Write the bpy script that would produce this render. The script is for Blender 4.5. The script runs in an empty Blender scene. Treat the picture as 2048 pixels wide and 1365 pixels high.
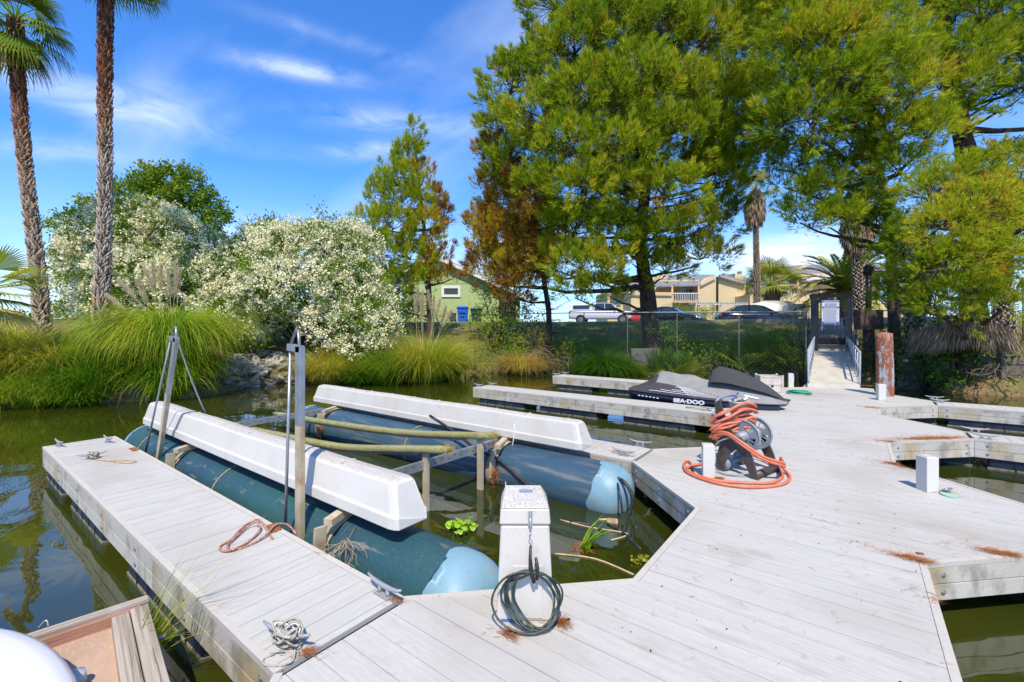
import bpy, bmesh, math, random
import numpy as np
from mathutils import Vector, Matrix, noise as mnoise

# ------------------------------------------------------------------ camera, world, sun
SC = bpy.context.scene
COL = SC.collection
F, CX, CY, EYE = 901.0, 1024.0, 656.0, 1.7
YAW = math.radians(37.3)
cd = bpy.data.cameras.new('camera'); cam = bpy.data.objects.new('camera', cd); COL.objects.link(cam)
cd.sensor_width = 36; cd.lens = 36 * F / 2048; cd.shift_y = -26.5 / 2048
cd.clip_start = 0.05; cd.clip_end = 3000
cam.location = (0, 0, EYE); cam.rotation_euler = (math.pi / 2, 0, YAW)
SC.camera = cam

SUN_EL = math.radians(56)
sun_h = Vector((0.60, -0.80))                       # horizontal direction towards the sun
sun_dir = Vector((sun_h.x * math.cos(SUN_EL), sun_h.y * math.cos(SUN_EL), math.sin(SUN_EL)))
W = bpy.data.worlds.new('World'); SC.world = W; W.use_nodes = True
nt = W.node_tree; nt.nodes.clear()
wo = nt.nodes.new('ShaderNodeOutputWorld'); bg = nt.nodes.new('ShaderNodeBackground')
sky = nt.nodes.new('ShaderNodeTexSky'); sky.sky_type = 'NISHITA'; sky.sun_disc = False
sky.sun_elevation = SUN_EL; sky.sun_rotation = math.atan2(sun_h.x, sun_h.y)
sky.air_density = 1.0; sky.dust_density = 0.4; sky.ozone_density = 3.0
bg.inputs['Strength'].default_value = 0.12
hs = nt.nodes.new('ShaderNodeHueSaturation'); hs.inputs['Saturation'].default_value = 1.05; hs.inputs['Value'].default_value = 1.25
tm = nt.nodes.new('ShaderNodeMix'); tm.data_type = 'RGBA'; tm.blend_type = 'MULTIPLY'; tm.inputs['Factor'].default_value = 1.0; tm.inputs['B'].default_value = (0.60, 0.96, 1.45, 1)
nt.links.new(sky.outputs[0], tm.inputs['A']); nt.links.new(tm.outputs['Result'], hs.inputs['Color'])
# thin cirrus: wispy noise on the sky direction
tc = nt.nodes.new('ShaderNodeTexCoord'); sx = nt.nodes.new('ShaderNodeSeparateXYZ')
nt.links.new(tc.outputs['Generated'], sx.inputs[0])
def mth(op, a, b=None, nt=nt, clamp=False):
    n = nt.nodes.new('ShaderNodeMath'); n.operation = op; n.use_clamp = clamp
    for i, v in enumerate((a, b)):
        if v is None: continue
        if isinstance(v, (int, float)): n.inputs[i].default_value = v
        else: nt.links.new(v, n.inputs[i])
    return n.outputs[0]
zz = mth('MAXIMUM', sx.outputs['Z'], 0.02); za = mth('ADD', zz, 0.18)
cxn = nt.nodes.new('ShaderNodeCombineXYZ')
nt.links.new(mth('DIVIDE', sx.outputs['X'], za), cxn.inputs[0]); nt.links.new(mth('DIVIDE', sx.outputs['Y'], za), cxn.inputs[1])
mp = nt.nodes.new('ShaderNodeMapping'); mp.inputs['Rotation'].default_value = (0, 0, math.radians(-62)); mp.inputs['Scale'].default_value = (0.55, 1.25, 1)
mp.inputs['Location'].default_value = (3.1, 1.7, 0)
nt.links.new(cxn.outputs[0], mp.inputs['Vector'])
n1 = nt.nodes.new('ShaderNodeTexNoise'); n1.inputs['Scale'].default_value = 1.15; n1.inputs['Detail'].default_value = 7; n1.inputs['Roughness'].default_value = 0.52; n1.inputs['Distortion'].default_value = 0.35
nt.links.new(mp.outputs[0], n1.inputs['Vector'])
mr = nt.nodes.new('ShaderNodeMapRange'); mr.inputs['From Min'].default_value = 0.50; mr.inputs['From Max'].default_value = 0.78
nt.links.new(n1.outputs['Fac'], mr.inputs['Value'])
hz = nt.nodes.new('ShaderNodeMapRange'); hz.inputs['From Min'].default_value = 0.30; hz.inputs['From Max'].default_value = 0.0
hz.inputs['To Min'].default_value = 0.0; hz.inputs['To Max'].default_value = 0.34
nt.links.new(sx.outputs['Z'], hz.inputs['Value'])
acc = mth('MULTIPLY', mr.outputs[0], 0.42)
def skydir(px, py): return Vector((-math.sin(YAW) + math.cos(YAW) * (px - CX) / F, math.cos(YAW) + math.sin(YAW) * (px - CX) / F, (CY - py) / F)).normalized()
n3 = nt.nodes.new('ShaderNodeTexNoise'); n3.inputs['Scale'].default_value = 9; n3.inputs['Detail'].default_value = 8; n3.inputs['Roughness'].default_value = 0.6; n3.inputs['Distortion'].default_value = 0.8
mp3 = nt.nodes.new('ShaderNodeMapping'); mp3.inputs['Rotation'].default_value = (0, 0, YAW); mp3.inputs['Scale'].default_value = (0.5, 1, 2.6)
nt.links.new(tc.outputs['Generated'], mp3.inputs[0]); nt.links.new(mp3.outputs[0], n3.inputs['Vector'])
mr3 = nt.nodes.new('ShaderNodeMapRange'); mr3.inputs['From Min'].default_value = 0.32; mr3.inputs['From Max'].default_value = 0.72; nt.links.new(n3.outputs['Fac'], mr3.inputs['Value'])
for (px, py, wa, wb, tl, st) in [(600, 140, 90, 15, 0.03, 1.1), (180, 195, 190, 26, -0.03, 0.65), (290, 200, 80, 30, 0.35, 0.35), (800, 240, 150, 24, 0.02, 0.75), (740, 300, 80, 18, 0.15, 0.7), (700, 85, 160, 12, -0.1, 0.35), (600, 470, 260, 32, 0.03, 0.8), (1540, 520, 150, 42, 0.05, 1.7), (990, 510, 120, 42, 0.0, 1.3), (40, 290, 130, 16, 0.1, 0.5), (60, 560, 170, 46, 0, 1.0)]:
    c_ = skydir(px, py); t1 = Vector((0, 0, 1)).cross(c_).normalized() * -1; t2 = c_.cross(t1).normalized() * 1.0
    if t2.z < 0: t2 = -t2
    u_ = t1 * math.cos(tl) + t2 * math.sin(tl); v_ = t2 * math.cos(tl) - t1 * math.sin(tl)
    outs = []
    for vec, wd in ((u_, wa), (v_, wb)):
        dp = nt.nodes.new('ShaderNodeVectorMath'); dp.operation = 'DOT_PRODUCT'; dp.inputs[1].default_value = vec; nt.links.new(tc.outputs['Generated'], dp.inputs[0])
        q = mth('DIVIDE', dp.outputs['Value'], wd / F * 0.9); outs.append(mth('MULTIPLY', q, q))
    fr = nt.nodes.new('ShaderNodeVectorMath'); fr.operation = 'DOT_PRODUCT'; fr.inputs[1].default_value = c_; nt.links.new(tc.outputs['Generated'], fr.inputs[0])
    ex = mth('POWER', 2.718, mth('MULTIPLY', mth('ADD', outs[0], outs[1]), -1.0))
    acc = mth('ADD', acc, mth('MULTIPLY', mth('MULTIPLY', mth('MULTIPLY', ex, mth('GREATER_THAN', fr.outputs['Value'], 0.3)), mr3.outputs[0]), st * 0.8))
fac = mth('ADD', acc, hz.outputs[0], clamp=True)
mixw = nt.nodes.new('ShaderNodeMix'); mixw.data_type = 'RGBA'
nt.links.new(fac, mixw.inputs['Factor']); nt.links.new(hs.outputs[0], mixw.inputs['A']); mixw.inputs['B'].default_value = (6.6, 7.4, 8.6, 1)
nt.links.new(mixw.outputs['Result'], bg.inputs['Color']); nt.links.new(bg.outputs[0], wo.inputs[0])

sl = bpy.data.lights.new('sun', 'SUN'); sl.energy = 4.8; sl.angle = math.radians(0.5); sl.color = (1.0, 0.88, 0.70)
so = bpy.data.objects.new('sun', sl); COL.objects.link(so)
so.rotation_euler = sun_dir.to_track_quat('Z', 'Y').to_euler()
SC.view_settings.view_transform = 'Standard'; SC.view_settings.look = 'None'
SC.view_settings.exposure = 0.38; SC.view_settings.gamma = 1.0
SC.render.engine = 'CYCLES'

# ------------------------------------------------------------------ helpers
_s, _c = math.sin(YAW), math.cos(YAW)
def PD(x, y, d):
    u = (x - CX) / F; v = (CY - y) / F
    return Vector((d * (-_s + _c * u), d * (_c + _s * u), EYE + d * v))
def PZ(x, y, z=0.0):
    return PD(x, y, F * (EYE - z) / (y - CY))
def PY(x, y, Y):
    u = (x - CX) / F
    return PD(x, y, Y / (_c + _s * u))
def gxy(x, d):                      # ground xy at picture column x and depth d
    p = PD(x, CY, d); return p.x, p.y
RIGHT = Vector((_c, _s, 0)); FWD = Vector((-_s, _c, 0)); UP = Vector((0, 0, 1))

def tag(o, label=None, cat=None, group=None, kind=None):
    if label: o['label'] = label
    if cat: o['category'] = cat
    if group: o['group'] = group
    if kind: o['kind'] = kind
    return o
def thing(name, label, cat, loc=(0, 0, 0), rz=0.0, group=None):
    o = bpy.data.objects.new(name, None); COL.objects.link(o)
    o.location = loc; o.rotation_euler = (0, 0, rz); o.empty_display_size = 0.2
    return tag(o, label, cat, group)
def copy_tree(o, parent=None):
    c = o.copy(); COL.objects.link(c)
    c.parent = parent
    for ch in list(o.children): copy_tree(ch, c)
    return c

class MB:
    def __init__(s): s.v = []; s.f = []; s.sm = []
    def add(s, vs, fs, smooth=False):
        b = len(s.v); s.v += [tuple(v) for v in vs]
        for f in fs: s.f.append(tuple(i + b for i in f)); s.sm.append(smooth)
        return s
    def box(s, c, d, rz=0.0, R=None, bev=0.0):
        x, y, z = d[0] / 2, d[1] / 2, d[2] / 2
        M = R if R is not None else Matrix.Rotation(rz, 3, 'Z')
        c = Vector(c)
        if bev <= 0:
            P = [(-x, -y, -z), (x, -y, -z), (x, y, -z), (-x, y, -z), (-x, -y, z), (x, -y, z), (x, y, z), (-x, y, z)]
            Fs = [(3, 2, 1, 0), (4, 5, 6, 7), (0, 1, 5, 4), (1, 2, 6, 5), (2, 3, 7, 6), (3, 0, 4, 7)]
            return s.add([c + M @ Vector(p) for p in P], Fs)
        bm = bmesh.new(); bmesh.ops.create_cube(bm, size=1)
        for v in bm.verts: v.co = Vector((v.co.x * d[0], v.co.y * d[1], v.co.z * d[2]))
        bmesh.ops.bevel(bm, geom=bm.edges[:], offset=bev, segments=2, affect='EDGES', profile=0.5)
        bm.verts.index_update()
        s.add([c + M @ v.co for v in bm.verts], [[v.index for v in f.verts] for f in bm.faces]); bm.free()
        return s
    def bar(s, a, b, w, h=None, up=UP, bev=0.0):
        a, b = Vector(a), Vector(b); h = h or w
        d = b - a; L = d.length
        if L < 1e-6: return s
        X = d.normalized(); U = Vector(up)
        if abs(X.dot(U)) > 0.98: U = Vector((1, 0, 0))
        Y = U.cross(X).normalized(); Z = X.cross(Y)
        R = Matrix((X, Y, Z)).transposed()
        return s.box((a + b) / 2, (L, w, h), R=R, bev=bev)
    def tube(s, pts, r, n=8, cap=True, smooth=True, jitter=0.0):
        pts = [Vector(p) for p in pts]; m = len(pts)
        rs = r if hasattr(r, '__len__') else [r] * m
        vs = []; U = None
        for i in range(m):
            t = (pts[min(i + 1, m - 1)] - pts[max(i - 1, 0)]).normalized()
            if U is None:
                U = t.orthogonal().normalized()
            else:
                U = (U - t * U.dot(t))
                U = U.normalized() if U.length > 1e-5 else t.orthogonal().normalized()
            V = t.cross(U)
            for k in range(n):
                a = 2 * math.pi * k / n
                rr = rs[i] * (1 + (random.uniform(-jitter, jitter) if jitter else 0))
                vs.append(pts[i] + (U * math.cos(a) + V * math.sin(a)) * rr)
        fs = [(i * n + k, i * n + (k + 1) % n, (i + 1) * n + (k + 1) % n, (i + 1) * n + k) for i in range(m - 1) for k in range(n)]
        if cap: fs += [tuple(range(n - 1, -1, -1)), tuple((m - 1) * n + k for k in range(n))]
        return s.add(vs, fs, smooth)
    def loft(s, rings, smooth=False, caps=True, closed=True):
        n = len(rings[0]); m = len(rings); vs = [p for r in rings for p in r]
        kk = n if closed else n - 1
        fs = [(i * n + k, i * n + (k + 1) % n, (i + 1) * n + (k + 1) % n, (i + 1) * n + k) for i in range(m - 1) for k in range(kk)]
        if caps: fs += [tuple(range(n - 1, -1, -1)), tuple((m - 1) * n + k for k in range(n))]
        return s.add(vs, fs, smooth)
    def prism(s, poly, z0, z1):
        n = len(poly)
        vs = [(p[0], p[1], z0) for p in poly] + [(p[0], p[1], z1) for p in poly]
        return s.add(vs, [tuple(range(n - 1, -1, -1)), tuple(range(n, 2 * n))] + [(k, (k + 1) % n, n + (k + 1) % n, n + k) for k in range(n)])
    def build(s, name, m, parent=None, bevel=0.0, shade=None):
        me = bpy.data.meshes.new(name); me.from_pydata(s.v, [], s.f); me.validate(); me.update()
        if len(me.polygons) == len(s.sm): me.polygons.foreach_set('use_smooth', s.sm)
        if m: me.materials.append(m)
        o = bpy.data.objects.new(name, me); COL.objects.link(o)
        if parent: o.parent = parent
        if bevel > 0:
            md = o.modifiers.new('bevel', 'BEVEL'); md.width = bevel; md.segments = 2; md.limit_method = 'ANGLE'; md.angle_limit = math.radians(40)
        return o

def fixn(o):
    bm = bmesh.new(); bm.from_mesh(o.data); bmesh.ops.recalc_face_normals(bm, faces=bm.faces[:]); bm.to_mesh(o.data); bm.free(); return o

def np_mesh(name, V, Fc, m, parent=None, tint=None, smooth=False):
    """V (n,3); Fc (k,3|4)"""
    me = bpy.data.meshes.new(name); k = Fc.shape[1]
    me.vertices.add(len(V)); me.vertices.foreach_set('co', np.ascontiguousarray(V, dtype=np.float32).ravel())
    me.loops.add(Fc.size); me.loops.foreach_set('vertex_index', np.ascontiguousarray(Fc, dtype=np.int32).ravel())
    me.polygons.add(len(Fc)); me.polygons.foreach_set('loop_start', np.arange(0, Fc.size, k, dtype=np.int32))
    me.polygons.foreach_set('use_smooth', np.full(len(Fc), smooth))
    if tint is not None:
        a = me.attributes.new('tint', 'FLOAT', 'FACE'); a.data.foreach_set('value', np.ascontiguousarray(tint, dtype=np.float32))
    me.update(calc_edges=True)
    me.materials.append(m)
    o = bpy.data.objects.new(name, me); COL.objects.link(o)
    if parent: o.parent = parent
    return o
def unit(a): return a / np.maximum(np.linalg.norm(a, axis=-1, keepdims=True), 1e-9)

RNG = np.random.default_rng(7)
random.seed(11)
def needle_tufts(C, D, nb, L, w, spread, tint, tjit=0.08, rng=RNG):
    """tufts at C(n,3), axis D(n,3): nb needles each; returns V,F,tint"""
    n = len(C)
    Cb = np.repeat(C, nb, 0); Db = unit(np.repeat(D, nb, 0) + spread * rng.normal(size=(n * nb, 3)))
    Lb = L * rng.uniform(0.6, 1.15, (n * nb, 1))
    S = unit(np.cross(Db, rng.normal(size=(n * nb, 3)))) * w / 2
    V = np.empty((n * nb, 3, 3)); V[:, 0] = Cb - S; V[:, 1] = Cb + S; V[:, 2] = Cb + Db * Lb
    Fc = np.arange(n * nb * 3).reshape(-1, 3)
    return V.reshape(-1, 3), Fc, np.repeat(tint, nb) + rng.normal(size=n * nb) * tjit
def leaf_quads(C, D, L, w, tint, tjit=0.06, rng=RNG, droop=0.0):
    """pointed leaves (kite) at C along D"""
    n = len(C); D = unit(D); S = unit(np.cross(D, rng.normal(size=(n, 3)))) * (w / 2)
    Lb = L * rng.uniform(0.6, 1.2, (n, 1))
    V = np.empty((n, 4, 3)); V[:, 0] = C; V[:, 1] = C + D * Lb * 0.45 + S; V[:, 2] = C + D * Lb; V[:, 3] = C + D * Lb * 0.45 - S
    V[:, 2, 2] -= droop * Lb[:, 0]
    return V.reshape(-1, 3), np.arange(n * 4).reshape(-1, 4), tint + rng.normal(size=n) * tjit
def merge(parts):
    Vs, Fs, Ts = [], [], []; b = 0
    for V, Fc, T in parts:
        Vs.append(V); Fs.append(Fc + b); Ts.append(T); b += len(V)
    return np.concatenate(Vs), np.concatenate(Fs), np.concatenate(Ts)
def blades(base, az, L, w, tilt, droop, tint, seg=5, rng=RNG, tjit=0.07, up0=1.0):
    """curved grass blades; base(n,3), az(n), L(n), tilt(n) start angle from vertical, droop(n) extra bending"""
    n = len(base); t = np.linspace(0, 1, seg + 1)
    ang = tilt[:, None] + droop[:, None] * t[None, :] ** 1.3
    dl = (L / seg)[:, None]
    h = np.concatenate([np.zeros((n, 1)), np.cumsum(np.sin(ang[:, :-1]) * dl, 1)], 1)
    v = np.concatenate([np.zeros((n, 1)), np.cumsum(np.cos(ang[:, :-1]) * dl, 1)], 1)
    ca, sa = np.cos(az)[:, None], np.sin(az)[:, None]
    P = np.stack([base[:, None, 0] + h * ca, base[:, None, 1] + h * sa, base[:, None, 2] + v], -1)
    tw = rng.uniform(-0.9, 0.9, n)[:, None]
    S = np.stack([-np.sin(az[:, None] + tw) + 0 * t, np.cos(az[:, None] + tw) + 0 * t, 0 * h], -1)
    wd = (w * (1 - 0.92 * t ** 1.5) * np.minimum(1, 0.5 + 3 * t))[None, :, None] / 2
    V = np.stack([P - S * wd, P + S * wd], 2)                       # n,seg+1,2,3
    idx = np.arange(n)[:, None] * (seg + 1) * 2 + np.arange(seg)[None, :] * 2
    Fc = np.stack([idx, idx + 1, idx + 3, idx + 2], -1).reshape(-1, 4)
    T = np.repeat(tint + rng.normal(size=n) * tjit, seg)
    return V.reshape(-1, 3), Fc, T

# ------------------------------------------------------------------ materials
def mat(name, base, rough=0.6, var=(), bump=None, metal=0.0, spec=0.5, coat=0.0, stretch=(1, 1, 1), trans=0.0, ramp=None, coord='Object', rot=0.0, island=0.0, objrand=0.0):
    """var: list of (scale, detail, lo, hi, colour, stretch) noise-masked overlays; bump: list (scale, dist, stretch)"""
    m = bpy.data.materials.new(name); m.use_nodes = True; t = m.node_tree; t.nodes.clear()
    out = t.nodes.new('ShaderNodeOutputMaterial'); b = t.nodes.new('ShaderNodeBsdfPrincipled')
    b.inputs['Roughness'].default_value = rough; b.inputs['Metallic'].default_value = metal
    b.inputs['Specular IOR Level'].default_value = spec; b.inputs['Coat Weight'].default_value = coat
    tcn = t.nodes.new('ShaderNodeTexCoord'); tcn_out = tcn.outputs[coord]
    if rot:
        rv = t.nodes.new('ShaderNodeVectorRotate'); rv.rotation_type = 'Z_AXIS'; rv.inputs['Angle'].default_value = -rot; t.links.new(tcn_out, rv.inputs['Vector']); tcn_out = rv.outputs[0]
    if ramp:
        at = t.nodes.new('ShaderNodeAttribute'); at.attribute_name = 'tint'
        cr = t.nodes.new('ShaderNodeValToRGB'); e = cr.color_ramp.elements
        while len(e) > 1: e.remove(e[-1])
        e[0].position = ramp[0][0]; e[0].color = (*ramp[0][1], 1)
        for p, c in ramp[1:]: k = e.new(p); k.color = (*c, 1)
        t.links.new(at.outputs['Fac'], cr.inputs[0]); cur = cr.outputs[0]
    else:
        rgb = t.nodes.new('ShaderNodeRGB'); rgb.outputs[0].default_value = (*base, 1); cur = rgb.outputs[0]
    for v in var:
        sc, det, lo, hi, col = v[:5]; st = v[5] if len(v) > 5 else (1, 1, 1)
        mpn = t.nodes.new('ShaderNodeMapping'); mpn.inputs['Scale'].default_value = st
        mpn.inputs['Location'].default_value = (random.uniform(-9, 9),) * 3
        nn = t.nodes.new('ShaderNodeTexNoise'); nn.inputs['Scale'].default_value = sc; nn.inputs['Detail'].default_value = det
        rr = t.nodes.new('ShaderNodeMapRange'); rr.inputs['From Min'].default_value = lo; rr.inputs['From Max'].default_value = hi
        rr.inputs['To Max'].default_value = v[6] if len(v) > 6 else 1.0
        mx = t.nodes.new('ShaderNodeMix'); mx.data_type = 'RGBA'; mx.inputs['B'].default_value = (*col, 1)
        t.links.new(tcn_out, mpn.inputs[0]); t.links.new(mpn.outputs[0], nn.inputs['Vector']); t.links.new(nn.outputs['Fac'], rr.inputs['Value'])
        t.links.new(rr.outputs[0], mx.inputs['Factor']); t.links.new(cur, mx.inputs['A']); cur = mx.outputs['Result']
    if island or objrand:
        gn = t.nodes.new('ShaderNodeNewGeometry' if island else 'ShaderNodeObjectInfo'); am = island or objrand
        mm = t.nodes.new('ShaderNodeMapRange'); mm.inputs['To Min'].default_value = 1 - am; mm.inputs['To Max'].default_value = 1 + am * 0.6
        t.links.new(gn.outputs['Random Per Island' if island else 'Random'], mm.inputs['Value'])
        vm = t.nodes.new('ShaderNodeVectorMath'); vm.operation = 'SCALE'; t.links.new(cur, vm.inputs[0]); t.links.new(mm.outputs[0], vm.inputs['Scale']); cur = vm.outputs[0]
    t.links.new(cur, b.inputs['Base Color'])
    nrm = None
    for bb in (bump or ()):
        sc, dist = bb[:2]; st = bb[2] if len(bb) > 2 else (1, 1, 1)
        mpn = t.nodes.new('ShaderNodeMapping'); mpn.inputs['Scale'].default_value = st
        nn = t.nodes.new('ShaderNodeTexNoise'); nn.inputs['Scale'].default_value = sc; nn.inputs['Detail'].default_value = 5
        bp = t.nodes.new('ShaderNodeBump'); bp.inputs['Distance'].default_value = dist; bp.inputs['Strength'].default_value = 0.8
        t.links.new(tcn_out, mpn.inputs[0]); t.links.new(mpn.outputs[0], nn.inputs['Vector']); t.links.new(nn.outputs['Fac'], bp.inputs['Height'])
        if nrm: t.links.new(nrm, bp.inputs['Normal'])
        nrm = bp.outputs[0]
    if nrm: t.links.new(nrm, b.inputs['Normal'])
    sh = b.outputs[0]
    if trans > 0:
        tr = t.nodes.new('ShaderNodeBsdfTranslucent'); t.links.new(cur, tr.inputs['Color'])
        ms = t.nodes.new('ShaderNodeMixShader'); ms.inputs[0].default_value = trans
        t.links.new(sh, ms.inputs[1]); t.links.new(tr.outputs[0], ms.inputs[2]); sh = ms.outputs[0]
    t.links.new(sh, out.inputs[0])
    m['_nodes'] = 1
    return m

M = {}
M['deck'] = mat('deck_board', (0.46, 0.45, 0.405), 0.62, var=[
    (1.0, 4, 0.3, 0.75, (0.50, 0.49, 0.44), (0.4, 9, 1)), (3.0, 5, 0.45, 0.85, (0.36, 0.335, 0.305), (0.5, 22, 1), 0.5),
    (0.8, 9, 0.50, 0.70, (0.33, 0.29, 0.22), (1, 1, 1), 0.6), (5, 8, 0.60, 0.72, (0.28, 0.24, 0.18), (0.5, 1.6, 1), 0.5), (38, 2, 0.70, 0.80, (0.42, 0.38, 0.33), (1, 1, 1), 0.5),
    (60, 3, 0.35, 0.75, (0.40, 0.39, 0.385), (0.25, 1, 1), 0.6), (1.2, 2, 0.46, 0.60, (0.36, 0.35, 0.33), (0.12, 55, 1), 0.22)], bump=[(40, 0.0015, (0.08, 1, 1)), (160, 0.0006)], island=0.022)
def deck_stain(m, pts):
    t = m.node_tree; b = [n for n in t.nodes if n.type == 'BSDF_PRINCIPLED'][0]; cur = b.inputs['Base Color'].links[0].from_socket
    tc_ = t.nodes.new('ShaderNodeTexCoord'); nn = t.nodes.new('ShaderNodeTexNoise'); nn.inputs['Scale'].default_value = 11; nn.inputs['Detail'].default_value = 8; t.links.new(tc_.outputs['Object'], nn.inputs['Vector'])
    for (x, y, rx, ry, st, col) in pts:
        mpn = t.nodes.new('ShaderNodeMapping'); mpn.inputs['Location'].default_value = (-x / rx, -y / ry, 0); mpn.inputs['Scale'].default_value = (1 / rx, 1 / ry, 0); t.links.new(tc_.outputs['Object'], mpn.inputs[0])
        ln = t.nodes.new('ShaderNodeVectorMath'); ln.operation = 'LENGTH'; t.links.new(mpn.outputs[0], ln.inputs[0])
        f_ = mth('MULTIPLY', mth('MULTIPLY', mth('SUBTRACT', mth('ADD', mth('SUBTRACT', 1.0, ln.outputs['Value'], t, True), nn.outputs['Fac'], t), 0.62, t, True), 4.0, t, True), st, t)
        mx = t.nodes.new('ShaderNodeMix'); mx.data_type = 'RGBA'; mx.inputs['B'].default_value = (*col, 1); t.links.new(f_, mx.inputs['Factor']); t.links.new(cur, mx.inputs['A']); cur = mx.outputs['Result']
    t.links.new(cur, b.inputs['Base Color'])
_st = (0.34, 0.30, 0.23)
deck_stain(M['deck'], [(PZ(x, y).x, PZ(x, y).y, a, b2, st, _st) for x, y, a, b2, st in ((1450, 1100, .16, .14, .38), (1480, 1120, .10, .2, .25), (1650, 860, .5, .3, .2), (1300, 1290, .12, .1, .15), (1760, 1180, .15, .1, .15), (1620, 800, .5, .4, .25), (1900, 1060, .3, .2, .15))])
M['fascia'] = mat('weathered_fascia', (0.46, 0.44, 0.38), 0.7, var=[
    (2.0, 6, 0.42, 0.72, (0.40, 0.37, 0.30), (1, 1, 1), 0.8), (1.6, 7, 0.50, 0.64, (0.36, 0.27, 0.11), (1.5, 1.5, 0.4), 0.75),
    (7, 8, 0.50, 0.66, (0.20, 0.185, 0.14), (1, 1, 0.6), 0.7), (70, 2, 0.62, 0.72, (0.20, 0.19, 0.16), (1, 1, 1), 0.6)], bump=[(30, 0.003), (110, 0.001)], objrand=0.08)
M['cap'] = mat('edge_board', (0.45, 0.42, 0.37), 0.7, var=[
    (5, 6, 0.45, 0.75, (0.50, 0.47, 0.40), (1, 1, 1), 0.8), (45, 3, 0.60, 0.72, (0.25, 0.22, 0.17), (1, 1, 1), 0.6)], bump=[(60, 0.002)])
M['float'] = mat('black_float', (0.012, 0.016, 0.03), 0.42, var=[(3, 5, 0.5, 0.8, (0.10, 0.11, 0.12), (1, 1, 1), 0.5)], bump=[(25, 0.002)])
M['slime'] = mat('float_waterline', (0.22, 0.20, 0.14), 0.8, var=[(12, 4, 0.4, 0.7, (0.08, 0.09, 0.05))])
M['galv'] = mat('galvanised_steel', (0.42, 0.44, 0.46), 0.42, metal=0.7, var=[(8, 4, 0.4, 0.7, (0.30, 0.32, 0.34)), (2.5, 4, 0.55, 0.7, (0.36, 0.30, 0.22), (1, 1, 1), 0.6)], bump=[(60, 0.001)])
M['alu'] = mat('cast_aluminium', (0.30, 0.31, 0.32), 0.6, metal=0.3, var=[(20, 4, 0.4, 0.7, (0.32, 0.33, 0.35))])
M['dirtysteel'] = mat('stained_steel', (0.50, 0.43, 0.30), 0.6, metal=0.15, var=[(6, 5, 0.4, 0.7, (0.36, 0.30, 0.19)), (3, 4, 0.58, 0.72, (0.30, 0.13, 0.05), (1, 1, 1), 0.8)], bump=[(50, 0.001)])
M['rust'] = mat('rust', (0.30, 0.10, 0.03), 0.85, var=[(20, 5, 0.4, 0.65, (0.14, 0.05, 0.02))], bump=[(60, 0.004)])
M['plastic_white'] = mat('white_plastic', (0.56, 0.545, 0.50), 0.35, var=[(3, 5, 0.5, 0.8, (0.47, 0.44, 0.40), (1, 1, 1), 0.7), (60, 2, 0.68, 0.76, (0.3, 0.28, 0.25), (1, 1, 1), 0.6)], bump=[(4, 0.004)])
M['plastic_dirty'] = mat('grimy_white_plastic', (0.52, 0.50, 0.455), 0.45, var=[(2.5, 6, 0.5, 0.75, (0.45, 0.42, 0.33), (1, 1, 0.4), 0.7), (14, 5, 0.58, 0.75, (0.38, 0.36, 0.30), (1, 1, 1), 0.5), (95, 2, 0.66, 0.76, (0.22, 0.18, 0.14), (1, 1, 1), 0.7)], bump=[(5, 0.003)])
M['lid_dirty'] = mat('lichen_specked_plastic', (0.50, 0.48, 0.44), 0.6, var=[(9, 6, 0.42, 0.70, (0.46, 0.42, 0.36), (1, 1, 1), 0.7), (120, 3, 0.53, 0.62, (0.16, 0.12, 0.09), (1, 1, 1), 0.75)], bump=[(100, 0.001)])
M['tank_blue'] = mat('blue_tank', (0.028, 0.078, 0.12), 0.5, var=[(3.5, 9, 0.45, 0.75, (0.065, 0.095, 0.115), (0.35, 1, 2.5), 0.8), (5, 10, 0.52, 0.68, (0.22, 0.20, 0.17), (0.3, 1, 3.5), 0.55), (1.2, 8, 0.55, 0.75, (0.015, 0.035, 0.08), (0.4, 1, 2), 0.8), (40, 4, 0.55, 0.75, (0.03, 0.08, 0.11), (1, 1, 1), 0.5)], bump=[(9, 0.004)])
M['tank_green'] = mat('green_blue_tank', (0.020, 0.078, 0.075), 0.5, var=[(0.5, 3, 0.40, 0.60, (0.014, 0.048, 0.085), (0.7, 0, 0), 0.9), (45, 6, 0.50, 0.75, (0.075, 0.12, 0.095), (1, 1, 0.25), 0.45), (7, 9, 0.62, 0.72, (0.28, 0.24, 0.20), (0.5, 1, 2.5), 0.55), (2.0, 6, 0.55, 0.75, (0.02, 0.075, 0.10), (1, 1, 1), 0.6)], bump=[(9, 0.004)])
M['tank_light'] = mat('pale_blue_paint', (0.18, 0.32, 0.40), 0.5, var=[(3.5, 6, 0.46, 0.66, (0.14, 0.27, 0.31), (1, 1, 2), 0.7), (5, 6, 0.54, 0.72, (0.28, 0.25, 0.20), (1, 1, 1.8), 0.7), (60, 3, 0.62, 0.74, (0.16, 0.14, 0.12), (1, 1, 1), 0.6)], bump=[(14, 0.003)])
M['strap'] = mat('tan_strap', (0.48, 0.36, 0.20), 0.8, var=[(8, 5, 0.45, 0.7, (0.28, 0.20, 0.11))])
M['carpet'] = mat('mossy_bunk_carpet', (0.26, 0.25, 0.11), 0.95, var=[(6, 5, 0.4, 0.7, (0.20, 0.21, 0.06)), (90, 3, 0.5, 0.65, (0.40, 0.37, 0.18), (1, 1, 1), 0.6), (25, 4, 0.55, 0.7, (0.10, 0.09, 0.05), (1, 1, 1), 0.7)], bump=[(90, 0.006), (25, 0.006)])
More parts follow.
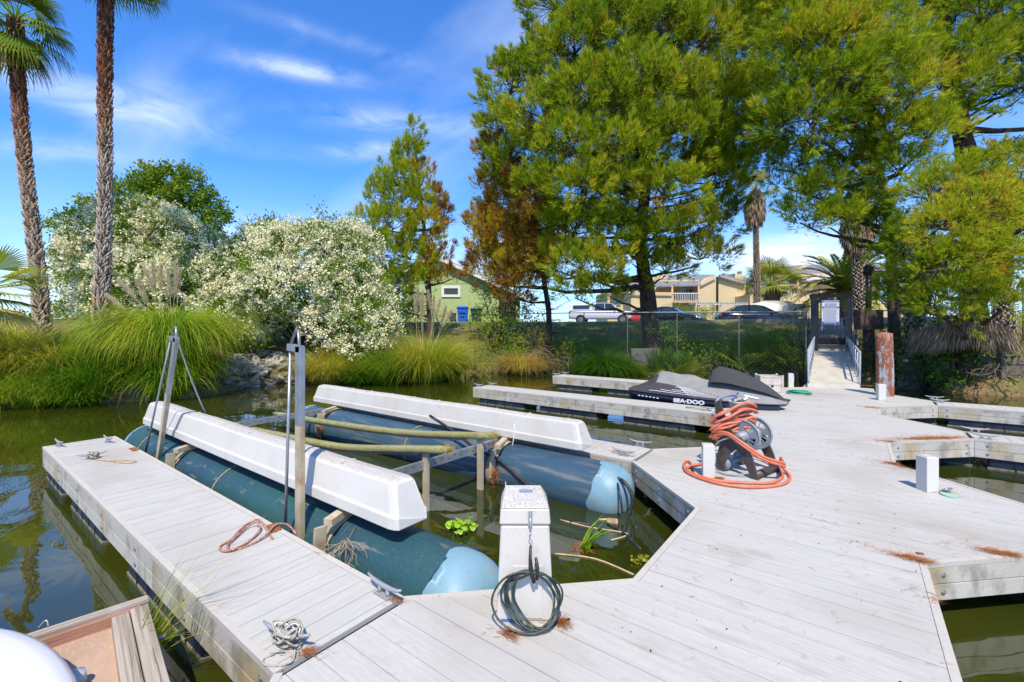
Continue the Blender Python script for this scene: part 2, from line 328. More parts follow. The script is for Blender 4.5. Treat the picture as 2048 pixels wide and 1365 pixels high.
M['timber'] = mat('weathered_timber', (0.36, 0.31, 0.25), 0.85, var=[(3, 6, 0.42, 0.68, (0.23, 0.19, 0.14), (0.6, 14, 14)), (18, 5, 0.55, 0.7, (0.12, 0.09, 0.07), (0.3, 8, 8), 0.8)], bump=[(12, 0.006, (0.4, 9, 9))])
M['redwood'] = mat('reddish_timber', (0.36, 0.19, 0.13), 0.85, var=[(3, 6, 0.42, 0.68, (0.26, 0.12, 0.08), (0.6, 14, 14)), (5, 5, 0.5, 0.75, (0.38, 0.27, 0.20), (1, 1, 1), 0.8)], bump=[(12, 0.004, (0.4, 9, 9))])
M['ply'] = mat('brown_plywood', (0.42, 0.29, 0.20), 0.85, var=[(2.5, 6, 0.4, 0.75, (0.33, 0.22, 0.15)), (60, 3, 0.5, 0.75, (0.5, 0.37, 0.27), (0.3, 1, 1), 0.6), (6, 5, 0.62, 0.75, (0.55, 0.43, 0.34), (1, 1, 1), 0.6)], bump=[(80, 0.001)])
M['rubber'] = mat('black_rubber', (0.018, 0.018, 0.02), 0.5, var=[(15, 4, 0.5, 0.75, (0.10, 0.10, 0.10), (1, 1, 1), 0.6)])
M['black'] = mat('black_paint', (0.012, 0.012, 0.016), 0.45)
M['cord'] = mat('green_cord', (0.016, 0.034, 0.027), 0.45, var=[(20, 3, 0.5, 0.7, (0.06, 0.09, 0.07))])
M['rope_red'] = mat('red_brown_rope', (0.30, 0.10, 0.07), 0.9, var=[(60, 3, 0.45, 0.6, (0.42, 0.30, 0.22))], bump=[(120, 0.004)])
M['rope_grey'] = mat('grey_rope', (0.40, 0.38, 0.31), 0.9, var=[(50, 3, 0.45, 0.6, (0.24, 0.22, 0.17))], bump=[(150, 0.003)])
M['rope_tan'] = mat('tan_rope', (0.48, 0.36, 0.22), 0.9, var=[(50, 3, 0.45, 0.6, (0.3, 0.22, 0.13))], bump=[(150, 0.003)])
M['rope_white'] = mat('white_cord', (0.62, 0.60, 0.54), 0.9, var=[(50, 3, 0.5, 0.7, (0.4, 0.36, 0.30))], bump=[(150, 0.002)])
M['hose'] = mat('orange_hose', (0.52, 0.13, 0.065), 0.55, var=[(6, 4, 0.45, 0.75, (0.60, 0.20, 0.12)), (30, 3, 0.6, 0.75, (0.40, 0.12, 0.07), (1, 1, 1), 0.5)])
M['hose_green'] = mat('green_hose', (0.02, 0.30, 0.17), 0.5)
M['brown_plastic'] = mat('dark_brown_plastic', (0.055, 0.042, 0.038), 0.5, var=[(8, 4, 0.5, 0.75, (0.10, 0.085, 0.075))], bump=[(60, 0.001)])
M['grey_plastic'] = mat('grey_plastic', (0.20, 0.23, 0.26), 0.45, var=[(6, 4, 0.5, 0.75, (0.30, 0.33, 0.35)), (12, 4, 0.66, 0.75, (0.38, 0.36, 0.24), (1, 1, 1), 0.6)])
M['lt_grey_plastic'] = mat('light_grey_plastic', (0.42, 0.44, 0.46), 0.5)
M['cover_grey'] = mat('grey_canvas', (0.23, 0.225, 0.215), 0.9, var=[(3, 5, 0.45, 0.7, (0.18, 0.175, 0.17))], bump=[(3, 0.03, (1, 1, 0.5)), (200, 0.001)])
M['cover_black'] = mat('charcoal_canvas', (0.040, 0.040, 0.043), 0.9, var=[(4, 5, 0.45, 0.7, (0.042, 0.042, 0.047))], bump=[(4, 0.02), (200, 0.001)])
M['cover_print'] = mat('white_canvas_print', (0.62, 0.64, 0.66), 0.85)
M['hull_navy'] = mat('navy_gelcoat', (0.006, 0.009, 0.025), 0.18, coat=0.3)
M['letter'] = mat('silver_lettering', (0.62, 0.64, 0.68), 0.4)
M['crate'] = mat('beige_plastic', (0.52, 0.47, 0.41), 0.6, var=[(5, 5, 0.5, 0.75, (0.40, 0.34, 0.27))])
M['pile'] = mat('peeling_pile_paint', (0.30, 0.085, 0.03), 0.85, var=[(5.5, 10, 0.52, 0.57, (0.36, 0.40, 0.42), (1.6, 1.6, 0.6), 0.95), (14, 6, 0.56, 0.64, (0.13, 0.08, 0.06), (2, 2, 0.5), 0.8), (22, 5, 0.60, 0.66, (0.50, 0.66, 0.72), (2, 2, 0.7), 0.8), (2, 5, 0.5, 0.7, (0.20, 0.07, 0.03), (3, 3, 0.3), 0.7)], bump=[(9, 0.02, (3, 3, 0.3)), (40, 0.006)])
M['ramp'] = mat('concrete_ramp_board', (0.47, 0.45, 0.38), 0.8, var=[(3, 6, 0.42, 0.7, (0.38, 0.36, 0.30)), (8, 5, 0.62, 0.72, (0.34, 0.22, 0.13), (1, 1, 1), 0.6)], bump=[(60, 0.002)])
M['rail'] = mat('painted_rail', (0.42, 0.45, 0.50), 0.5, metal=0.2, var=[(6, 4, 0.5, 0.75, (0.30, 0.32, 0.35))])
M['chain'] = mat('chainlink_wire', (0.28, 0.30, 0.31), 0.5, metal=0.5)
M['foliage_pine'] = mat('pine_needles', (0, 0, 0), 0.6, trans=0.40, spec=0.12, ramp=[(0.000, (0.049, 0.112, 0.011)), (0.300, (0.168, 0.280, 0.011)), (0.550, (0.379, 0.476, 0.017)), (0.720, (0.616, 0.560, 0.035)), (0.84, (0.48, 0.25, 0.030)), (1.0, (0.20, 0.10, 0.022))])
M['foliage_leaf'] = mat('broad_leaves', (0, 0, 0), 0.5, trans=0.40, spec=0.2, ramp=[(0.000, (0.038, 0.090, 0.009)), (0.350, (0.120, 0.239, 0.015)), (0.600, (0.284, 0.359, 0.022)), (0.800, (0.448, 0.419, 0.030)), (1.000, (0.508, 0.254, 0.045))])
M['petals'] = mat('cream_petals', (0, 0, 0), 0.7, trans=0.25, spec=0.1, ramp=[(0.0, (0.70, 0.68, 0.34)), (0.5, (0.85, 0.82, 0.54)), (1.0, (0.88, 0.86, 0.68))])
M['grass'] = mat('grass_blades', (0, 0, 0), 0.5, trans=0.42, spec=0.15, ramp=[(0.000, (0.037, 0.105, 0.008)), (0.300, (0.095, 0.263, 0.011)), (0.550, (0.336, 0.452, 0.021)), (0.750, (0.609, 0.588, 0.042)), (0.900, (0.609, 0.399, 0.126)), (1.000, (0.441, 0.231, 0.074))])
M['plume'] = mat('pampas_plume', (0.66, 0.58, 0.38), 0.9, trans=0.45)
M['bark'] = mat('pine_bark', (0.10, 0.060, 0.042), 0.95, var=[(3, 6, 0.45, 0.62, (0.045, 0.030, 0.024), (3, 3, 0.7)), (8, 5, 0.55, 0.7, (0.19, 0.13, 0.10), (2, 2, 0.6), 0.7)], bump=[(5, 0.08, (3, 3, 0.6)), (22, 0.03)])
M['bark_dark'] = mat('burnt_bark', (0.022, 0.017, 0.017), 0.95, var=[(4, 5, 0.5, 0.7, (0.06, 0.045, 0.04))], bump=[(12, 0.03)])
M['twig'] = mat('dead_twigs', (0.19, 0.14, 0.10), 0.95)
M['palm_red'] = mat('palm_boots', (0, 0, 0), 0.9, spec=0.1, ramp=[(0.0, (0.08, 0.035, 0.02)), (0.3, (0.26, 0.10, 0.05)), (0.55, (0.32, 0.19, 0.11)), (0.8, (0.42, 0.33, 0.24)), (1.0, (0.40, 0.37, 0.32))])
M['palm_core'] = mat('palm_trunk_core', (0.07, 0.045, 0.03), 0.95, bump=[(20, 0.03)])
M['frond'] = mat('palm_frond', (0, 0, 0), 0.5, trans=0.35, spec=0.15, ramp=[(0.0, (0.03, 0.07, 0.010)), (0.4, (0.13, 0.20, 0.015)), (0.65, (0.34, 0.40, 0.03)), (0.85, (0.55, 0.46, 0.13)), (1.0, (0.45, 0.30, 0.16))])
M['thatch'] = mat('dead_palm_thatch', (0, 0, 0), 0.9, trans=0.15, spec=0.05, ramp=[(0.0, (0.16, 0.11, 0.07)), (0.5, (0.36, 0.27, 0.18)), (1.0, (0.58, 0.48, 0.36))])
M['rock'] = mat('riprap_rock', (0.36, 0.34, 0.28), 0.85, var=[(2.5, 6, 0.45, 0.65, (0.17, 0.19, 0.19)), (4, 5, 0.55, 0.7, (0.34, 0.27, 0.20), (1, 1, 1), 0.9), (20, 4, 0.5, 0.7, (0.40, 0.40, 0.37), (1, 1, 1), 0.5)], bump=[(4, 0.05), (18, 0.02)], objrand=0.4)
M['needle_litter'] = mat('dry_needle_litter', (0, 0, 0), 0.9, spec=0.05, ramp=[(0.0, (0.20, 0.07, 0.02)), (0.5, (0.42, 0.17, 0.06)), (1.0, (0.52, 0.30, 0.14))])
# ------------------------------------------------------------------ setting: ground, water, road
SHORE = [(-60, -60), (-34, -30), (-24, -10), (-20.5, -3), (-18.8, 1.3), (-16.8, 3.2), (-15.9, 5.0), (-17.6, 7.6), (-17.2, 9.0), (-14.6, 10.6), (-15.2, 13.0), (-15.3, 15.2),
         (-12.6, 17.5), (-9.9, 20.0), (-6, 21.6), (-2.7, 22.0), (-0.7, 21.1), (1.9, 20.6), (3.7, 20.5), (9, 20.3), (20, 19.5), (60, 14), (90, -60)]
SH = np.array(SHORE)
def shore_sd(X, Yy):
    """signed distance: >0 on land"""
    X = np.asarray(X, float); Yy = np.asarray(Yy, float)
    d = np.full(X.shape, 1e9); inside = np.zeros(X.shape, bool); n = len(SH)
    for i in range(n):
        a = SH[i]; b = SH[(i + 1) % n]; e = b - a
        t = np.clip(((X - a[0]) * e[0] + (Yy - a[1]) * e[1]) / (e @ e), 0, 1)
        d = np.minimum(d, np.hypot(X - a[0] - t * e[0], Yy - a[1] - t * e[1]))
        c = ((a[1] > Yy) != (b[1] > Yy))
        with np.errstate(divide='ignore', invalid='ignore'):
            xi = (b[0] - a[0]) * (Yy - a[1]) / (b[1] - a[1] + 1e-12) + a[0]
        inside ^= c & (X < xi)
    return np.where(inside, -d, d)
WATER = -0.43
def ground_z(X, Yy, rough=True):
    X = np.asarray(X, float); Yy = np.asarray(Yy, float)
    s = shore_sd(X, Yy)
    z = np.interp(s, [-4, -0.3, 0.0, 0.25, 1.0, 2.5, 5.0, 8.0, 10, 14], [-1.6, -1.0, -0.45, 0.0, 0.35, 0.9, 1.5, 2.02, 2.1, 2.1])
    if rough:
        w = np.interp(s, [0.2, 1.5, 6, 9], [0.02, 0.09, 0.09, 0.0])
        z = z + w * (np.sin(X * 2.1 + 1.3 * np.sin(Yy * 1.7)) + np.sin(Yy * 2.7 + X * 0.9)) * 0.6
    return z
def gz(x, y): return float(ground_z(np.array([x]), np.array([y]))[0])

def axis(lo, hi, st, far):
    a = np.arange(lo, hi + st, st); o = []
    g = st
    x = a[-1]
    while x < far: g *= 1.25; x += g; o.append(x)
    p = []; g = st; x = a[0]
    while x > -far: g *= 1.25; x -= g; p.append(x)
    return np.concatenate([p[::-1], a, o])
gx = axis(-32, 22, 0.4, 900); gy = axis(-8, 42, 0.4, 900)
GX, GY = np.meshgrid(gx, gy, indexing='ij')
GZ = ground_z(GX, GY)
V = np.stack([GX, GY, GZ], -1).reshape(-1, 3); nx, ny = GX.shape
i, j = np.meshgrid(np.arange(nx - 1), np.arange(ny - 1), indexing='ij'); q = (i * ny + j).ravel()
Fc = np.stack([q, q + ny, q + ny + 1, q + 1], -1)
M['ground'] = mat('bank_soil_and_grass', (0.085, 0.105, 0.025), 0.95, var=[
    (0.35, 6, 0.42, 0.62, (0.20, 0.13, 0.06)), (0.9, 6, 0.50, 0.66, (0.11, 0.065, 0.035)), (1.4, 5, 0.55, 0.7, (0.16, 0.20, 0.04), (1, 1, 1), 0.8), (14, 5, 0.5, 0.7, (0.05, 0.045, 0.02), (1, 1, 1), 0.6)], bump=[(6, 0.06), (30, 0.02)])
tag(np_mesh('ground', V, Fc, M['ground'], smooth=True), kind='structure')

# water: murky green, mirror-like with small ripples
wm = bpy.data.materials.new('pond_water'); wm.use_nodes = True; t = wm.node_tree
b = t.nodes['Principled BSDF']; b.inputs['Roughness'].default_value = 0.015; b.inputs['IOR'].default_value = 1.8
tcn = t.nodes.new('ShaderNodeTexCoord')
nn = t.nodes.new('ShaderNodeTexNoise'); nn.inputs['Scale'].default_value = 0.35; nn.inputs['Detail'].default_value = 4
rr = t.nodes.new('ShaderNodeValToRGB'); rr.color_ramp.elements[0].position = 0.35; rr.color_ramp.elements[1].position = 0.7
rr.color_ramp.elements[0].color = (0.018, 0.025, 0.003, 1); rr.color_ramp.elements[1].color = (0.038, 0.044, 0.005, 1)
t.links.new(tcn.outputs['Object'], nn.inputs['Vector']); t.links.new(nn.outputs['Fac'], rr.inputs[0]); t.links.new(rr.outputs[0], b.inputs['Base Color'])
mpn = t.nodes.new('ShaderNodeMapping'); mpn.inputs['Rotation'].default_value = (0, 0, YAW); mpn.inputs['Scale'].default_value = (0.8, 1.5, 1)
n2 = t.nodes.new('ShaderNodeTexNoise'); n2.inputs['Scale'].default_value = 1.1; n2.inputs['Detail'].default_value = 3; n2.inputs['Roughness'].default_value = 0.45; n2.inputs['Distortion'].default_value = 0.6
bp = t.nodes.new('ShaderNodeBump'); bp.inputs['Distance'].default_value = 0.012; bp.inputs['Strength'].default_value = 1.0
t.links.new(tcn.outputs['Object'], mpn.inputs[0]); t.links.new(mpn.outputs[0], n2.inputs['Vector']); t.links.new(n2.outputs['Fac'], bp.inputs['Height']); t.links.new(bp.outputs[0], b.inputs['Normal'])
mb = MB(); mb.add([(p[0], p[1], WATER) for p in [(-80, -75), (100, -75), (100, 27), (-80, 27)]], [(0, 1, 2, 3)])
tag(mb.build('water', wm), kind='structure')

# road behind the slope, following the parked cars
M['asphalt'] = mat('asphalt', (0.10, 0.10, 0.10), 0.9, var=[(5, 5, 0.4, 0.7, (0.07, 0.07, 0.07))], bump=[(60, 0.01)])
M['concrete'] = mat('concrete', (0.36, 0.34, 0.31), 0.85, var=[(3, 5, 0.45, 0.7, (0.27, 0.26, 0.23))], bump=[(40, 0.004)])
def strip(pts, w0, w1, z0, z1, m, name):
    mb = MB(); L = []
    for k, p in enumerate(pts):
        a = Vector(pts[max(k - 1, 0)]); c = Vector(pts[min(k + 1, len(pts) - 1)]); d = (c - a).normalized(); nrm = Vector((-d.y, d.x))
        L.append((Vector(p) + nrm * w0, Vector(p) + nrm * w1))
    vs = []
    for a, c in L: vs += [(a.x, a.y, z0), (c.x, c.y, z0), (a.x, a.y, z1), (c.x, c.y, z1)]
    fs = []
    for k in range(len(L) - 1):
        o = 4 * k
        fs += [(o + 2, o + 3, o + 7, o + 6), (o, o + 2, o + 6, o + 4), (o + 1, o + 5, o + 7, o + 3)]
    mb.add(vs, fs); return mb.build(name, m)
RD = [(-75, 22), (-45, 34), (-28, 37.5), (-14, 37), (-4, 33), (10, 31), (40, 28)]
tag(strip(RD, 4.5, -3.0, 1.9, 2.106, M['asphalt'], 'road'), kind='structure')
tag(strip(RD, -3.0, -3.2, 1.9, 2.22, M['concrete'], 'kerb'), kind='structure')

# ------------------------------------------------------------------ floating docks
PITCH = 0.155
def clip_half(poly, ax, val, keep_less):
    out = []
    for k in range(len(poly)):
        a = poly[k]; c = poly[(k + 1) % len(poly)]
        ia = (a[ax] <= val) if keep_less else (a[ax] >= val); ic = (c[ax] <= val) if keep_less else (c[ax] >= val)
        if ia: out.append(a)
        if ia != ic:
            tt = (val - a[ax]) / (c[ax] - a[ax]); out.append((a[0] + tt * (c[0] - a[0]), a[1] + tt * (c[1] - a[1])))
    return out
def boards(mb, poly, ax, lo, hi, gap=0.0045, th=0.03):
    """cut convex-ish polygon into deck boards across axis ax; groove lines run down each board"""
    k = math.floor(lo / PITCH)
    while k * PITCH < hi:
        a, b2 = k * PITCH + gap / 2, (k + 1) * PITCH - gap / 2
        p = clip_half(clip_half(poly, ax, a, False), ax, b2, True)
        if len(p) >= 3: mb.prism(p, -th, random.uniform(-0.0015, 0.0008))
        k += 1
ROOT = -2.27; LE = -1.197; RE = 0.41; RR = 1.45
Lf = [(1.05, 1.85), (5.49, 6.20), (9.52, 10.22), (13.52, 14.2)]
Rf = [(5.42, 6.30), (9.75, 10.36), (13.50, 14.22)]
# walkway = spine + gussets
G = 1.073; GR = 1.04
walk = thing('floating_walkway', 'wide white-boarded main floating walkway leading to the gate ramp', 'walkway')
gus = []
for a, b2 in Lf:
    gus.append([(LE, a - G), (LE, b2 + G), (ROOT, b2), (ROOT, a)])
for a, b2 in Rf:
    gus.append([(RE, a - GR), (RR, a), (RR, b2), (RE, b2 + GR)])
# boards of the gussets join the spine boards: same pitch, butt joint hidden by extending the spine boards
mb = MB()
def span(y):
    l, r = LE, RE
    for a, b2 in Lf:
        if a - G < y < b2 + G: l = max(ROOT, LE - (y - (a - G)) if y < a else (LE - ((b2 + G) - y) if y > b2 else ROOT))
    for a, b2 in Rf:
        if a - GR < y < b2 + GR: r = min(RR, RE + (y - (a - GR)) if y < a else (RE + ((b2 + GR) - y) if y > b2 else RR))
    return l, r
k = math.floor(-4 / PITCH)
while k * PITCH < 16.1:
    a, b2 = k * PITCH + 0.002, (k + 1) * PITCH - 0.002
    ys = sorted({a, b2, *[v for s in Lf for v in (s[0] - G, s[0], s[1], s[1] + G) if a < v < b2], *[v for s in Rf for v in (s[0] - GR, s[0], s[1], s[1] + GR) if a < v < b2]})
    E_ = 0.045   # boards stop at the edge cap
    poly = [(span(y)[1] - E_, y) for y in ys] + [(span(y)[0] + E_, y) for y in reversed(ys)]
    mb.prism(poly, -0.03, random.uniform(-0.0015, 0.0008)); k += 1
mb.build('decking', M['deck'], walk)
# outline paths for cap + fascia (left side and right side, excluding finger roots)
def edge_run(pts, fasc=True):
    for p, q2 in zip(pts[:-1], pts[1:]):
        p = Vector((*p, 0)); q2 = Vector((*q2, 0)); d = (q2 - p).normalized(); n = Vector((d.y, -d.x, 0))    # right-hand normal = outward
        yield p, q2, d, n
def inset(pts, off):
    res = []
    for k in range(len(pts)):
        ns = []
        if k > 0: a = Vector(pts[k - 1]); c = Vector(pts[k]); d = (c - a).normalized(); ns.append(Vector((d.y, -d.x)))
        if k < len(pts) - 1: a = Vector(pts[k]); c = Vector(pts[k + 1]); d = (c - a).normalized(); ns.append(Vector((d.y, -d.x)))
        if len(ns) == 1: mm = ns[0]
        else: mm = (ns[0] + ns[1]); mm = mm / max(0.2, mm.dot(ns[0]))
        res.append(Vector(pts[k]) + mm * off)
    return res
_bolt = []
def bolt(parent, ctr, n):
    if not _bolt:
        mb = MB(); mb.tube([(0, 0, -0.002), (0, 0, 0.004)], 0.019, 12, smooth=False); mb.tube([(0, 0, 0.003), (0, 0, 0.010)], 0.010, 6, smooth=False)
        o = mb.build('bolt', M['galv'], parent); _bolt.append(o)
    else:
        o = _bolt[0].copy(); COL.objects.link(o); o.parent = parent
    o.location = ctr; o.rotation_euler = Vector(n).to_track_quat('Z', 'Y').to_euler()
nb_count = {}
def edging(pts, parent, bolts=True, bolt_sp=1.2, zt=0.004):
    """outward = right-hand side of travel. cap strip 45 mm + two stacked fascia planks, each its own part"""
    o0 = inset(pts, -0.043); o1 = inset(pts, 0.0); i2 = inset(pts, -0.038)
    for k in range(len(pts) - 1):
        A, B, Cc, D = o0[k], o1[k], o1[k + 1], o0[k + 1]
        mb = MB(); mb.prism([A, D, Cc, B], -0.028, zt); fixn(mb.build('edge_cap', M['cap'], parent))
        for z0, z1, off in ((-0.150, -0.0285, -0.002), (-0.272, -0.154, -0.004)):
            oo = inset(pts, off); mb = MB()
            mb.prism([i2[k], i2[k + 1], oo[k + 1], oo[k]], z0, z1); fixn(mb.build('fascia_plank', M['fascia'], parent, bevel=0.004))
        if bolts:
            a = Vector((*o1[k], 0)); c = Vector((*o1[k + 1], 0)); L = (c - a).length
            if L > 0.5 and min(a.y, c.y) > -3 and a.x < 5.5:
                d = (c - a) / L; n = Vector((d.y, -d.x, 0)); m = max(1, round(L / bolt_sp)); e = 0.14
                if ((a + c) / 2).dot(n) > 0 and n.y > 0.1: continue      # faces away from the walkway's near end
                for q in range(m + 1):
                    s_ = e + (L - 2 * e) * q / m
                    for z in (-0.088, -0.212): bolt(parent, a + d * s_ + Vector((0, 0, z)) - n * 0.002, n)
# left side travels towards -y (outward = -x): order so that right-hand normal points outwards
def left_runs():
    runs = []; y = 16.1; x = LE
    cur = [(LE, 16.1)]
    for a, b2 in reversed(Lf):
        cur += [(LE, b2 + G), (ROOT, b2)]; runs.append(cur); cur = [(ROOT, a), (LE, a - G)]
    cur.append((LE, -4)); runs.append(cur); return runs
def right_runs():
    runs = []; cur = [(RE, -4)]
    for a, b2 in Rf:
        cur += [(RE, a - GR), (RR, a)]; runs.append(cur); cur = [(RR, b2), (RE, b2 + GR)]
    cur.append((RE, 16.1)); runs.append(cur); return runs
for r in left_runs(): edging(r, walk, True, 1.0)
for r in right_runs(): edging(r, walk, True, 1.0)
edging([(RE, 16.1), (LE, 16.1)], walk, False)
def float_block(parent, c, lx, ly, nm='float'):
    mb = MB(); mb.box(c, (lx, ly, 0.34), bev=0.03)
    n = max(1, round(lx / 0.30)) if lx > ly else max(1, round(ly / 0.30))
    o = mb.build(nm, M['float'], parent)
    g = MB()
    if lx >= ly:
        for k in range(1, n): g.box((c[0] - lx / 2 + lx * k / n, c[1], c[2] + 0.0), (0.03, ly + 0.016, 0.30), bev=0.006)
    else:
        for k in range(1, n): g.box((c[0], c[1] - ly / 2 + ly * k / n, c[2] + 0.0), (lx + 0.016, 0.03, 0.30), bev=0.006)
    g.build('float_rib', M['black'], o)
    w = MB(); w.box((c[0], c[1], WATER + 0.012), (lx + 0.012, ly + 0.012, 0.022)); w.build('waterline_scum', M['slime'], o)
    return o
for y in (-1.5, 3.6, 7.8, 11.85, 15.2):
    float_block(walk, ((LE + RE) / 2, y, -0.445), (RE - LE) - 0.35, 1.1)
for a, b2 in Lf[1:]: float_block(walk, (-1.55, (a + b2) / 2, -0.445), 1.1, b2 - a - 0.1)
for a, b2 in Rf: float_block(walk, (0.95, (a + b2) / 2, -0.445), 0.95, b2 - a - 0.1)

def cleat(parent, x, y, rz, s=1.0, wrapped=False):
    mb = MB(); R = Matrix.Rotation(rz, 3, 'Z'); O = Vector((x, y, 0.0015))
    def P3(a, b, c): return O + R @ (Vector((a, b, c)) * s)
    mb.box(O + Vector((0, 0, 0.004 * s)), (0.11 * s, 0.05 * s, 0.008 * s), rz=rz)
    for sg in (-1, 1): mb.tube([P3(sg * 0.035, 0, 0.004), P3(sg * 0.030, 0, 0.042)], [0.013 * s, 0.010 * s], 8)
    pts = [P3(a, 0, z) for a, z in ((-0.135, 0.070), (-0.10, 0.056), (-0.05, 0.048), (0, 0.046), (0.05, 0.048), (0.10, 0.056), (0.135, 0.070))]
    mb.tube(pts, [r * s for r in (0.005, 0.009, 0.012, 0.013, 0.012, 0.009, 0.005)], 8)
    return mb.build('cleat', M['alu'], parent)

def finger(label, side, y0, y1, xe, floats, cleats):
    t = thing('dock_finger', label, 'dock finger', group='finger docks off the walkway')
    x0 = (ROOT if side < 0 else RR); lo, hi = (xe, x0) if side < 0 else (x0, xe)
    mb = MB(); E2 = 0.045
    poly = [(lo + (E2 if side < 0 else 0.004), y0 + E2), (hi - (0.004 if side < 0 else E2), y0 + E2), (hi - (0.004 if side < 0 else E2), y1 - E2), (lo + (E2 if side < 0 else 0.004), y1 - E2)]
    boards(mb, poly, 0, lo, hi)
    o = mb.build('decking', M['deck_cross'], t)
    pts = [(x0, y0), (xe, y0), (xe, y1), (x0, y1)]
    if side < 0: pts = pts[::-1]
    edging(pts, t, True, 1.2)
    for xa, xb in floats: float_block(t, ((xa + xb) / 2, (y0 + y1) / 2, -0.445), abs(xb - xa), (y1 - y0) - 0.07)
    for cx_, cy_, rz in cleats: cleat(t, cx_, cy_, rz, 1.25)
    return t
M['deck_cross'] = mat('deck_board_cross', (0.46, 0.45, 0.405), 0.62, var=[
    (1.0, 4, 0.3, 0.75, (0.50, 0.49, 0.44), (9, 0.4, 1)), (3.0, 5, 0.45, 0.85, (0.36, 0.335, 0.305), (22, 0.5, 1), 0.5),
    (0.8, 9, 0.50, 0.70, (0.33, 0.29, 0.22), (1, 1, 1), 0.6), (5, 8, 0.60, 0.72, (0.28, 0.24, 0.18), (1.6, 0.5, 1), 0.5), (38, 2, 0.70, 0.80, (0.42, 0.38, 0.33), (1, 1, 1), 0.5),
    (60, 3, 0.35, 0.75, (0.40, 0.39, 0.385), (1, 0.25, 1), 0.6), (1.2, 2, 0.46, 0.60, (0.36, 0.35, 0.33), (55, 0.12, 1), 0.22)], bump=[(40, 0.0015, (1, 0.08, 1)), (160, 0.0006)], island=0.022)
def cl(x, y, rz): p = PZ(x, y); return (p.x, p.y, rz)
fingers = [
    finger('nearest dock finger along the left side, with red rope and long stained outer face', -1, 1.05, 1.85, -9.22, [(-9.1, -8.0), (-7.4, -5.9), (-5.0, -3.3)], [cl(768, 1191, 0), cl(118, 893, 0.1), cl(216, 885, 0.1)]),
    finger('dock finger half hidden behind the farther white lift cover', -1, 5.49, 6.20, -8.8, [(-8.6, -7.2), (-6.4, -5.0), (-4.0, -2.6)], [cl(1248, 912, 0), cl(1280, 893, 0)]),
    finger('long dock finger in front of the covered jet ski', -1, 9.52, 10.22, -8.65, [(-8.45, -6.9), (-6.4, -4.8), (-4.15, -2.6)], [cl(957, 774, 0), cl(984, 771.5, 0), cl(1416, 822, 0)]),
    finger('farthest left dock finger, behind the jet ski stern', -1, 13.52, 14.20, -8.5, [(-8.3, -7.0), (-6.4, -5.0), (-4.4, -3.0)], [cl(1112, 751.5, 0), cl(1130, 749, 0)]),
    finger('nearest right dock finger running out of the frame', 1, 5.42, 6.30, 8.4, [(1.7, 3.2), (4.4, 5.9)], []),
    finger('middle right dock finger, pine needles by its corner', 1, 9.75, 10.36, 8.4, [(1.6, 3.3), (4.0, 5.6)], [cl(1950, 866, 0), cl(1972, 879, 0)]),
    finger('farthest right dock finger beyond the rusty pile', 1, 13.50, 14.22, 8.4, [(1.6, 3.3), (4.3, 5.8)], [cl(1869, 800, 0), cl(1879, 806, 0)])]
# ------------------------------------------------------------------ boat lift in the near slip
LYN, LYF = 2.36, 5.06            # pontoon axes
def pontoon(label, y, z, R, x0, x1, m, patch):
    """x0 far end, x1 near end"""
    t = thing('lift_pontoon', label, 'pontoon', group='boat lift pontoons')
    mb = MB(); N = 40
    xs = np.linspace(x0 + 0.30, x1 - 0.34, 46); rings = []
    for k, x in enumerate(xs):
        rr = R * (1 + 0.004 * math.sin(k * 1.7))
        rings.append([Vector((x, y + rr * math.cos(a), z + rr * math.sin(a))) for a in [2 * math.pi * q / N for q in range(N)]])
    mb.loft(rings, smooth=True, caps=False); fixn(mb.build('tank', m, t))
    for xe, sg in ((x1, 1), (x0, -1)):
        mb = MB(); rings = []; xb = xe - sg * (0.34 if sg > 0 else 0.30); L = abs(xe - xb)
        wob = 0.05
        prof = [(-wob, 1.006), (0, 1.006), (0.25, 1.0), (0.45, 0.965), (0.65, 0.88), (0.8, 0.76), (0.9, 0.60), (0.96, 0.40), (0.99, 0.2), (1.0, 0.02)]
        for f_, r_ in prof:
            ring = []
            for q in range(N):
                a = 2 * math.pi * q / N
                rr = R * r_
                dent = 1.0
                if sg > 0: dent = 1 - 0.16 * math.exp(-((a - math.pi * 0.5) / 0.45) ** 2) * min(1, max(0, f_ - 0.3) * 2)
                yy = rr * math.cos(a) * dent; zz_ = rr * math.sin(a) * dent
                wv = (0.035 * math.sin(a * 3 + 1) + 0.02 * math.sin(a * 7)) if f_ < 0 else 0
                ring.append(Vector((xb + sg * (L * f_ + wv), y + yy, z + zz_)))
            rings.append(ring)
        mb.loft(rings, smooth=True, caps=False); fixn(mb.build('end_cap', M['tank_light'], t))
    for x in np.arange(x0 + 0.6, x1 - 0.3, 1.15):
        mb = MB(); ring = [Vector((x, y + (R + 0.001) * math.cos(a), z + (R + 0.001) * math.sin(a))) for a in [2 * math.pi * q / 40 for q in range(41)]]
        mb.tube(ring, 0.006, 5, cap=False); mb.build('weld_seam', m, t)
    for x in (x0 + 1.0, (x0 + x1) / 2, ):
        mb = MB(); ring = [Vector((x, y + (R + 0.006) * math.cos(a), z + (R + 0.006) * math.sin(a))) for a in [2 * math.pi * q / 36 for q in range(37)]]
        mb.tube(ring, 0.006, 5, cap=False); mb.build('hoop', M['rope_tan'], t)
    return t
pn = pontoon('near dark green pontoon with a big pale blue end by the white pedestal', LYN, -0.30, 0.365, -9.75, -1.98, M['tank_green'], 0)
pf = pontoon('far lift pontoon, faded blue with a pale blue nose and black hose loop', LYF, -0.29, 0.345, -9.45, -2.10, M['tank_blue'], 1)

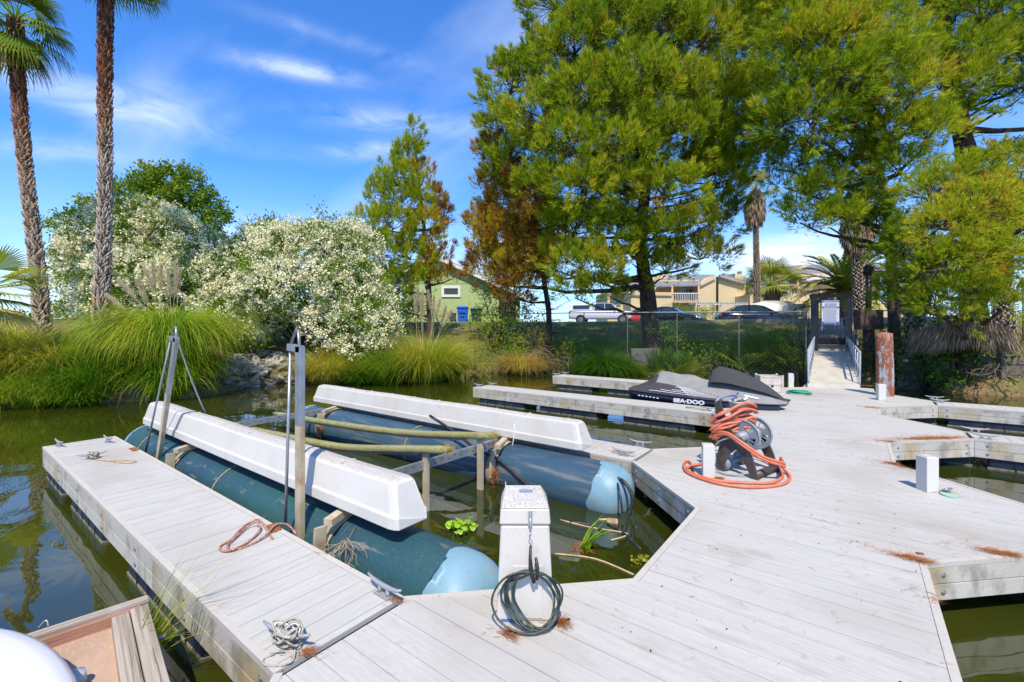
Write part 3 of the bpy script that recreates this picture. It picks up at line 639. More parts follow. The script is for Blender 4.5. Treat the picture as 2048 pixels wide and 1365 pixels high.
def lift_cover(label, y, z0, x0, x1, m, mtop, w=0.34, h=0.335):
    """long upturned white tub, lip at the bottom, sloped ends, ribs over the top"""
    t = thing('lift_cover', label, 'lift cover', group='white boat lift covers')
    def ring(x, xt, shrink):   # section as half trapezoid: bottom -> lip -> wall -> rounded top
        hw = w / 2
        prof = [(-hw - 0.006, z0), (-hw, z0 + 0.090), (-hw + 0.014, z0 + 0.104), (-hw + 0.062, z0 + h - 0.028), (-hw + 0.072, z0 + h - 0.010), (-hw + 0.092, z0 + h)]
        prof = prof + [(0, z0 + h + 0.012)] + [(-a, b) for a, b in reversed(prof)]
        return prof
    prof = ring(0, 0, 0); n = len(prof)
    secs = []
    # x stations with end slopes handled per z: bottom reaches the end, top is set back
    def xat(f, z, sg):
        zz_ = (z - z0) / h
        back = 0.0 if zz_ < 0.27 else (0.014 if zz_ < 0.33 else 0.014 + 0.075 * (zz_ - 0.3) / 0.7 + 0.02 * max(0, zz_ - 0.9) * 10)
        return back
    xs = [0.0, 0.035, 0.09, 0.2] + list(np.linspace(0.4, x1 - x0 - 0.4, 28)) + [x1 - x0 - 0.2, x1 - x0 - 0.09, x1 - x0 - 0.035, x1 - x0]
    L = x1 - x0
    for s_ in xs:
        rg = []
        e = min(s_, L - s_); cornr = 0.0
        for (yy, z) in prof:
            bk = xat(0, z, 1)
            x = x0 + (bk + (L - 2 * bk) * (s_ / L))
            rnd = 1.0
            if e < 0.09: rnd = (0.80 + 0.20 * (1 - (1 - e / 0.09) ** 2)) if e > 0 else 0.80
            zz_ = z - (0.012 if (e < 0.03 and z > z0 + h - 0.04) else 0) + (0.004 * math.sin(s_ * 3.1) if z > z0 + h - 0.03 else 0)
            rg.append(Vector((x, y + yy * rnd + 0.003 * math.sin(s_ * 1.3), zz_)))
        secs.append(rg)
    mb = MB(); mb.loft(secs, smooth=False, caps=True, closed=True)
    o = fixn(mb.build('tub', m, t)); o.data.materials.append(mtop)
    for p in o.data.polygons:
        if p.normal.z > 0.8 and p.center.z > z0 + h - 0.03: p.material_index = 1
    md = o.modifiers.new('b', 'BEVEL'); md.width = 0.008; md.segments = 3; md.limit_method = 'ANGLE'; md.angle_limit = math.radians(25)
    k = 0
    for x in np.arange(x0 + 0.55, x1 - 0.3, 0.62):
        mb = MB(); mb.box((x, y, z0 + h + 0.006), (0.022, w - 0.20, 0.012), bev=0.003); mb.build('rib', mtop, t); k += 1
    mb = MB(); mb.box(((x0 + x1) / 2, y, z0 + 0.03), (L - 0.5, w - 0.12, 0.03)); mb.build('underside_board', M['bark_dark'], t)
    return t
lift_cover('near white lift cover beside the tall posts, clean long side towards the camera', 2.15 + 0.17, 0.168, -9.12, -2.73, M['plastic_white'], M['lid_dirty'])
lift_cover('far white lift cover, grimy with yellow streaks, tied round with a cord', 5.05 + 0.17, 0.142, -9.2, -2.75, M['plastic_dirty'], M['lid_dirty'])

# lift frame: beams across, brackets on the pontoons
lf = thing('lift_crossbeam', 'steel lift cross beam with bolt holes joining the two blue pontoons', 'lift frame')
mb = MB()
def cbeam(xc, y0, y1, z0, z1):
    mb = MB()
    mb.bar((xc, y0, z0), (xc, y1, z1), 0.006, 0.10)
    mb.bar((xc - 0.022, y0, z0 + 0.047), (xc - 0.022, y1, z1 + 0.047), 0.044, 0.006)
    mb.bar((xc - 0.022, y0, z0 - 0.047), (xc - 0.022, y1, z1 - 0.047), 0.044, 0.006)
    o = mb.build('cross_beam', M['galv'], lf)
    h = MB()
    for k in range(int((y1 - y0) / 0.11)):
        yy = y0 + 0.08 + k * 0.11; zz_ = z0 + (z1 - z0) * (yy - y0) / (y1 - y0) + (0.02 if k % 2 else -0.008)
        h.tube([(xc + 0.0035, yy, zz_), (xc + 0.0055, yy, zz_)], 0.009, 8, smooth=False)
    hh = h.build('bolt_holes', M['black'], o); hh['kind'] = 'stuff'
cbeam(-4.0, 2.55, 4.92, 0.10, 0.085); cbeam(-8.55, 2.55, 4.92, 0.0, 0.02)
def bracket(y, zt, x, s):
    mb = MB(); mb.bar((x + 0.1, y - 0.33 * s, zt - 0.02), (x - 0.12, y + 0.25 * s, zt + 0.02), 0.08, 0.06); mb.build('bracket_arm', M['dirtysteel'], lf)
    mb = MB(); mb.bar((x + 0.06, y - 0.37, zt - 0.05), (x + 0.06, y - 0.40, zt - 0.42), 0.10, 0.03, up=(1, 0, 0)); mb.build('bracket_leg', M['dirtysteel'], lf)
    mb = MB(); R = 0.375
    zc = -0.30
    vs = []
    pts = [(y + R * math.cos(a), zc + R * math.sin(a)) for a in np.linspace(math.radians(20), math.radians(200), 22)]
    for (yy, z_) in pts: vs += [(x - 0.07, yy, z_), (x + 0.07, yy, z_)]
    mb.add(vs, [(2 * k, 2 * k + 1, 2 * k + 3, 2 * k + 2) for k in range(21)], True)
    o = mb.build('strap', M['strap'], lf); so_ = o.modifiers.new('s', 'SOLIDIFY'); so_.thickness = 0.012
    C = np.array([[x + 0.08, y - 0.40, -0.28]]) + RNG.normal(size=(130, 3)) * [0.035, 0.02, 0.06]
    V, Fc, T = needle_tufts(C, RNG.normal(size=(130, 3)), 3, 0.09, 0.004, 1.0, np.full(130, 0.3), 0.25)
    np_mesh('root_tangle', V, Fc, M['needle_litter'], lf, T)
bracket(LYN, 0.115, -3.55, 1); bracket(LYN, 0.10, -7.2, 1); bracket(LYF, 0.105, -3.95, 1); bracket(LYF, 0.09, -8.3, 1)

def bunk(label, y, pts, posts):
    t = thing('lift_bunk', label, 'lift bunk', group='carpeted boat bunks')
    mb = MB(); secs = []
    P_ = [Vector((x, y, z)) for x, z in pts]
    # resample
    fine = []
    for k in range(len(P_) - 1):
        for q in range(10): fine.append(P_[k].lerp(P_[k + 1], q / 10))
    fine.append(P_[-1])
    sm = [sum((fine[min(max(k + o_, 0), len(fine) - 1)] for o_ in range(-6, 7)), Vector()) / 13 for k in range(len(fine))]; sm[0] = fine[0]; sm[-1] = fine[-1]
    for k, c in enumerate(sm):
        hw, hh = 0.062, 0.042
        end = 1.0
        if k < 1: end = 0.85
        if k > len(sm) - 3: end = 1.08 if k < len(sm) - 1 else 0.8
        rg = []
        for q in range(14):
            a = 2 * math.pi * q / 14; ca, sa = math.cos(a), math.sin(a)
            rr = 1 + random.uniform(-0.045, 0.045)
            rg.append(c + Vector((0, math.copysign(abs(ca) ** 0.6, ca) * hw * rr * end, math.copysign(abs(sa) ** 0.6, sa) * hh * rr * end - hh)))
        secs.append(rg)
    mb.loft(secs, smooth=True); fixn(mb.build('carpet_pad', M['carpet'], t))
    mb = MB(); mb.loft([[c + Vector((0, a * 0.03, b - 0.105)) for a, b in ((-1, 0), (1, 0), (1, 0.04), (-1, 0.04))] for c in sm[2:-5]]); fixn(mb.build('bunk_board', M['timber'], t))
    # frayed fibres at the near end
    c = sm[-1]; C = np.array([[c.x - 0.02, c.y, c.z - 0.04]]) + RNG.normal(size=(260, 3)) * [0.035, 0.035, 0.03]
    V, Fc, T = needle_tufts(C, RNG.normal(size=(260, 3)) + [0.6, 0, 0], 3, 0.035, 0.003, 0.8, np.full(260, 0.86), 0.08)
    np_mesh('frayed_fibres', V, Fc, M['grass'], t, T)
    for x, zt, zb, w in posts:
        mb = MB(); mb.bar((x, y, zb), (x, y, zt), w, 0.04, up=(0, 1, 0)); mb.build('support_post', M['dirtysteel'], t)
bunk('far carpeted bunk rail with a rusted flat support post', 4.47, [(-9.6, -0.04), (-8.2, 0.0), (-6.9, 0.055), (-5.57, 0.13), (-4.69, 0.225), (-3.68, 0.355)], [(-3.93, 0.30, -0.7, 0.085), (-8.5, -0.08, -0.7, 0.085)])
bunk('near carpeted bunk rail, its right end frayed, passing behind the near cover', 3.57, [(-9.7, -0.12), (-7.5, -0.02), (-6.28, 0.03), (-5.5, 0.09), (-4.65, 0.225), (-3.60, 0.38)], [(-3.98, 0.31, -0.7, 0.075), (-8.5, -0.12, -0.7, 0.075)])

# tall guide posts
def gpost(label, base, top, rodtop, rodbase):
    t = thing('guide_post', label, 'post', group='tall steel guide posts of the lift')
    base, top = Vector(base), Vector(top)
    mid = base.lerp(top, 0.62)
    mb = MB(); mb.bar(base, mid, 0.085, 0.05, up=(0, 1, 0), bev=0.004); mb.build('stained_lower_post', M['dirtysteel'], t)
    mb = MB(); mb.bar(mid, top, 0.085, 0.05, up=(0, 1, 0), bev=0.004); mb.build('post', M['galv'], t)
    rt = Vector(rodtop)
    mb = MB(); mb.bar(top + Vector((0.03, 0, -0.025)), rt + Vector((-0.02, 0, -0.02)), 0.05, 0.06); mb.build('top_bracket', M['galv'], t)
    pk = (top + rt) / 2 + Vector((0.0, 0.02, 0.135))
    mb = MB(); mb.tube([rt + Vector((0, 0, 0.0)), pk + Vector((-0.02, 0, 0)), pk + Vector((0.02, 0, 0)), top + Vector((-0.01, 0, -0.005))], 0.014, 8); mb.build('top_loop', M['galv'], t)
    mb = MB(); mb.tube([rt, rodbase], 0.0135, 8); mb.build('guide_rod', M['galv'], t)
    return t
A = PY(600, 693, 2.02)
gpost('nearer steel guide post, upright, stained tan on its lower half', (A.x, 2.02, -0.3), A, PY(581, 690, 2.02), PY(571, 1045, 1.95))
Bt = PY(353, 676, 2.02); Bb = PY(316, 925, 2.02)
gpost('farther steel guide post leaning to the right, with a white cord tied at its top', Bb + (Bb - Bt) * 0.15, Bt, PY(343, 674, 2.02), PY(291, 905, 1.95))
def thing1(o, label, cat, group=None, kind=None): return tag(o, label, cat, group, kind)
mb = MB(); e0 = Bt + Vector((0.02, 0, -0.01)); e1 = PY(412, 829, 2.5)
mb.tube([e0.lerp(e1, k / 8) + Vector((0, 0, -0.05 * math.sin(math.pi * k / 8))) for k in range(9)], 0.010, 6)
thing1(mb.build('cord', M['rope_white']), 'white cord running down from the leaning post to the near lift cover', 'cord')

def curve_pts(P_, n=8):
    P_ = [Vector(p) for p in P_]; out = []
    for k in range(len(P_) - 1):
        p0 = P_[max(k - 1, 0)]; p1 = P_[k]; p2 = P_[k + 1]; p3 = P_[min(k + 2, len(P_) - 1)]
        for q in range(n):
            s_ = q / n
            out.append(0.5 * ((2 * p1) + (-p0 + p2) * s_ + (2 * p0 - 5 * p1 + 4 * p2 - p3) * s_ * s_ + (-p0 + 3 * p1 - 3 * p2 + p3) * s_ ** 3))
    out.append(P_[-1]); return out
def rope(name, pts, r, m, label, cat, n=8, parent=None):
    mb = MB(); mb.tube(curve_pts(pts, n), r, 7)
    o = mb.build(name, m, parent)
    return o if parent else tag(o, label, cat)
# cord round the far cover, hoses at the pontoon noses
rope('cord', [PY(1031, 836, 5.16), PY(1028, 855, 5.07), PY(1027, 880, 5.04), (PY(1020, 912, 5.02)), PY(1030, 903, 4.95), PY(1014, 945, 4.76), PY(1011, 975, 4.72)], 0.008, M['rope_white'], 'white cord looped over the far lift cover and hanging to the water', 'cord')
hz_ = PX_ = None
rope('hose', [(-2.24, 4.95, -0.06), (-2.12, 4.90, -0.07), (-2.02, 4.88, -0.17), (-2.0, 4.86, -0.30), (-2.05, 4.82, -0.43), (-2.1, 4.8, -0.5)], 0.021, M['rubber'], 'black hose looping down over the nose of the far pontoon', 'hose')
rope('hose', [(-2.22, 4.93, -0.08), (-2.13, 4.80, -0.14), (-2.08, 4.74, -0.24), (-2.06, 4.73, -0.36)], 0.013, M['rubber'], 'thin dark hose hanging close against the far pontoon nose', 'hose')
rope('hose', [PY(860, 832, 4.85), PY(905, 862, 4.78), PY(955, 900, 4.72), PY(985, 912, 4.72), PY(1010, 930, 4.72), PY(1045, 962, 4.70), PY(1080, 990, 4.68)], 0.022, M['rubber'], 'long black hose lying along the side of the far blue pontoon', 'hose')
h0 = PY(930, 1120, 2.30)
rope('hose', [(-2.05, 2.25, -0.10), (-1.95, 2.24, -0.115), (-1.80, 2.24, -0.16), (-1.55, 2.33, -0.24), (-1.32, 2.42, -0.33), (-1.18, 2.50, -0.44), (-1.1, 2.55, -0.52)], 0.027, M['rubber'], 'thick black hose from the pale blue tank end passing behind the white pedestal', 'hose')

# dead roots hanging on the near tank
def twigs(name, c, n, L, sp, m, label, cat, r=0.0022, down=0.8, parent=None):
    mb = MB()
    for k in range(n):
        p = Vector(c) + Vector([random.gauss(0, sp * 0.3) for _ in range(3)]); pts = [p.copy()]
        d = Vector((random.gauss(0, 0.7), random.gauss(0, 0.7), -down))
        for q in range(5):
            d = (d + Vector([random.gauss(0, 0.7) for _ in range(3)]) * 0.6).normalized(); p = p + d * L / 5; pts.append(p.copy())
        mb.tube(pts, r, 3, cap=False)
    o = mb.build(name, m, parent)
    return tag(o, label, cat) if label else o
c = PY(690, 1030, 2.02); twigs('dead_roots', (c.x, 2.01, 0.02), 26, 0.28, 0.05, M['strap'], 'clump of dry roots hanging on the near green blue pontoon', 'roots')

# ------------------------------------------------------------------ power pedestal
ped = thing('power_pedestal', 'white dock power pedestal with dirty speckled lid and hanging cord', 'pedestal', (PZ(1049, 1215).x, PZ(1049, 1215).y, 0), math.radians(37.3))
def frust(mb, z0, z1, a0, a1, b0, b1, bev=0.012):
    rg = lambda a, b2, z: [Vector((sx_ * a / 2 - sx_ * (bev if q in (0,) else 0) * 0, sy_ * b2 / 2, z)) for sx_, sy_ in ((-1, -1), (1, -1), (1, 1), (-1, 1)) for q in (1,)]
    mb.loft([rg(a0, b0, z0), rg(a1, b1, z1)])
mb = MB(); frust(mb, 0.0, 0.55, 0.335, 0.285, 0.27, 0.23); fixn(mb.build('body', M['plastic_dirty'], ped, bevel=0.014))
mb = MB(); frust(mb, 0.552, 0.645, 0.300, 0.285, 0.245, 0.23); fixn(mb.build('lid_skirt', M['plastic_dirty'], ped, bevel=0.012))
# sloped lid top rises to the back
mb = MB(); mb.loft([[Vector((-0.1425, -0.115, 0.646)), Vector((0.1425, -0.115, 0.646)), Vector((0.1425, 0.115, 0.646)), Vector((-0.1425, 0.115, 0.646))], [Vector((-0.132, -0.10, 0.655)), Vector((0.132, -0.10, 0.655)), Vector((0.105, 0.115, 0.705)), Vector((-0.115, 0.115, 0.705))]])
fixn(mb.build('lid', M['lid_dirty'], ped, bevel=0.01))
M['window_blue'] = mat('photocell_glass', (0.16, 0.25, 0.38), 0.15)
for yy, w, m in ((0.045, 0.085, M['window_blue']), (-0.035, 0.10, M['lt_grey_plastic'])):
    mb = MB(); zt = 0.6555 + (yy + 0.10) / 0.215 * 0.05; mb.box((0.01, yy, zt + 0.002), (w, 0.028, 0.005), R=Matrix.Rotation(math.radians(13), 3, 'X')); mb.build('lid_plate', m, ped)
mb = MB(); mb.box((0.03, -0.1275, 0.595), (0.024, 0.012, 0.08)); mb.tube([(0.03, -0.137, 0.60), (0.03, -0.137, 0.52)], 0.006, 6); mb.build('latch', M['galv'], ped)
mb = MB(); mb.box((0.015, -0.1315, 0.17), (0.17, 0.006, 0.30), R=Matrix.Rotation(math.radians(-2), 3, 'X')); mb.build('front_panel', M['plastic_dirty'], ped, bevel=0.004)
mb = MB(); mb.box((-0.09, -0.134, 0.010), (0.10, 0.006, 0.014)); mb.build('base_trim', mat('blue_tape', (0.05, 0.15, 0.42), 0.5), ped)
PM = Matrix.Translation(ped.location) @ Matrix.Rotation(math.radians(37.3), 4, 'Z')
def pp(x, y, z): return PM @ Vector((x, y, z))
# hanging extension cord: S hook, strap, coil
mb = MB(); mb.tube([pp(*q) for q in ((0.03, -0.142, 0.525), (0.022, -0.150, 0.50), (0.040, -0.150, 0.47), (0.030, -0.150, 0.45))], 0.003, 6); hk = mb.build('hook', M['galv'])
tag(hk, 'small wire hook holding the green cord on the pedestal', 'hook')
cord = thing('extension_cord', 'coiled dark green extension cord hanging on the front of the pedestal', 'cord')
random.seed(5)
for k in range(7):
    a0 = random.uniform(-0.05, 0.05); rx = (0.155, 0.145, 0.125, 0.17, 0.115, 0.20, 0.15)[k]; rz_ = (0.175, 0.19, 0.165, 0.20, 0.15, 0.205, 0.185)[k]
    cx_ = (0.035, 0.05, 0.07, 0.02, 0.06, -0.02, 0.045)[k]; topz = 0.305
    pts = []
    for q in range(33):
        a = 2 * math.pi * q / 32
        x = cx_ * (0.5 - 0.5 * math.cos(a)) + 0.02 + rx * math.sin(a + 0.10 * math.sin(2 * a + k)); z = topz - (topz - 0.012) * (0.5 - 0.5 * math.cos(a)) * (0.80 + 0.2 * rz_ / 0.205)
        low = max(0.0, 0.10 - z)
        pts.append(pp(x, -0.155 - 0.012 * (k % 3) - 0.03 * (0.3 - z) - low * 0.9 - (0.0 if abs(x) < 0.16 else 0), z + 0.006 * (k % 2)))
    mb = MB(); mb.tube(pts, 0.0058, 6, cap=False); mb.build('coil_loop', M['cord'], cord)
mb = MB(); mb.tube([pp(0.03, -0.158, 0.45), pp(0.028, -0.165, 0.38), pp(0.035, -0.175, 0.30), pp(0.05, -0.18, 0.25)], [0.007, 0.010, 0.014, 0.010], 6); mb.tube([pp(0.06, -0.165, 0.385), pp(0.07, -0.172, 0.33), pp(0.065, -0.185, 0.27)], [0.008, 0.011, 0.009], 6); mb.build('tie_strap', M['rubber'], cord)
mb = MB(); mb.tube([pp(-0.075, -0.17, 0.265), pp(-0.03, -0.178, 0.285), pp(0.02, -0.178, 0.30)], [0.013, 0.016, 0.008], 8); mb.box(pp(-0.09, -0.168, 0.262), (0.02, 0.02, 0.022)); mb.build('plug', M['rubber'], cord)
mb = MB(); mb.tube(curve_pts([pp(-0.02, -0.19, 0.012), pp(0.08, -0.2, 0.007), pp(0.16, -0.17, 0.007), pp(0.26, -0.12, 0.007)]), 0.0058, 6); mb.build('cord_tail', M['cord'], cord)

# ------------------------------------------------------------------ white post sleeves
def sleeve(x, y, h, w, rz, label):
    t = thing('post_sleeve', label, 'post', (x, y, 0), rz, 'white utility post sleeves on the deck')
    mb = MB(); mb.box((0, 0, h / 2), (w, w * 1.05, h)); mb.build('sleeve', M['plastic_white'], t, bevel=0.006)
    mb = MB(); mb.box((0, 0, h + 0.003), (w - 0.03, w - 0.03, 0.006)); mb.build('top_cap', M['plastic_white'], t)
    mb = MB(); mb.box((w / 2 + 0.006, 0, h * 0.62), (0.012, w * 0.5, h * 0.34)); mb.build('socket_plate', M['lt_grey_plastic'], t)
    return t
p = PZ(1856, 985); sleeve(p.x, p.y + 0.06, 0.36, 0.125, math.radians(38), 'white post sleeve at the right beside the nearest right slip')
p = PZ(1412, 955); sleeve(p.x + .01, p.y + 0.05, 0.365, 0.125, math.radians(22), 'white post sleeve in front of the orange hose reel')
p = PZ(1762, 801); sleeve(p.x, p.y + 0.05, 0.37, 0.15, math.radians(20), 'white post sleeve in front of the rusty pile')
p = PZ(1581, 776); sleeve(p.x, p.y + 0.05, 0.40, 0.13, math.radians(15), 'white post sleeve between beige crate and ramp')

# pile with hoop
pl = thing('mooring_pile', 'round wooden pile with peeling red and pale blue paint', 'pile', (0.60, 14.62, 0))
mb = MB(); N = 28; rings = []
for k, z in enumerate(np.linspace(-1.5, 1.56, 26)):
    lean = (z - 0) * -0.018
    rings.append([Vector((lean + (0.175 + 0.006 * math.sin(a * 5 + z * 2) + 0.004 * math.sin(a * 11)) * math.cos(a), (0.175 + 0.006 * math.sin(a * 5 + z * 2)) * math.sin(a), z + (0.03 * math.cos(a + 2) if k == 25 else 0))) for a in [2 * math.pi * q / N for q in range(N)]])
mb.loft(rings, smooth=True); fixn(mb.build('shaft', M['pile'], pl))

# beige crate
c0 = PZ(1544, 785)
cr = thing('plastic_crate', 'beige slatted plastic crate standing on the dock behind the jet ski', 'crate', (c0.x - 0.1, c0.y + 0.22, 0), math.radians(24))
w, d, h = 0.56, 0.46, 0.42
mb = MB(); mb.box((0, -d / 2, h / 2), (w - 0.06, 0.02, h)); mb.box((0, d / 2, h / 2), (w - 0.06, 0.02, h)); mb.box((-w / 2 + 0.02, 0, h / 2), (0.02, d, h)); mb.box((w / 2 - 0.02, 0, h / 2), (0.02, d, h)); mb.box((0, 0, 0.03), (w - 0.05, d - 0.03, 0.02)); mb.build('walls', M['crate'], cr)
for sx_ in (-1, 1):
    for sy_ in (-1, 1):
        mb = MB(); mb.box((sx_ * (w / 2 - 0.025), sy_ * (d / 2), h / 2 + 0.015), (0.05, 0.05, h + 0.03), bev=0.006); mb.build('corner_post', M['crate'], cr)
for z in (0.03, 0.21, 0.40):
    for sy_ in (-1, 1):
        mb = MB(); mb.box((0, sy_ * (d / 2 + 0.013), z), (w - 0.11, 0.012, 0.035), bev=0.003); mb.build('slat', M['crate'], cr)
mb = MB(); mb.tube([(0.01, -d / 2 - 0.011, 0.16), (0.01, -d / 2 - 0.014, 0.16)], 0.035, 14, smooth=False); mb.build('hole_plug', M['rubber'], cr)

# ------------------------------------------------------------------ covered jet ski
js = thing('jet_ski', 'jet ski moored under a grey and charcoal fitted cover', 'jet ski', (-2.83, 10.85, -0.14))
J = js.location.copy()
# local frame: x from -1.55 (stern) to 1.6 (bow), +z up
def jsec(x, hw, zc, zs, ztop, crown, n=9):
    """closed cover section from port gunwale over the top to starboard"""
    pts = []
    for k in range(n):
        s_ = -1 + 2 * k / (n - 1); a = abs(s_)
        z = ztop - (ztop - zs) * (a ** crown)
        pts.append(Vector((x, s_ * hw, z)))
    return pts
# key profile: (x, half width, gunwale z, top z, crown)
prof = [(-1.56, 0.40, 0.36, 0.40, 2.0), (-1.45, 0.47, 0.345, 0.44, 1.6), (-1.25, 0.50, 0.34, 0.56, 1.35), (-1.10, 0.51, 0.335, 0.66, 1.2), (-1.02, 0.515, 0.33, 0.80, 1.15), (-0.88, 0.52, 0.325, 0.915, 1.2), (-0.70, 0.53, 0.32, 0.90, 1.15), (-0.45, 0.54, 0.31, 0.845, 1.1), (-0.22, 0.545, 0.305, 0.86, 1.1), (-0.12, 0.55, 0.30, 0.84, 1.1), (0.05, 0.555, 0.30, 0.765, 1.1), (0.18, 0.56, 0.30, 0.735, 1.1), (0.30, 0.56, 0.295, 0.76, 1.1),
        (0.6, 0.55, 0.29, 0.77, 1.05), (0.9, 0.52, 0.285, 0.72, 1.05), (1.15, 0.46, 0.28, 0.64, 1.05), (1.4, 0.36, 0.275, 0.52, 1.1), (1.6, 0.22, 0.27, 0.40, 1.2), (1.72, 0.07, 0.265, 0.31, 1.4)]
secs = []
NS = 25
for (x, hw, zs, zt, cr_) in prof:
    pts = jsec(x, hw, 0, zs, zt, cr_, NS)
    secs.append(pts)
prof = [(x, hw, zs, zs + (zt - zs) * 0.80, c_) for x, hw, zs, zt, c_ in prof]
secs = [jsec(x, hw, 0, zs, zt, cr_, NS) for (x, hw, zs, zt, cr_) in prof]
# interpolate stations
def densify(secs, m=4):
    out = []
    for a, b2 in zip(secs[:-1], secs[1:]):
        for q in range(m): out.append([p.lerp(p2, q / m) for p, p2 in zip(a, b2)])
    out.append(secs[-1]); return out
dsec = densify(secs)
mb = MB(); mb.loft(dsec, smooth=True, caps=False, closed=False)
o = mb.build('grey_cover', M['cover_grey'], js); o.data.materials.append(M['cover_black'])
for p in o.data.polygons:
    c_ = p.center
    low = abs(c_.y) > 0.33 - 0.0 * c_.x
    if c_.x < 0.62 and c_.z < 0.36 + max(0, (-0.05 - c_.x)) * 0.155 + 0.06 * (c_.x < -0.2) + (0.16 if c_.x < -0.9 else 0) and c_.x < -0.02: p.material_index = 1
    if c_.x < -1.06: p.material_index = 1
s1 = o.modifiers.new('s', 'SOLIDIFY'); s1.thickness = 0.006
# hem roll
for sg in (-1, 1):
    mb = MB(); mb.tube([s_[0 if sg < 0 else -1] + Vector((0, sg * 0.004, -0.006)) for s_ in dsec], 0.013, 6); mb.build('hem', M['cover_black'], js)
# charcoal hood over the handlebars
hood = [(0.20, 0.10, 0.72, 0.76), (0.24, 0.24, 0.70, 0.95), (0.27, 0.31, 0.72, 1.07), (0.36, 0.33, 0.735, 1.14), (0.50, 0.335, 0.74, 1.135), (0.72, 0.33, 0.72, 1.07), (0.95, 0.31, 0.66, 0.97), (1.18, 0.26, 0.59, 0.84), (1.38, 0.20, 0.52, 0.68), (1.56, 0.12, 0.42, 0.50), (1.68, 0.04, 0.33, 0.37)]
hood = [(x, hw, 0.30 + (zs - 0.30) * 0.80, 0.30 + (zt - 0.30) * 0.80) for x, hw, zs, zt in hood]
hs_ = []
for (x, hw, zs, zt) in hood:
    pts = []
    for k in range(17):
        s_ = -1 + k / 8; a = abs(s_)
        pts.append(Vector((x + (0.05 * (1 - a) if x < 0.4 else 0), s_ * hw * (1 + 0.0), zt - (zt - zs) * a ** 2.3)))
    hs_.append(pts)
mb = MB(); mb.loft(densify(hs_, 3), smooth=True, caps=True, closed=False); fixn(mb.build('hood', M['cover_black'], js))
# hull
mb = MB(); rings = []
for (x, hw, zs, zt, cr_) in prof[:-1]:
    w_ = hw * 0.97; kz = -0.42 + max(0, x - 0.9) * 0.62
    zb = zs - 0.012
    rings.append([Vector((x, -w_, zb)), Vector((x, -w_ * 1.01, zb - 0.06)), Vector((x, -w_ * 0.93, zb - 0.17)), Vector((x, -w_ * 0.6, min(kz + 0.1, zb - 0.18))), Vector((x, 0, min(kz, zb - 0.2))), Vector((x, w_ * 0.6, min(kz + 0.1, zb - 0.18))), Vector((x, w_ * 0.93, zb - 0.17)), Vector((x, w_ * 1.01, zb - 0.06)), Vector((x, w_, zb))])
mb.loft(rings, smooth=True); fixn(mb.build('hull', M['hull_navy'], js))
def surf_y(x):   # near-side cover point from (x, height fraction)
    xs = [p[0] for p in prof]
    return lambda f_: None
def cov(x, a):
    """point on the near (-y) side of the cover; a = |s| in 0..1"""
    X_ = [p[0] for p in prof]
    hw = np.interp(x, X_, [p[1] for p in prof]); zs = np.interp(x, X_, [p[2] for p in prof]); zt = np.interp(x, X_, [p[3] for p in prof]); c_ = np.interp(x, X_, [p[4] for p in prof])
    return Vector((x, -a * hw, zt - (zt - zs) * a ** c_))
def ribbon(mb, pa, pb, w, off=0.018, m=6, w2=None):
    """flat printed strip between parameter points on the cover"""
    w2 = w2 or w; vs = []
    pa, pb = Vector(pa), Vector(pb); d = (pb - pa).normalized(); n_ = Vector((-d.y, d.x))
    for k in range(m + 1):
        c_ = pa.lerp(pb, k / m); ww = w + (w2 - w) * k / m
        for sg in (-1, 1):
            q = c_ + n_ * sg * ww / 2; p3 = cov(q.x, q.y); vs.append(p3 + Vector((0, -off, off)))
    mb.add(vs, [(2 * k, 2 * k + 1, 2 * k + 3, 2 * k + 2) for k in range(m)])
# fan of white stripes on the side
mb = MB()
for k in range(15):
    f_ = k / 14
    top = (-0.42 + 0.92 * f_, 0.60 + 0.28 * f_ ** 1.3); bot = (-0.08 + 0.66 * f_, 0.965)
    ribbon(mb, top, bot, 0.022 - 0.010 * f_, m=6, w2=0.009)
for x0_, x1_, a_ in ((-1.02, -0.12, 0.93), (-0.75, -0.16, 0.86), (-0.5, -0.2, 0.79)): ribbon(mb, (x0_, a_), (x1_, a_), 0.014, m=5)
fp = mb.build('stripe_print', M['cover_print'], js)
fb = MB(); vs = []
for k in range(13):
    f_ = k / 12; a_ = cov(-0.45 + 0.98 * f_, 0.58 + 0.28 * f_ ** 1.3); b_ = cov(-0.14 + 0.74 * f_, 0.985); 
    for q in range(5):
        f2 = q / 4; x_ = (-0.45 + 0.98 * f_) * (1 - f2) + (-0.14 + 0.74 * f_) * f2; aa = (0.58 + 0.28 * f_ ** 1.3) * (1 - f2) + 0.985 * f2
        vs.append(cov(x_, aa) + Vector((0, -0.013, 0.013)))
fb.add(vs, [(k * 5 + q, k * 5 + q + 1, (k + 1) * 5 + q + 1, (k + 1) * 5 + q) for k in range(12) for q in range(4)]); fb.build('fan_panel', M['cover_black'], js)
mb = MB(); ribbon(mb, (0.86, 0.55), (0.80, 0.74), 0.02); mb.build('seam_tab', M['cover_black'], js)
def text_obj(body, size, m, name, parent, M4, off=0.0, ext=0.002, align='CENTER', sx_=1.0):
    cu = bpy.data.curves.new(name, 'FONT'); cu.body = body; cu.size = size; cu.extrude = ext; cu.offset = off; cu.align_x = align; cu.align_y = 'CENTER'
    tmp = bpy.data.objects.new(name, cu); COL.objects.link(tmp)
    dg = bpy.context.evaluated_depsgraph_get(); me = bpy.data.meshes.new_from_object(tmp.evaluated_get(dg))
    bpy.data.objects.remove(tmp); me.materials.clear(); me.materials.append(m); me.name = name
    me.transform(Matrix.Diagonal((sx_, 1, 1, 1)))
    me.transform(M4)
    o = bpy.data.objects.new(name, me); COL.objects.link(o)
    if parent: o.parent = parent
    return o
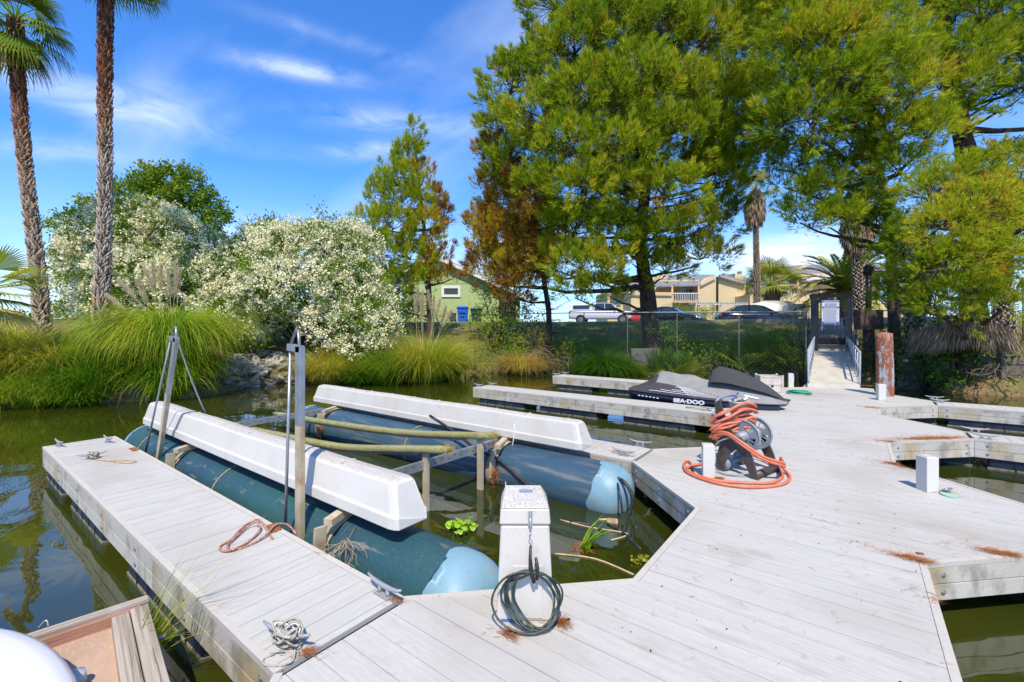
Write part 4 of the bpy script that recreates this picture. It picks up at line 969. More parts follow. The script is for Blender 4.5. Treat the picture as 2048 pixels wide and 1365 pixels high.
Rside = Matrix.Rotation(math.radians(90), 4, 'X')
text_obj('SEA·DOO', 0.115, M['letter'], 'lettering', js, Matrix.Translation((-0.10, -0.560, 0.205)) @ Rside, off=0.006, ext=0.003, sx_=1.35)
# small vent slots and logo by the stern
mb = MB()
for k in range(6): mb.box((-1.25 + k * 0.09, -0.512 - 0.004 * k, 0.235 - 0.004 * k), (0.05, 0.004, 0.022))
mb.build('vent_print', M['letter'], js)['kind'] = 'stuff'
# label panels on cover
mb = MB(); ribbon(mb, (0.98, 0.66), (1.24, 0.72), 0.09, m=4); mb.build('logo_print', mat('pale_blue_print', (0.52, 0.60, 0.68), 0.8), js)

# ------------------------------------------------------------------ hose reel cart
o0 = PZ(1434, 943); o1 = PZ(1513, 960); o2 = PZ(1553, 943)
ang = math.atan2(o2.x - o1.x, o2.y - o1.y)       # axis azimuth from +y
rc = thing('hose_reel', 'dark brown wheeled hose reel cart with grey discs, tall handle and bucket', 'hose reel', (o1.x, o1.y, 0), -ang)
WD = (Vector((o2.x, o2.y)) - Vector((o1.x, o1.y))).length
# local: y = axis (0..WD), x towards front (0 front, -0.45 back)
def side_frame(y):
    mb = MB(); th = 0.028
    def plate(poly):
        vs = [(x, y - th / 2, z) for x, z in poly] + [(x, y + th / 2, z) for x, z in poly]; n = len(poly)
        mb.add(vs, [tuple(range(n)), tuple(range(2 * n - 1, n - 1, -1))] + [(k, n + k, n + (k + 1) % n, (k + 1) % n) for k in range(n)])
    plate([(0.03, 0.0), (-0.06, 0.0), (-0.10, 0.10), (-0.19, 0.26), (-0.22, 0.30), (-0.245, 0.44), (-0.17, 0.44), (-0.11, 0.38), (-0.03, 0.20)])
    plate([(-0.215, 0.30), (-0.30, 0.22), (-0.36, 0.10), (-0.36, 0.0), (-0.44, 0.0), (-0.46, 0.15), (-0.42, 0.32), (-0.34, 0.42), (-0.245, 0.44)])
    plate([(-0.34, 0.42), (-0.42, 0.32), (-0.455, 0.55), (-0.49, 0.80), (-0.42, 0.84), (-0.36, 0.66), (-0.245, 0.44)])
    return fixn(mb.build('side_frame', M['brown_plastic'], rc, bevel=0.006))
side_frame(0.0); side_frame(WD)
mb = MB(); mb.tube([(-0.01, 0.0, 0.045), (-0.01, WD, 0.045)], 0.042, 14); mb.build('front_tube', M['brown_plastic'], rc)
mb = MB(); mb.tube([(-0.40, 0.0, 0.07), (-0.40, WD, 0.07)], 0.030, 14); mb.build('axle', M['grey_plastic'], rc)
for y in (0.045, WD - 0.045):
    mb = MB(); mb.tube([(-0.40, y - 0.03, 0.085), (-0.40, y + 0.03, 0.085)], 0.085, 24); wq = mb.build('wheel', M['grey_plastic'], rc)
mb = MB(); mb.tube(curve_pts([(-0.47, 0.0, 0.79), (-0.46, 0.04, 0.845), (-0.46, WD * 0.5, 0.865), (-0.46, WD - 0.04, 0.845), (-0.47, WD, 0.79)]), 0.018, 8); mb.build('handle', M['grey_plastic'], rc)
# reel discs with spokes
def disc(y, R, label):
    mb = MB(); c_ = Vector((-0.20, y, 0.43)); N = 40
    ring = [c_ + Vector((R * math.cos(2 * math.pi * k / N), 0, R * math.sin(2 * math.pi * k / N))) for k in range(N + 1)]
    mb.tube(ring, 0.013, 8, cap=False)
    inner = R * 0.80
    for k in range(N):   # web with openings
        a0, a1 = 2 * math.pi * k / N, 2 * math.pi * (k + 1) / N
        full = (k % 10) in (0, 1, 2, 3)
        segs = [(0.30, 0.45), (0.78, 0.98)] if not full else [(0.30, 0.98)]
        for r0, r1 in segs:
            vs = [c_ + Vector((R * r * math.cos(a), dy, R * r * math.sin(a))) for dy in (-0.004, 0.004) for r, a in ((r0, a0), (r1, a0), (r1, a1), (r0, a1))]
            mb.add(vs, [(0, 1, 2, 3), (7, 6, 5, 4), (0, 4, 5, 1), (2, 6, 7, 3), (1, 5, 6, 2), (3, 7, 4, 0)])
    for k in range(16):
        a = 2 * math.pi * k / 16; mb.bar(c_ + Vector((0.06 * math.cos(a), 0.004, 0.06 * math.sin(a))), c_ + Vector((R * 0.97 * math.cos(a), 0.004, R * 0.97 * math.sin(a))), 0.006, 0.014, up=(0, 1, 0))
    mb.tube([c_ - Vector((0, 0.02, 0)), c_ + Vector((0, 0.02, 0))], 0.065, 20)
    fixn(mb.build('reel_disc', M['grey_plastic'], rc))
disc(0.11, 0.185, ''); disc(WD - 0.09, 0.185, '')
mb = MB(); mb.tube([(-0.20, 0.0, 0.43), (-0.20, WD, 0.43)], 0.06, 16); mb.build('drum', M['grey_plastic'], rc)
mb = MB(); rgs = [[Vector((-0.33 + r_ * math.cos(a) * 0.8, WD * 0.55 + r_ * math.sin(a), z)) for a in [2 * math.pi * q / 20 for q in range(20)]] for z, r_ in ((0.64, 0.11), (0.80, 0.135), (0.815, 0.145), (0.80, 0.128), (0.70, 0.115))]
mb.loft(rgs, smooth=True); mb.build('bucket', M['lt_grey_plastic'], rc)
gm = [M['window_blue'], mat('blue_cloth', (0.03, 0.10, 0.42), 0.7), M['rope_tan'], M['plastic_white']]
for k in range(5):
    mb = MB(); mb.box((-0.33 + random.uniform(-.06, .06), WD * 0.55 + random.uniform(-.07, .07), 0.83), (0.10, 0.06, 0.03), R=Matrix.Rotation(random.uniform(-1, 1), 3, 'Y') @ Matrix.Rotation(random.uniform(0, 3), 3, 'Z'), bev=0.008)
    tag(mb.build('hose_nozzle' if k % 2 else 'cleaning_cloth', gm[k % 4]), ['small grey-blue item lying in the reel bucket', 'blue cloth bundled in the reel bucket', 'tan cloth scrap in the reel bucket', 'white nozzle lying in the reel bucket', 'pale item tucked at the bucket rim'][k], 'bucket item'); bpy.context.view_layer.update()
    ob = [o_ for o_ in COL.objects if o_.name.startswith(('hose_nozzle', 'cleaning_cloth'))][-1]
RM = Matrix.Translation(rc.location) @ Matrix.Rotation(-ang, 4, 'Z')
for o_ in list(COL.objects):
    if o_.name.startswith(('hose_nozzle', 'cleaning_cloth')): o_.data.transform(RM)
def rr_(x, y, z): return RM @ Vector((x, y, z))
hs1 = thing('garden_hose', 'orange garden hose heaped over the reel and looped on the deck', 'hose')
random.seed(3)
# bundle: slanted loops hung over the handle side / drum, near side
for k in range(15):
    f_ = (k % 10) / 9
    pts = []
    for q in range(15):
        a = math.pi * q / 14
        x = -0.475 + 0.03 * math.sin(k * 2.1) + 0.30 * math.sin(a * 0.5) ** 1.1 * (0.9 + 0.2 * f_)
        y = -0.06 + (WD * 0.75) * (1 - math.cos(a)) / 2 - 0.03 * math.sin(a) + 0.02 * math.sin(k * 1.3)
        z = 0.37 + 0.026 * (k % 10 + (0.5 if k > 9 else 0)) * (1 - 0.3 * q / 14) + (0.12 + 0.015 * (k % 10)) * math.sin(a * 0.62) + 0.015 * math.sin(k * 3 + q * 0.7)
        pts.append(rr_(x, y, z))
    mb = MB(); mb.tube(curve_pts(pts, 3), 0.0165, 9); mb.build('hose_loop', M['hose'], hs1)
for k in range(2):
    pts = [rr_(-0.46, -0.02, 0.47 + k * 0.02), rr_(-0.52, -0.05, 0.38), rr_(-0.44, -0.06, 0.42 + k * .03), rr_(-0.30, -0.06, 0.455 + 0.02 * k), rr_(-0.12, -0.05, 0.36 + 0.03 * k), rr_(0.06, 0.02, 0.24 + 0.03 * k), rr_(0.20, 0.16, 0.18 + 0.03 * k), rr_(0.16, 0.30, 0.14 + 0.02 * k), rr_(0.05, WD, 0.17)]
    mb = MB(); mb.tube(curve_pts(pts, 6), 0.0165, 9); mb.build('hose_loop', M['hose'], hs1)
gp = lambda x, y, dz=0.0: PZ(x, y, 0.018) + Vector((0, 0, dz))
for k, L_ in enumerate([
    [rr_(0.05, WD, 0.16), gp(1562, 940, .05), gp(1578, 950), gp(1577, 962), gp(1555, 971), gp(1500, 975), gp(1440, 968), gp(1395, 955), gp(1372, 943), gp(1368, 930), gp(1374, 923), gp(1381, 926), gp(1384, 936, .01)],
    [rr_(0.02, WD - 0.05, 0.12), gp(1550, 935, .05), gp(1564, 947), gp(1562, 957), gp(1540, 966), gp(1490, 966), gp(1430, 961), gp(1385, 949, .01), gp(1374, 940, .01), gp(1382, 934, .01), gp(1395, 931, .01), gp(1415, 926)],
    [gp(1500, 914, 0.03), gp(1525, 921, .02), gp(1548, 932, .02)]]):
    mb = MB(); mb.tube(curve_pts(L_, 8), 0.0165, 9); mb.build('hose_loop', M['hose'], hs1)
mb = MB(); mb.tube([gp(1384, 936, .012), gp(1387, 945, .0)], 0.014, 8); mb.build('brass_fitting', M['rubber'], hs1)
rope('lead_hose', [rr_(-0.24, -0.03, 0.44), rr_(-0.40, -0.08, 0.35), rr_(-0.46, -0.10, 0.20), rr_(-0.42, -0.12, 0.06), rr_(-0.32, -0.13, 0.012), rr_(-0.20, -0.10, 0.02), rr_(-0.10, -0.03, 0.05)], 0.010, M['grey_plastic'], 'thin grey lead hose curving down the near side of the reel', 'hose')
# green hose coil near crate
gh = MB(); c_ = PZ(1598, 788, 0.01); pts = []
for q in range(90):
    a = q * 0.42; r_ = 0.22 + 0.035 * math.sin(q * 0.9); pts.append(c_ + Vector((r_ * 1.1 * math.cos(a), r_ * 0.8 * math.sin(a), 0.01 + 0.0007 * q + 0.01 * math.sin(q * 1.7) ** 2)))
gh.tube(pts, 0.011, 6); tag(gh.build('garden_hose', M['hose_green']), 'bright green hose coiled on the dock by the crate', 'hose')

# ropes on the near finger
def zc(x, y, dz=0.008): return PZ(x, y, dz)
rr1 = [zc(545, 1078), zc(530, 1055), zc(518, 1040, .03), zc(498, 1046), zc(478, 1062), zc(462, 1080), zc(440, 1094), zc(446, 1103), zc(470, 1098, .02), zc(500, 1082), zc(520, 1058, .03), zc(512, 1046, .04), zc(494, 1054, .02), zc(470, 1075, .02), zc(455, 1090, .02), zc(463, 1102), zc(500, 1090), zc(530, 1072, .02), zc(552, 1050, .03), zc(575, 1050), zc(592, 1068)]
rope('rope', rr1, 0.0085, M['rope_red'], 'tangled red brown rope on the nearest finger by the guide post', 'rope', n=6)
mb = MB(); q0 = PZ(548, 1056, 0.006); mb.box(q0, (0.17, 0.08, 0.012), rz=-0.2); tag(mb.build('rusty_plate', M['rust']), 'rusty steel plate at the finger edge under the red rope', 'plate')
mb = MB(); q0 = PZ(268, 899, 0.006); mb.box(q0, (0.22, 0.07, 0.012), rz=0); tag(mb.build('rusty_plate', M['rust']), 'small rusty plate at the finger edge beside the leaning post', 'plate')
t5 = thing('mooring_cleat', 'old cleat wrapped in grey rope on the middle of the nearest finger', 'cleat'); cc = PZ(184, 918)
cleat(t5, cc.x, cc.y, 1.5, 1.1)
random.seed(8)
def wrap(parent, c, r, n, rad, m, seed, zc_=0.05):
    random.seed(seed); pts = []
    for q in range(n):
        a = q * 0.75; pts.append(Vector(c) + Vector((r * (1 + 0.35 * math.sin(q * 1.3)) * math.cos(a), r * 0.7 * math.sin(a) * (1 + 0.3 * math.cos(q * 0.7)), zc_ + 0.035 * math.sin(q * 0.9))))
    mb = MB(); mb.tube(curve_pts(pts, 3), rad, 6); return mb.build('rope_wrap', m, parent)
wrap(t5, cc, 0.07, 34, 0.009, M['rope_grey'], 2)
rope('rope', [zc(192, 920), zc(215, 922), zc(240, 925), zc(262, 927), zc(272, 923), z_] if False else [zc(192, 920), zc(215, 922), zc(240, 926), zc(264, 926), zc(272, 923), zc(262, 921), zc(238, 922), zc(220, 921)], 0.006, M['rope_tan'], 'thin tan line laid in a long loop across the nearest finger', 'rope')
t6 = thing('mooring_cleat', 'cleat buried in tangled white and grey cord at the near corner', 'cleat'); cc = PZ(572, 1288)
cleat(t6, cc.x, cc.y, 0.3, 1.2); wrap(t6, cc, 0.085, 60, 0.0050, M['rope_grey'], 4, 0.055); wrap(t6, cc, 0.07, 34, 0.0045, M['rope_white'], 6, 0.05)
rope('rope', [zc(566, 1300, .03), zc(548, 1306), zc(522, 1318, -0.02), zc(513, 1336, -0.1), zc(512, 1360, -.2)], 0.005, M['rope_grey'], 'grey cord trailing over the finger edge from the corded cleat', 'rope')
rope('rope', [zc(590, 1300, .02), zc(585, 1322), zc(560, 1332), zc(530, 1330), zc(528, 1318), zc(548, 1308, .01)], 0.0045, M['rope_grey'], 'thin loop of grey cord on the deck beside the corded cleat', 'rope')
rope('rope', [(-2.35, 9.72, .03), (-2.48, 9.85, .02), (-2.7, 9.9, .03), (-2.85, 9.85, .02), (-2.6, 9.75, .04), (-2.4, 9.8, .02), (-2.65, 9.97, .03)], 0.016, M['rope_grey'], 'frayed mooring line heaped beyond the middle finger cleat', 'rope')

# small deck hardware / lids / litter
def lid(px, py, r, m, label):
    q_ = PZ(px, py, 0.004); mb = MB(); mb.tube([q_, q_ + Vector((0, 0, 0.012))], r, 20, smooth=False); tag(mb.build('deck_lid', m), label, 'lid')
lid(1899, 991, 0.07, mat('mint_plastic', (0.30, 0.50, 0.42), 0.5), 'pale mint round lid on the deck beside the right post sleeve')
lid(1778, 803, 0.07, mat('mint_plastic_dull', (0.36, 0.48, 0.42), 0.5), 'pale green lid lying by the post sleeve near the pile')
rope('tap', [PZ(1885, 982, .02), PZ(1893, 979, .05), PZ(1903, 978, .03)], 0.012, M['galv'], 'small metal tap fitting beside the mint lid', 'tap')
def litter(px, py, a, b, n, rz, label, tint=0.45, seed=1, L=0.10):
    c_ = PZ(px, py, 0.006); g = np.random.default_rng(seed)
    q_ = g.normal(size=(n, 2)) * [a, b] * np.where(g.uniform(size=(n, 1)) < 0.3, 2.2, 0.8); R2 = np.array([[math.cos(rz), -math.sin(rz)], [math.sin(rz), math.cos(rz)]])
    xy = q_ @ R2.T; hgt = 0.012 * np.exp(-(q_[:, 0] / a) ** 2 - (q_[:, 1] / b) ** 2)
    C = np.stack([c_.x + xy[:, 0], c_.y + xy[:, 1], 0.006 + hgt * g.uniform(0, 1, n)], -1)
    D = np.stack([math.cos(rz) * np.ones(n), math.sin(rz) * np.ones(n), np.zeros(n)], -1) + g.normal(size=(n, 3)) * [0.6, 0.6, 0.06]
    ok = np.array([(span(y)[0] + 0.02 < x < span(y)[1] - 0.02) or (x < -2.27 and 5.49 < y < 6.2) or (x < -2.27 and 1.05 < y < 1.85) for x, y in C[:, :2]]); C = C[ok]; D = D[ok]; n = len(C)
    V, Fc, T = needle_tufts(C, D, 2, L, 0.0022, 0.30, np.full(n, tint), 0.30, g)
    V[:, 2] = np.maximum(V[:, 2], 0.006)
    tag(np_mesh('pine_needle_litter', V, Fc, M['needle_litter'], None, T), label, 'needle litter', kind='stuff')
litter(1840, 1121, 0.13, 0.022, 420, -0.05, 'drift of orange pine needles ending at the near right corner', 0.5, 1)
litter(2010, 1108, 0.10, 0.025, 420, 0.1, 'drift of orange needles at the right frame edge', 0.45, 2)
litter(1905, 1208, 0.05, 0.03, 300, -0.2, 'needles caught on the edge board below the near corner', 0.4, 3)
litter(1790, 885, 0.12, 0.04, 300, 0, 'needles by the corner of the middle right slip', 0.4, 4)
litter(1860, 877, 0.32, 0.045, 1500, 0.75, 'long orange strip of needles along the middle right slip edge', 0.42, 5)
litter(1800, 931, 0.13, 0.04, 420, -0.4, 'needles gathered where the slip edge bends', 0.42, 6)
litter(1890, 986, 0.03, 0.03, 260, 0, 'needles at the foot of the right post sleeve', 0.4, 7, 0.06)
litter(1748, 816, 0.2, 0.05, 300, 0, 'needles at the corner of the farthest right slip', 0.4, 8)
litter(1015, 1268, 0.03, 0.02, 120, 0.3, 'dry needles at the left foot of the pedestal', 0.2, 9, 0.07)
litter(1122, 1243, 0.03, 0.022, 160, -0.5, 'dry needles at the right foot of the pedestal', 0.2, 10, 0.07)
litter(612, 1305, 0.03, 0.015, 120, 0.6, 'needles beside the corded cleat', 0.2, 11, 0.07)
litter(790, 1200, 0.03, 0.012, 100, 0.4, 'needles by the nearest big cleat', 0.3, 12, 0.04)
litter(1435, 957, 0.03, 0.03, 200, 0, 'needles between post sleeve and reel', 0.45, 13, 0.06)
litter(1240, 905, 0.1, 0.03, 200, 0, 'needles by the two cleats of the half hidden finger', 0.35, 14, 0.06)
litter(1700, 770, 0.5, 0.10, 500, 0, 'needles and bark at the foot of the ramp', 0.3, 15)
litter(2000, 1100, 1.6, 1.2, 90, -0.1, 'scattered single needles over the right part of the walkway', 0.5, 16, 0.11)
litter(1400, 1180, 1.2, 0.9, 60, -0.2, 'scattered single needles over the walkway by the slip corner', 0.5, 17, 0.09)
litter(1500, 1000, 0.9, 2.4, 60, -0.2, 'scattered needles over the walkway towards the ramp', 0.5, 18, 0.09)

g = np.random.default_rng(88); n = 170; X = g.uniform(-1.15, 0.38, n); Y = g.uniform(1.6, 15, n) ** 1.0
C = np.stack([X, Y, np.full(n, 0.005)], -1); V, Fc, T = leaf_quads(C, g.normal(size=(n, 3)) * [1, 1, 0.05], 0.022, 0.010, np.full(n, 0.5), 0.3, g); V[:, 2] = np.maximum(V[:, 2], 0.0035)
tag(np_mesh('leaf_debris', V, Fc, mat('dark_leaf_bits', (0.05, 0.035, 0.025), 0.9), None, T), 'tiny dark leaf bits scattered over the walkway boards', 'debris', kind='stuff')
q_ = PZ(1840, 1107, 0.006); mb = MB(); mb.box(q_, (0.045, 0.02, 0.01), rz=0.4, bev=0.003); tag(mb.build('bark_chip', M['rust']), 'small orange bark chip on the boards above the near corner drift', 'bark chip')
# floating plants and sticks in the slip
def waterlily():
    t = thing('water_hyacinth', 'bright green floating water hyacinth by the near pontoon', 'water plant')
    for (px, py, s_) in ((905, 1062, 1.0), (940, 1062, 0.9), (925, 1072, 0.7)):
        c_ = PZ(px, py, WATER)
        for k in range(8):
            a = random.uniform(0, 6.28); r_ = random.uniform(0.02, 0.09) * s_; h_ = random.uniform(0.04, 0.13) * s_
            L = c_ + Vector((r_ * math.cos(a), r_ * math.sin(a), h_)); tilt = Vector((math.cos(a) * 0.5, math.sin(a) * 0.5, 1)).normalized()
            X = tilt.orthogonal().normalized(); Y = tilt.cross(X); R_ = random.uniform(0.028, 0.045) * s_
            vs = [L + tilt * 0.004] + [L + (X * math.cos(b_) + Y * math.sin(b_)) * R_ + tilt * (0.012 * math.cos(2 * b_)) for b_ in [2 * math.pi * q / 10 for q in range(10)]]
            mb = MB(); mb.add(vs, [(0, q + 1, (q + 1) % 10 + 1) for q in range(10)], True); mb.tube([c_, L], 0.005, 5); mb.build('leaf', M['hyacinth'], t)
M['hyacinth'] = mat('hyacinth_leaf', (0.28, 0.50, 0.02), 0.4, trans=0.3)
waterlily()
tg = thing('water_weed', 'green strappy weed growing on floating debris in the slip', 'water plant'); c_ = PZ(1165, 1100, WATER)
n = 18; g = np.random.default_rng(4)
base = np.tile([[c_.x, c_.y, WATER]], (n, 1)) + g.normal(size=(n, 3)) * [0.03, 0.03, 0]
V, Fc, T = blades(base, g.uniform(-0.9, 1.6, n), g.uniform(0.25, 0.55, n), 0.022, g.uniform(0.3, 1.0, n), g.uniform(0.6, 1.5, n), np.full(n, 0.40), rng=g)
np_mesh('weed_leaves', V, Fc, M['grass'], tg, T)
V, Fc, T = needle_tufts(np.tile([[c_.x - .02, c_.y, WATER + .01]], (60, 1)) + g.normal(size=(60, 3)) * [0.06, 0.05, 0.012], g.normal(size=(60, 3)) * [1, 1, 0.2], 3, 0.10, 0.004, 0.5, np.full(60, 0.3), 0.2, g)
np_mesh('root_mat', V, Fc, M['needle_litter'], tg, T)
for (pts, r, m, lab) in (([(1140, 1045), (1180, 1050), (1205, 1062)], 0.016, 'rubber', 'dark wet stick floating nearest the far pontoon'), ([(1215, 1048), (1245, 1065), (1282, 1100)], 0.014, 'rubber', 'dark wet stick floating by the slip corner edge'),
    ([(1120, 1040), (1180, 1055), (1255, 1068), (1222, 1081)], 0.008, 'strap', 'bent tan reed floating in the slip'), ([(1110, 1108), (1190, 1118), (1268, 1150)], 0.008, 'strap', 'long tan reed floating near the slip front edge'), ([(1198, 1040), (1222, 1039)], 0.012, 'strap', 'short tan reed piece floating in the slip')):
    rope('floating_stick', [PZ(x, y, WATER + 0.006) for x, y in pts], r, M[m], lab, 'stick', n=4)
q_ = PZ(1225, 1045, WATER); mb = MB(); mb.box(q_ + Vector((0, 0, .01)), (0.12, 0.09, 0.04), rz=0.4, bev=0.012); tag(mb.build('driftwood', M['needle_bark'] if 'needle_bark' in M else M['strap']), 'chunk of orange bark floating in the slip', 'driftwood')
c_ = PZ(1285, 1125, WATER); g = np.random.default_rng(9)
V, Fc, T = leaf_quads(np.tile([[c_.x, c_.y, WATER + .01]], (46, 1)) + g.normal(size=(46, 3)) * [0.05, 0.05, 0.008], g.normal(size=(46, 3)) * [1, 1, 0.4], 0.05, 0.03, np.full(46, 0.7), 0.2, g)
tag(np_mesh('water_weed', V, Fc, M['foliage_leaf'], None, T), 'small clump of red green leaves floating at the slip edge', 'water plant')

# ------------------------------------------------------------------ neighbouring wooden float and white hull, bottom left
wf = thing('wooden_float', 'weathered wooden float with plywood deck at the bottom left corner', 'float'); z_ = 0.0
A_ = PZ(288, 1196, z_); B_ = PZ(-220, 1362, z_); C_ = PZ(232, 1400, z_)
u_ = (B_ - A_).normalized(); v_ = (C_ - A_); v_ = (v_ - u_ * v_.dot(u_)).normalized()
TW = [('timber', (0.36, 0.31, 0.25), (0.23, 0.19, 0.14), math.atan2(u_.y, u_.x), 'timber_a'), ('timber', (0.40, 0.34, 0.27), (0.22, 0.18, 0.13), math.atan2(v_.y, v_.x), 'timber_b'), ('red', (0.36, 0.19, 0.13), (0.24, 0.11, 0.07), math.atan2(u_.y, u_.x), 'redwood')]
for nm_, c1, c2, an, key in TW: M[key] = mat(key + '_plank', c1, 0.85, var=[(2.5, 7, 0.42, 0.66, c2, (0.5, 16, 16)), (9, 6, 0.58, 0.66, (0.10, 0.08, 0.06), (0.25, 10, 10), 0.8), (4, 5, 0.6, 0.72, (0.45, 0.42, 0.37), (1, 1, 1), 0.5)], bump=[(9, 0.006, (0.3, 12, 12))], rot=an)
def W_(a, b2, z=0.0): return A_ + u_ * a + v_ * b2 + Vector((0, 0, z))
mb = MB(); mb.bar(W_(-0.02, 0.02, -0.015), W_(2.4, 0.02, -0.015), 0.055, 0.05, bev=0.004); mb.build('edge_plank', M['timber_a'], wf)
mb = MB(); mb.bar(W_(0.02, 0.062, -0.05), W_(2.4, 0.062, -0.05), 0.03, 0.07, bev=0.003); mb.build('edge_stringer', M['redwood'], wf)
mb = MB(); mb.bar(W_(0.03, 0.08, -0.05), W_(0.03, 2.0, -0.05), 0.085, 0.09, bev=0.006); mb.build('corner_beam', M['timber_b'], wf)
mb = MB(); mb.bar(W_(0.118, 0.085, -0.055), W_(0.118, 2.0, -0.055), 0.082, 0.085, bev=0.006); mb.build('inner_beam', M['timber_b'], wf)
mb = MB(); pa, pb, pc, pd_ = W_(0.150, 0.08, -0.075), W_(2.4, 0.08, -0.075), W_(2.4, 2.0, -0.075), W_(0.150, 2.0, -0.075)
mb.loft([[p + Vector((0, 0, -0.02)) for p in (pa, pb, pc, pd_)], [pa, pb, pc, pd_]]); fixn(mb.build('plywood_deck', M['ply'], wf))
mb = MB(); mb.bar(W_(0.0, 0.05, -0.24), W_(0.0, 2.0, -0.24), 0.05, 0.28); mb.bar(W_(0.0, -0.015, -0.2), W_(2.4, -0.015, -0.2), 0.03, 0.25); fixn(mb.build('side_board', M['timber'], wf))
for b2 in (0.35, 0.95):
    mb = MB(); mb.tube([W_(-0.02, b2, -0.10), W_(-0.07, b2, -0.10)], 0.012, 8); mb.build('bolt', M['galv'], wf)
mb = MB(); mb.tube(curve_pts([W_(0.42, -0.03, -0.0), W_(0.43, -0.05, 0.03), W_(0.46, -0.05, 0.0)]), 0.005, 6); mb.build('eye_screw', M['galv'], wf)
# white rounded hull lid
hl = thing('white_hull', 'smooth rounded white hull resting on the plywood float', 'boat'); c_ = PZ(-330, 1560, 0.12)
mb = MB(); rings = []
for k, (r_, z) in enumerate(((1.0, -0.12), (1.0, 0.0), (0.985, 0.06), (0.94, 0.085), (0.86, 0.105), (0.6, 0.125), (0.3, 0.135), (0.02, 0.137))):
    rings.append([Vector((c_.x + 1.15 * r_ * math.cos(a), c_.y + 0.62 * r_ * math.sin(a), c_.z + z - 0.08)) for a in [2 * math.pi * q / 48 for q in range(48)]])
M['gelcoat'] = mat('white_gelcoat', (0.72, 0.72, 0.76), 0.3, coat=0.3)
mb.loft(rings, smooth=True, caps=False); fixn(mb.build('shell', M['gelcoat'], hl))
mb = MB(); e_ = PZ(150, 1366, -0.05); mb.tube([e_, e_ + Vector((0, 0, 0.05))], [0.045, 0.04], 16); mb.build('fitting', M['lt_grey_plastic'], hl)
# reed stems rising between float and finger
c_ = PZ(262, 1350, WATER + 0.1); g = np.random.default_rng(21); n = 46
base = np.tile([[c_.x, c_.y, WATER]], (n, 1)) + g.normal(size=(n, 3)) * [0.02, 0.02, 0]
V, Fc, T = blades(base, g.normal(0.75, 0.35, n), g.uniform(0.45, 1.15, n), 0.009, g.uniform(0.15, 0.55, n), g.uniform(0.3, 1.4, n), np.full(n, 0.60), seg=9, rng=g, tjit=0.06)
rd = thing('water_reed', 'tall thin green reed leaning out of the water over the nearest finger', 'reed')
np_mesh('reed_blades', V, Fc, M['grass'], rd, T)
V, Fc, T = blades(base + [0.02, -0.06, 0.05], g.uniform(0, 6.28, n), g.uniform(0.15, 0.4, n), 0.009, g.uniform(0.4, 1.0, n), g.uniform(0.8, 2.0, n), np.full(n, 0.66), seg=7, rng=g)
np_mesh('low_leaves', V, Fc, M['grass'], rd, T)
# ------------------------------------------------------------------ ramp, gate, fence, stairs
def ppoly(mb, pts, d, th):
    """prism whose front outline is seen at these picture points at depth d, th metres thick"""
    f = [PD(x, y, d) for x, y in pts]; n = len(f); bk = [p + FWD * th for p in f]
    mb.add(f + bk, [tuple(range(n)), tuple(range(2 * n - 1, n - 1, -1))] + [(k, n + k, n + (k + 1) % n, (k + 1) % n) for k in range(n)]); return mb
def prect(mb, x0, y0, x1, y1, d, th): return ppoly(mb, [(x0, y0), (x0, y1), (x1, y1), (x1, y0)], d, th)
def part(name, m, parent, *polys):
    mb = MB()
    for p, d, th in polys:
        if len(p) == 4 and not hasattr(p[0], '__len__'): prect(mb, *p, d, th)
        else: ppoly(mb, p, d, th)
    return fixn(mb.build(name, m, parent))

rp = thing('gangway', 'sloping concrete coloured ramp with grey side rails up to the gate', 'ramp')
a0, a1 = Vector((-1.13, 15.55, 0.10)), Vector((0.14, 15.75, 0.10)); b0, b1 = PD(1629, 703, 16.9), PD(1699, 704, 16.9)
a0, a1 = PD(1615, 766, 12.95), PD(1719, 768, 12.7)
nb_ = 30; mb = MB()
for k in range(nb_):
    f0, f1 = k / nb_ + 0.001, (k + 1) / nb_ - 0.001
    q = [a0.lerp(b0, f0), a1.lerp(b1, f0), a1.lerp(b1, f1), a0.lerp(b0, f1)]
    mb.loft([[p - Vector((0, 0, 0.04)) for p in q], q])
fixn(mb.build('ramp_deck', M['ramp'], rp))
mb = MB(); q0, q1 = PD(1615, 767, 12.93), PD(1719, 769, 12.68); dn = Vector((0, 0, -0.14)); fw = FWD * -0.10
mb.loft([[q0, q1, q1 + fw * 0.3 + dn, q0 + fw * 0.3 + dn], [q0 + FWD * .05, q1 + FWD * .05, q1 + FWD * .05 + dn, q0 + FWD * .05 + dn]]); fixn(mb.build('toe_plate', M['ramp'], rp))
for sg, (lx, ty, bx, by, bd), e in ((-1, (1616, 703, 1617, 766, 12.95), a0), (1, (1720, 706, 1719, 769, 12.7), a1)):
    top0 = PD(lx, ty, bd); bot0 = PD(bx, by, bd); top1 = PD(1629 if sg < 0 else 1694, 675, 16.6); bot1 = (b0 if sg < 0 else b1) + Vector((0, 0, 0.02))
    rt = MB(); m0 = top0.lerp(top1, 0.35) + Vector((0, 0, 0.02)); rt.tube(curve_pts([bot0, bot0.lerp(top0, 0.93), top0 + (top1 - top0) * 0.04, m0, top1]), 0.028, 8); rt.build('top_rail', M['rail'], rp)
    mr_ = MB(); mr_.tube([bot0.lerp(top0, 0.5), bot1.lerp(top1, 0.5)], 0.020, 6); mr_.build('mid_rail', M['rail'], rp)
    for k in range(1, 7):
        f_ = k / 6.5; mb = MB(); mb.tube([bot0.lerp(bot1, f_), top0.lerp(top1, f_)], 0.018, 6); mb.build('baluster', M['rail'], rp)
    mb = MB(); mb.bar(bot0 + Vector((0, 0, -0.03)), bot1 + Vector((0, 0, -0.05)), 0.05, 0.12); mb.build('side_beam', M['rail'], rp)
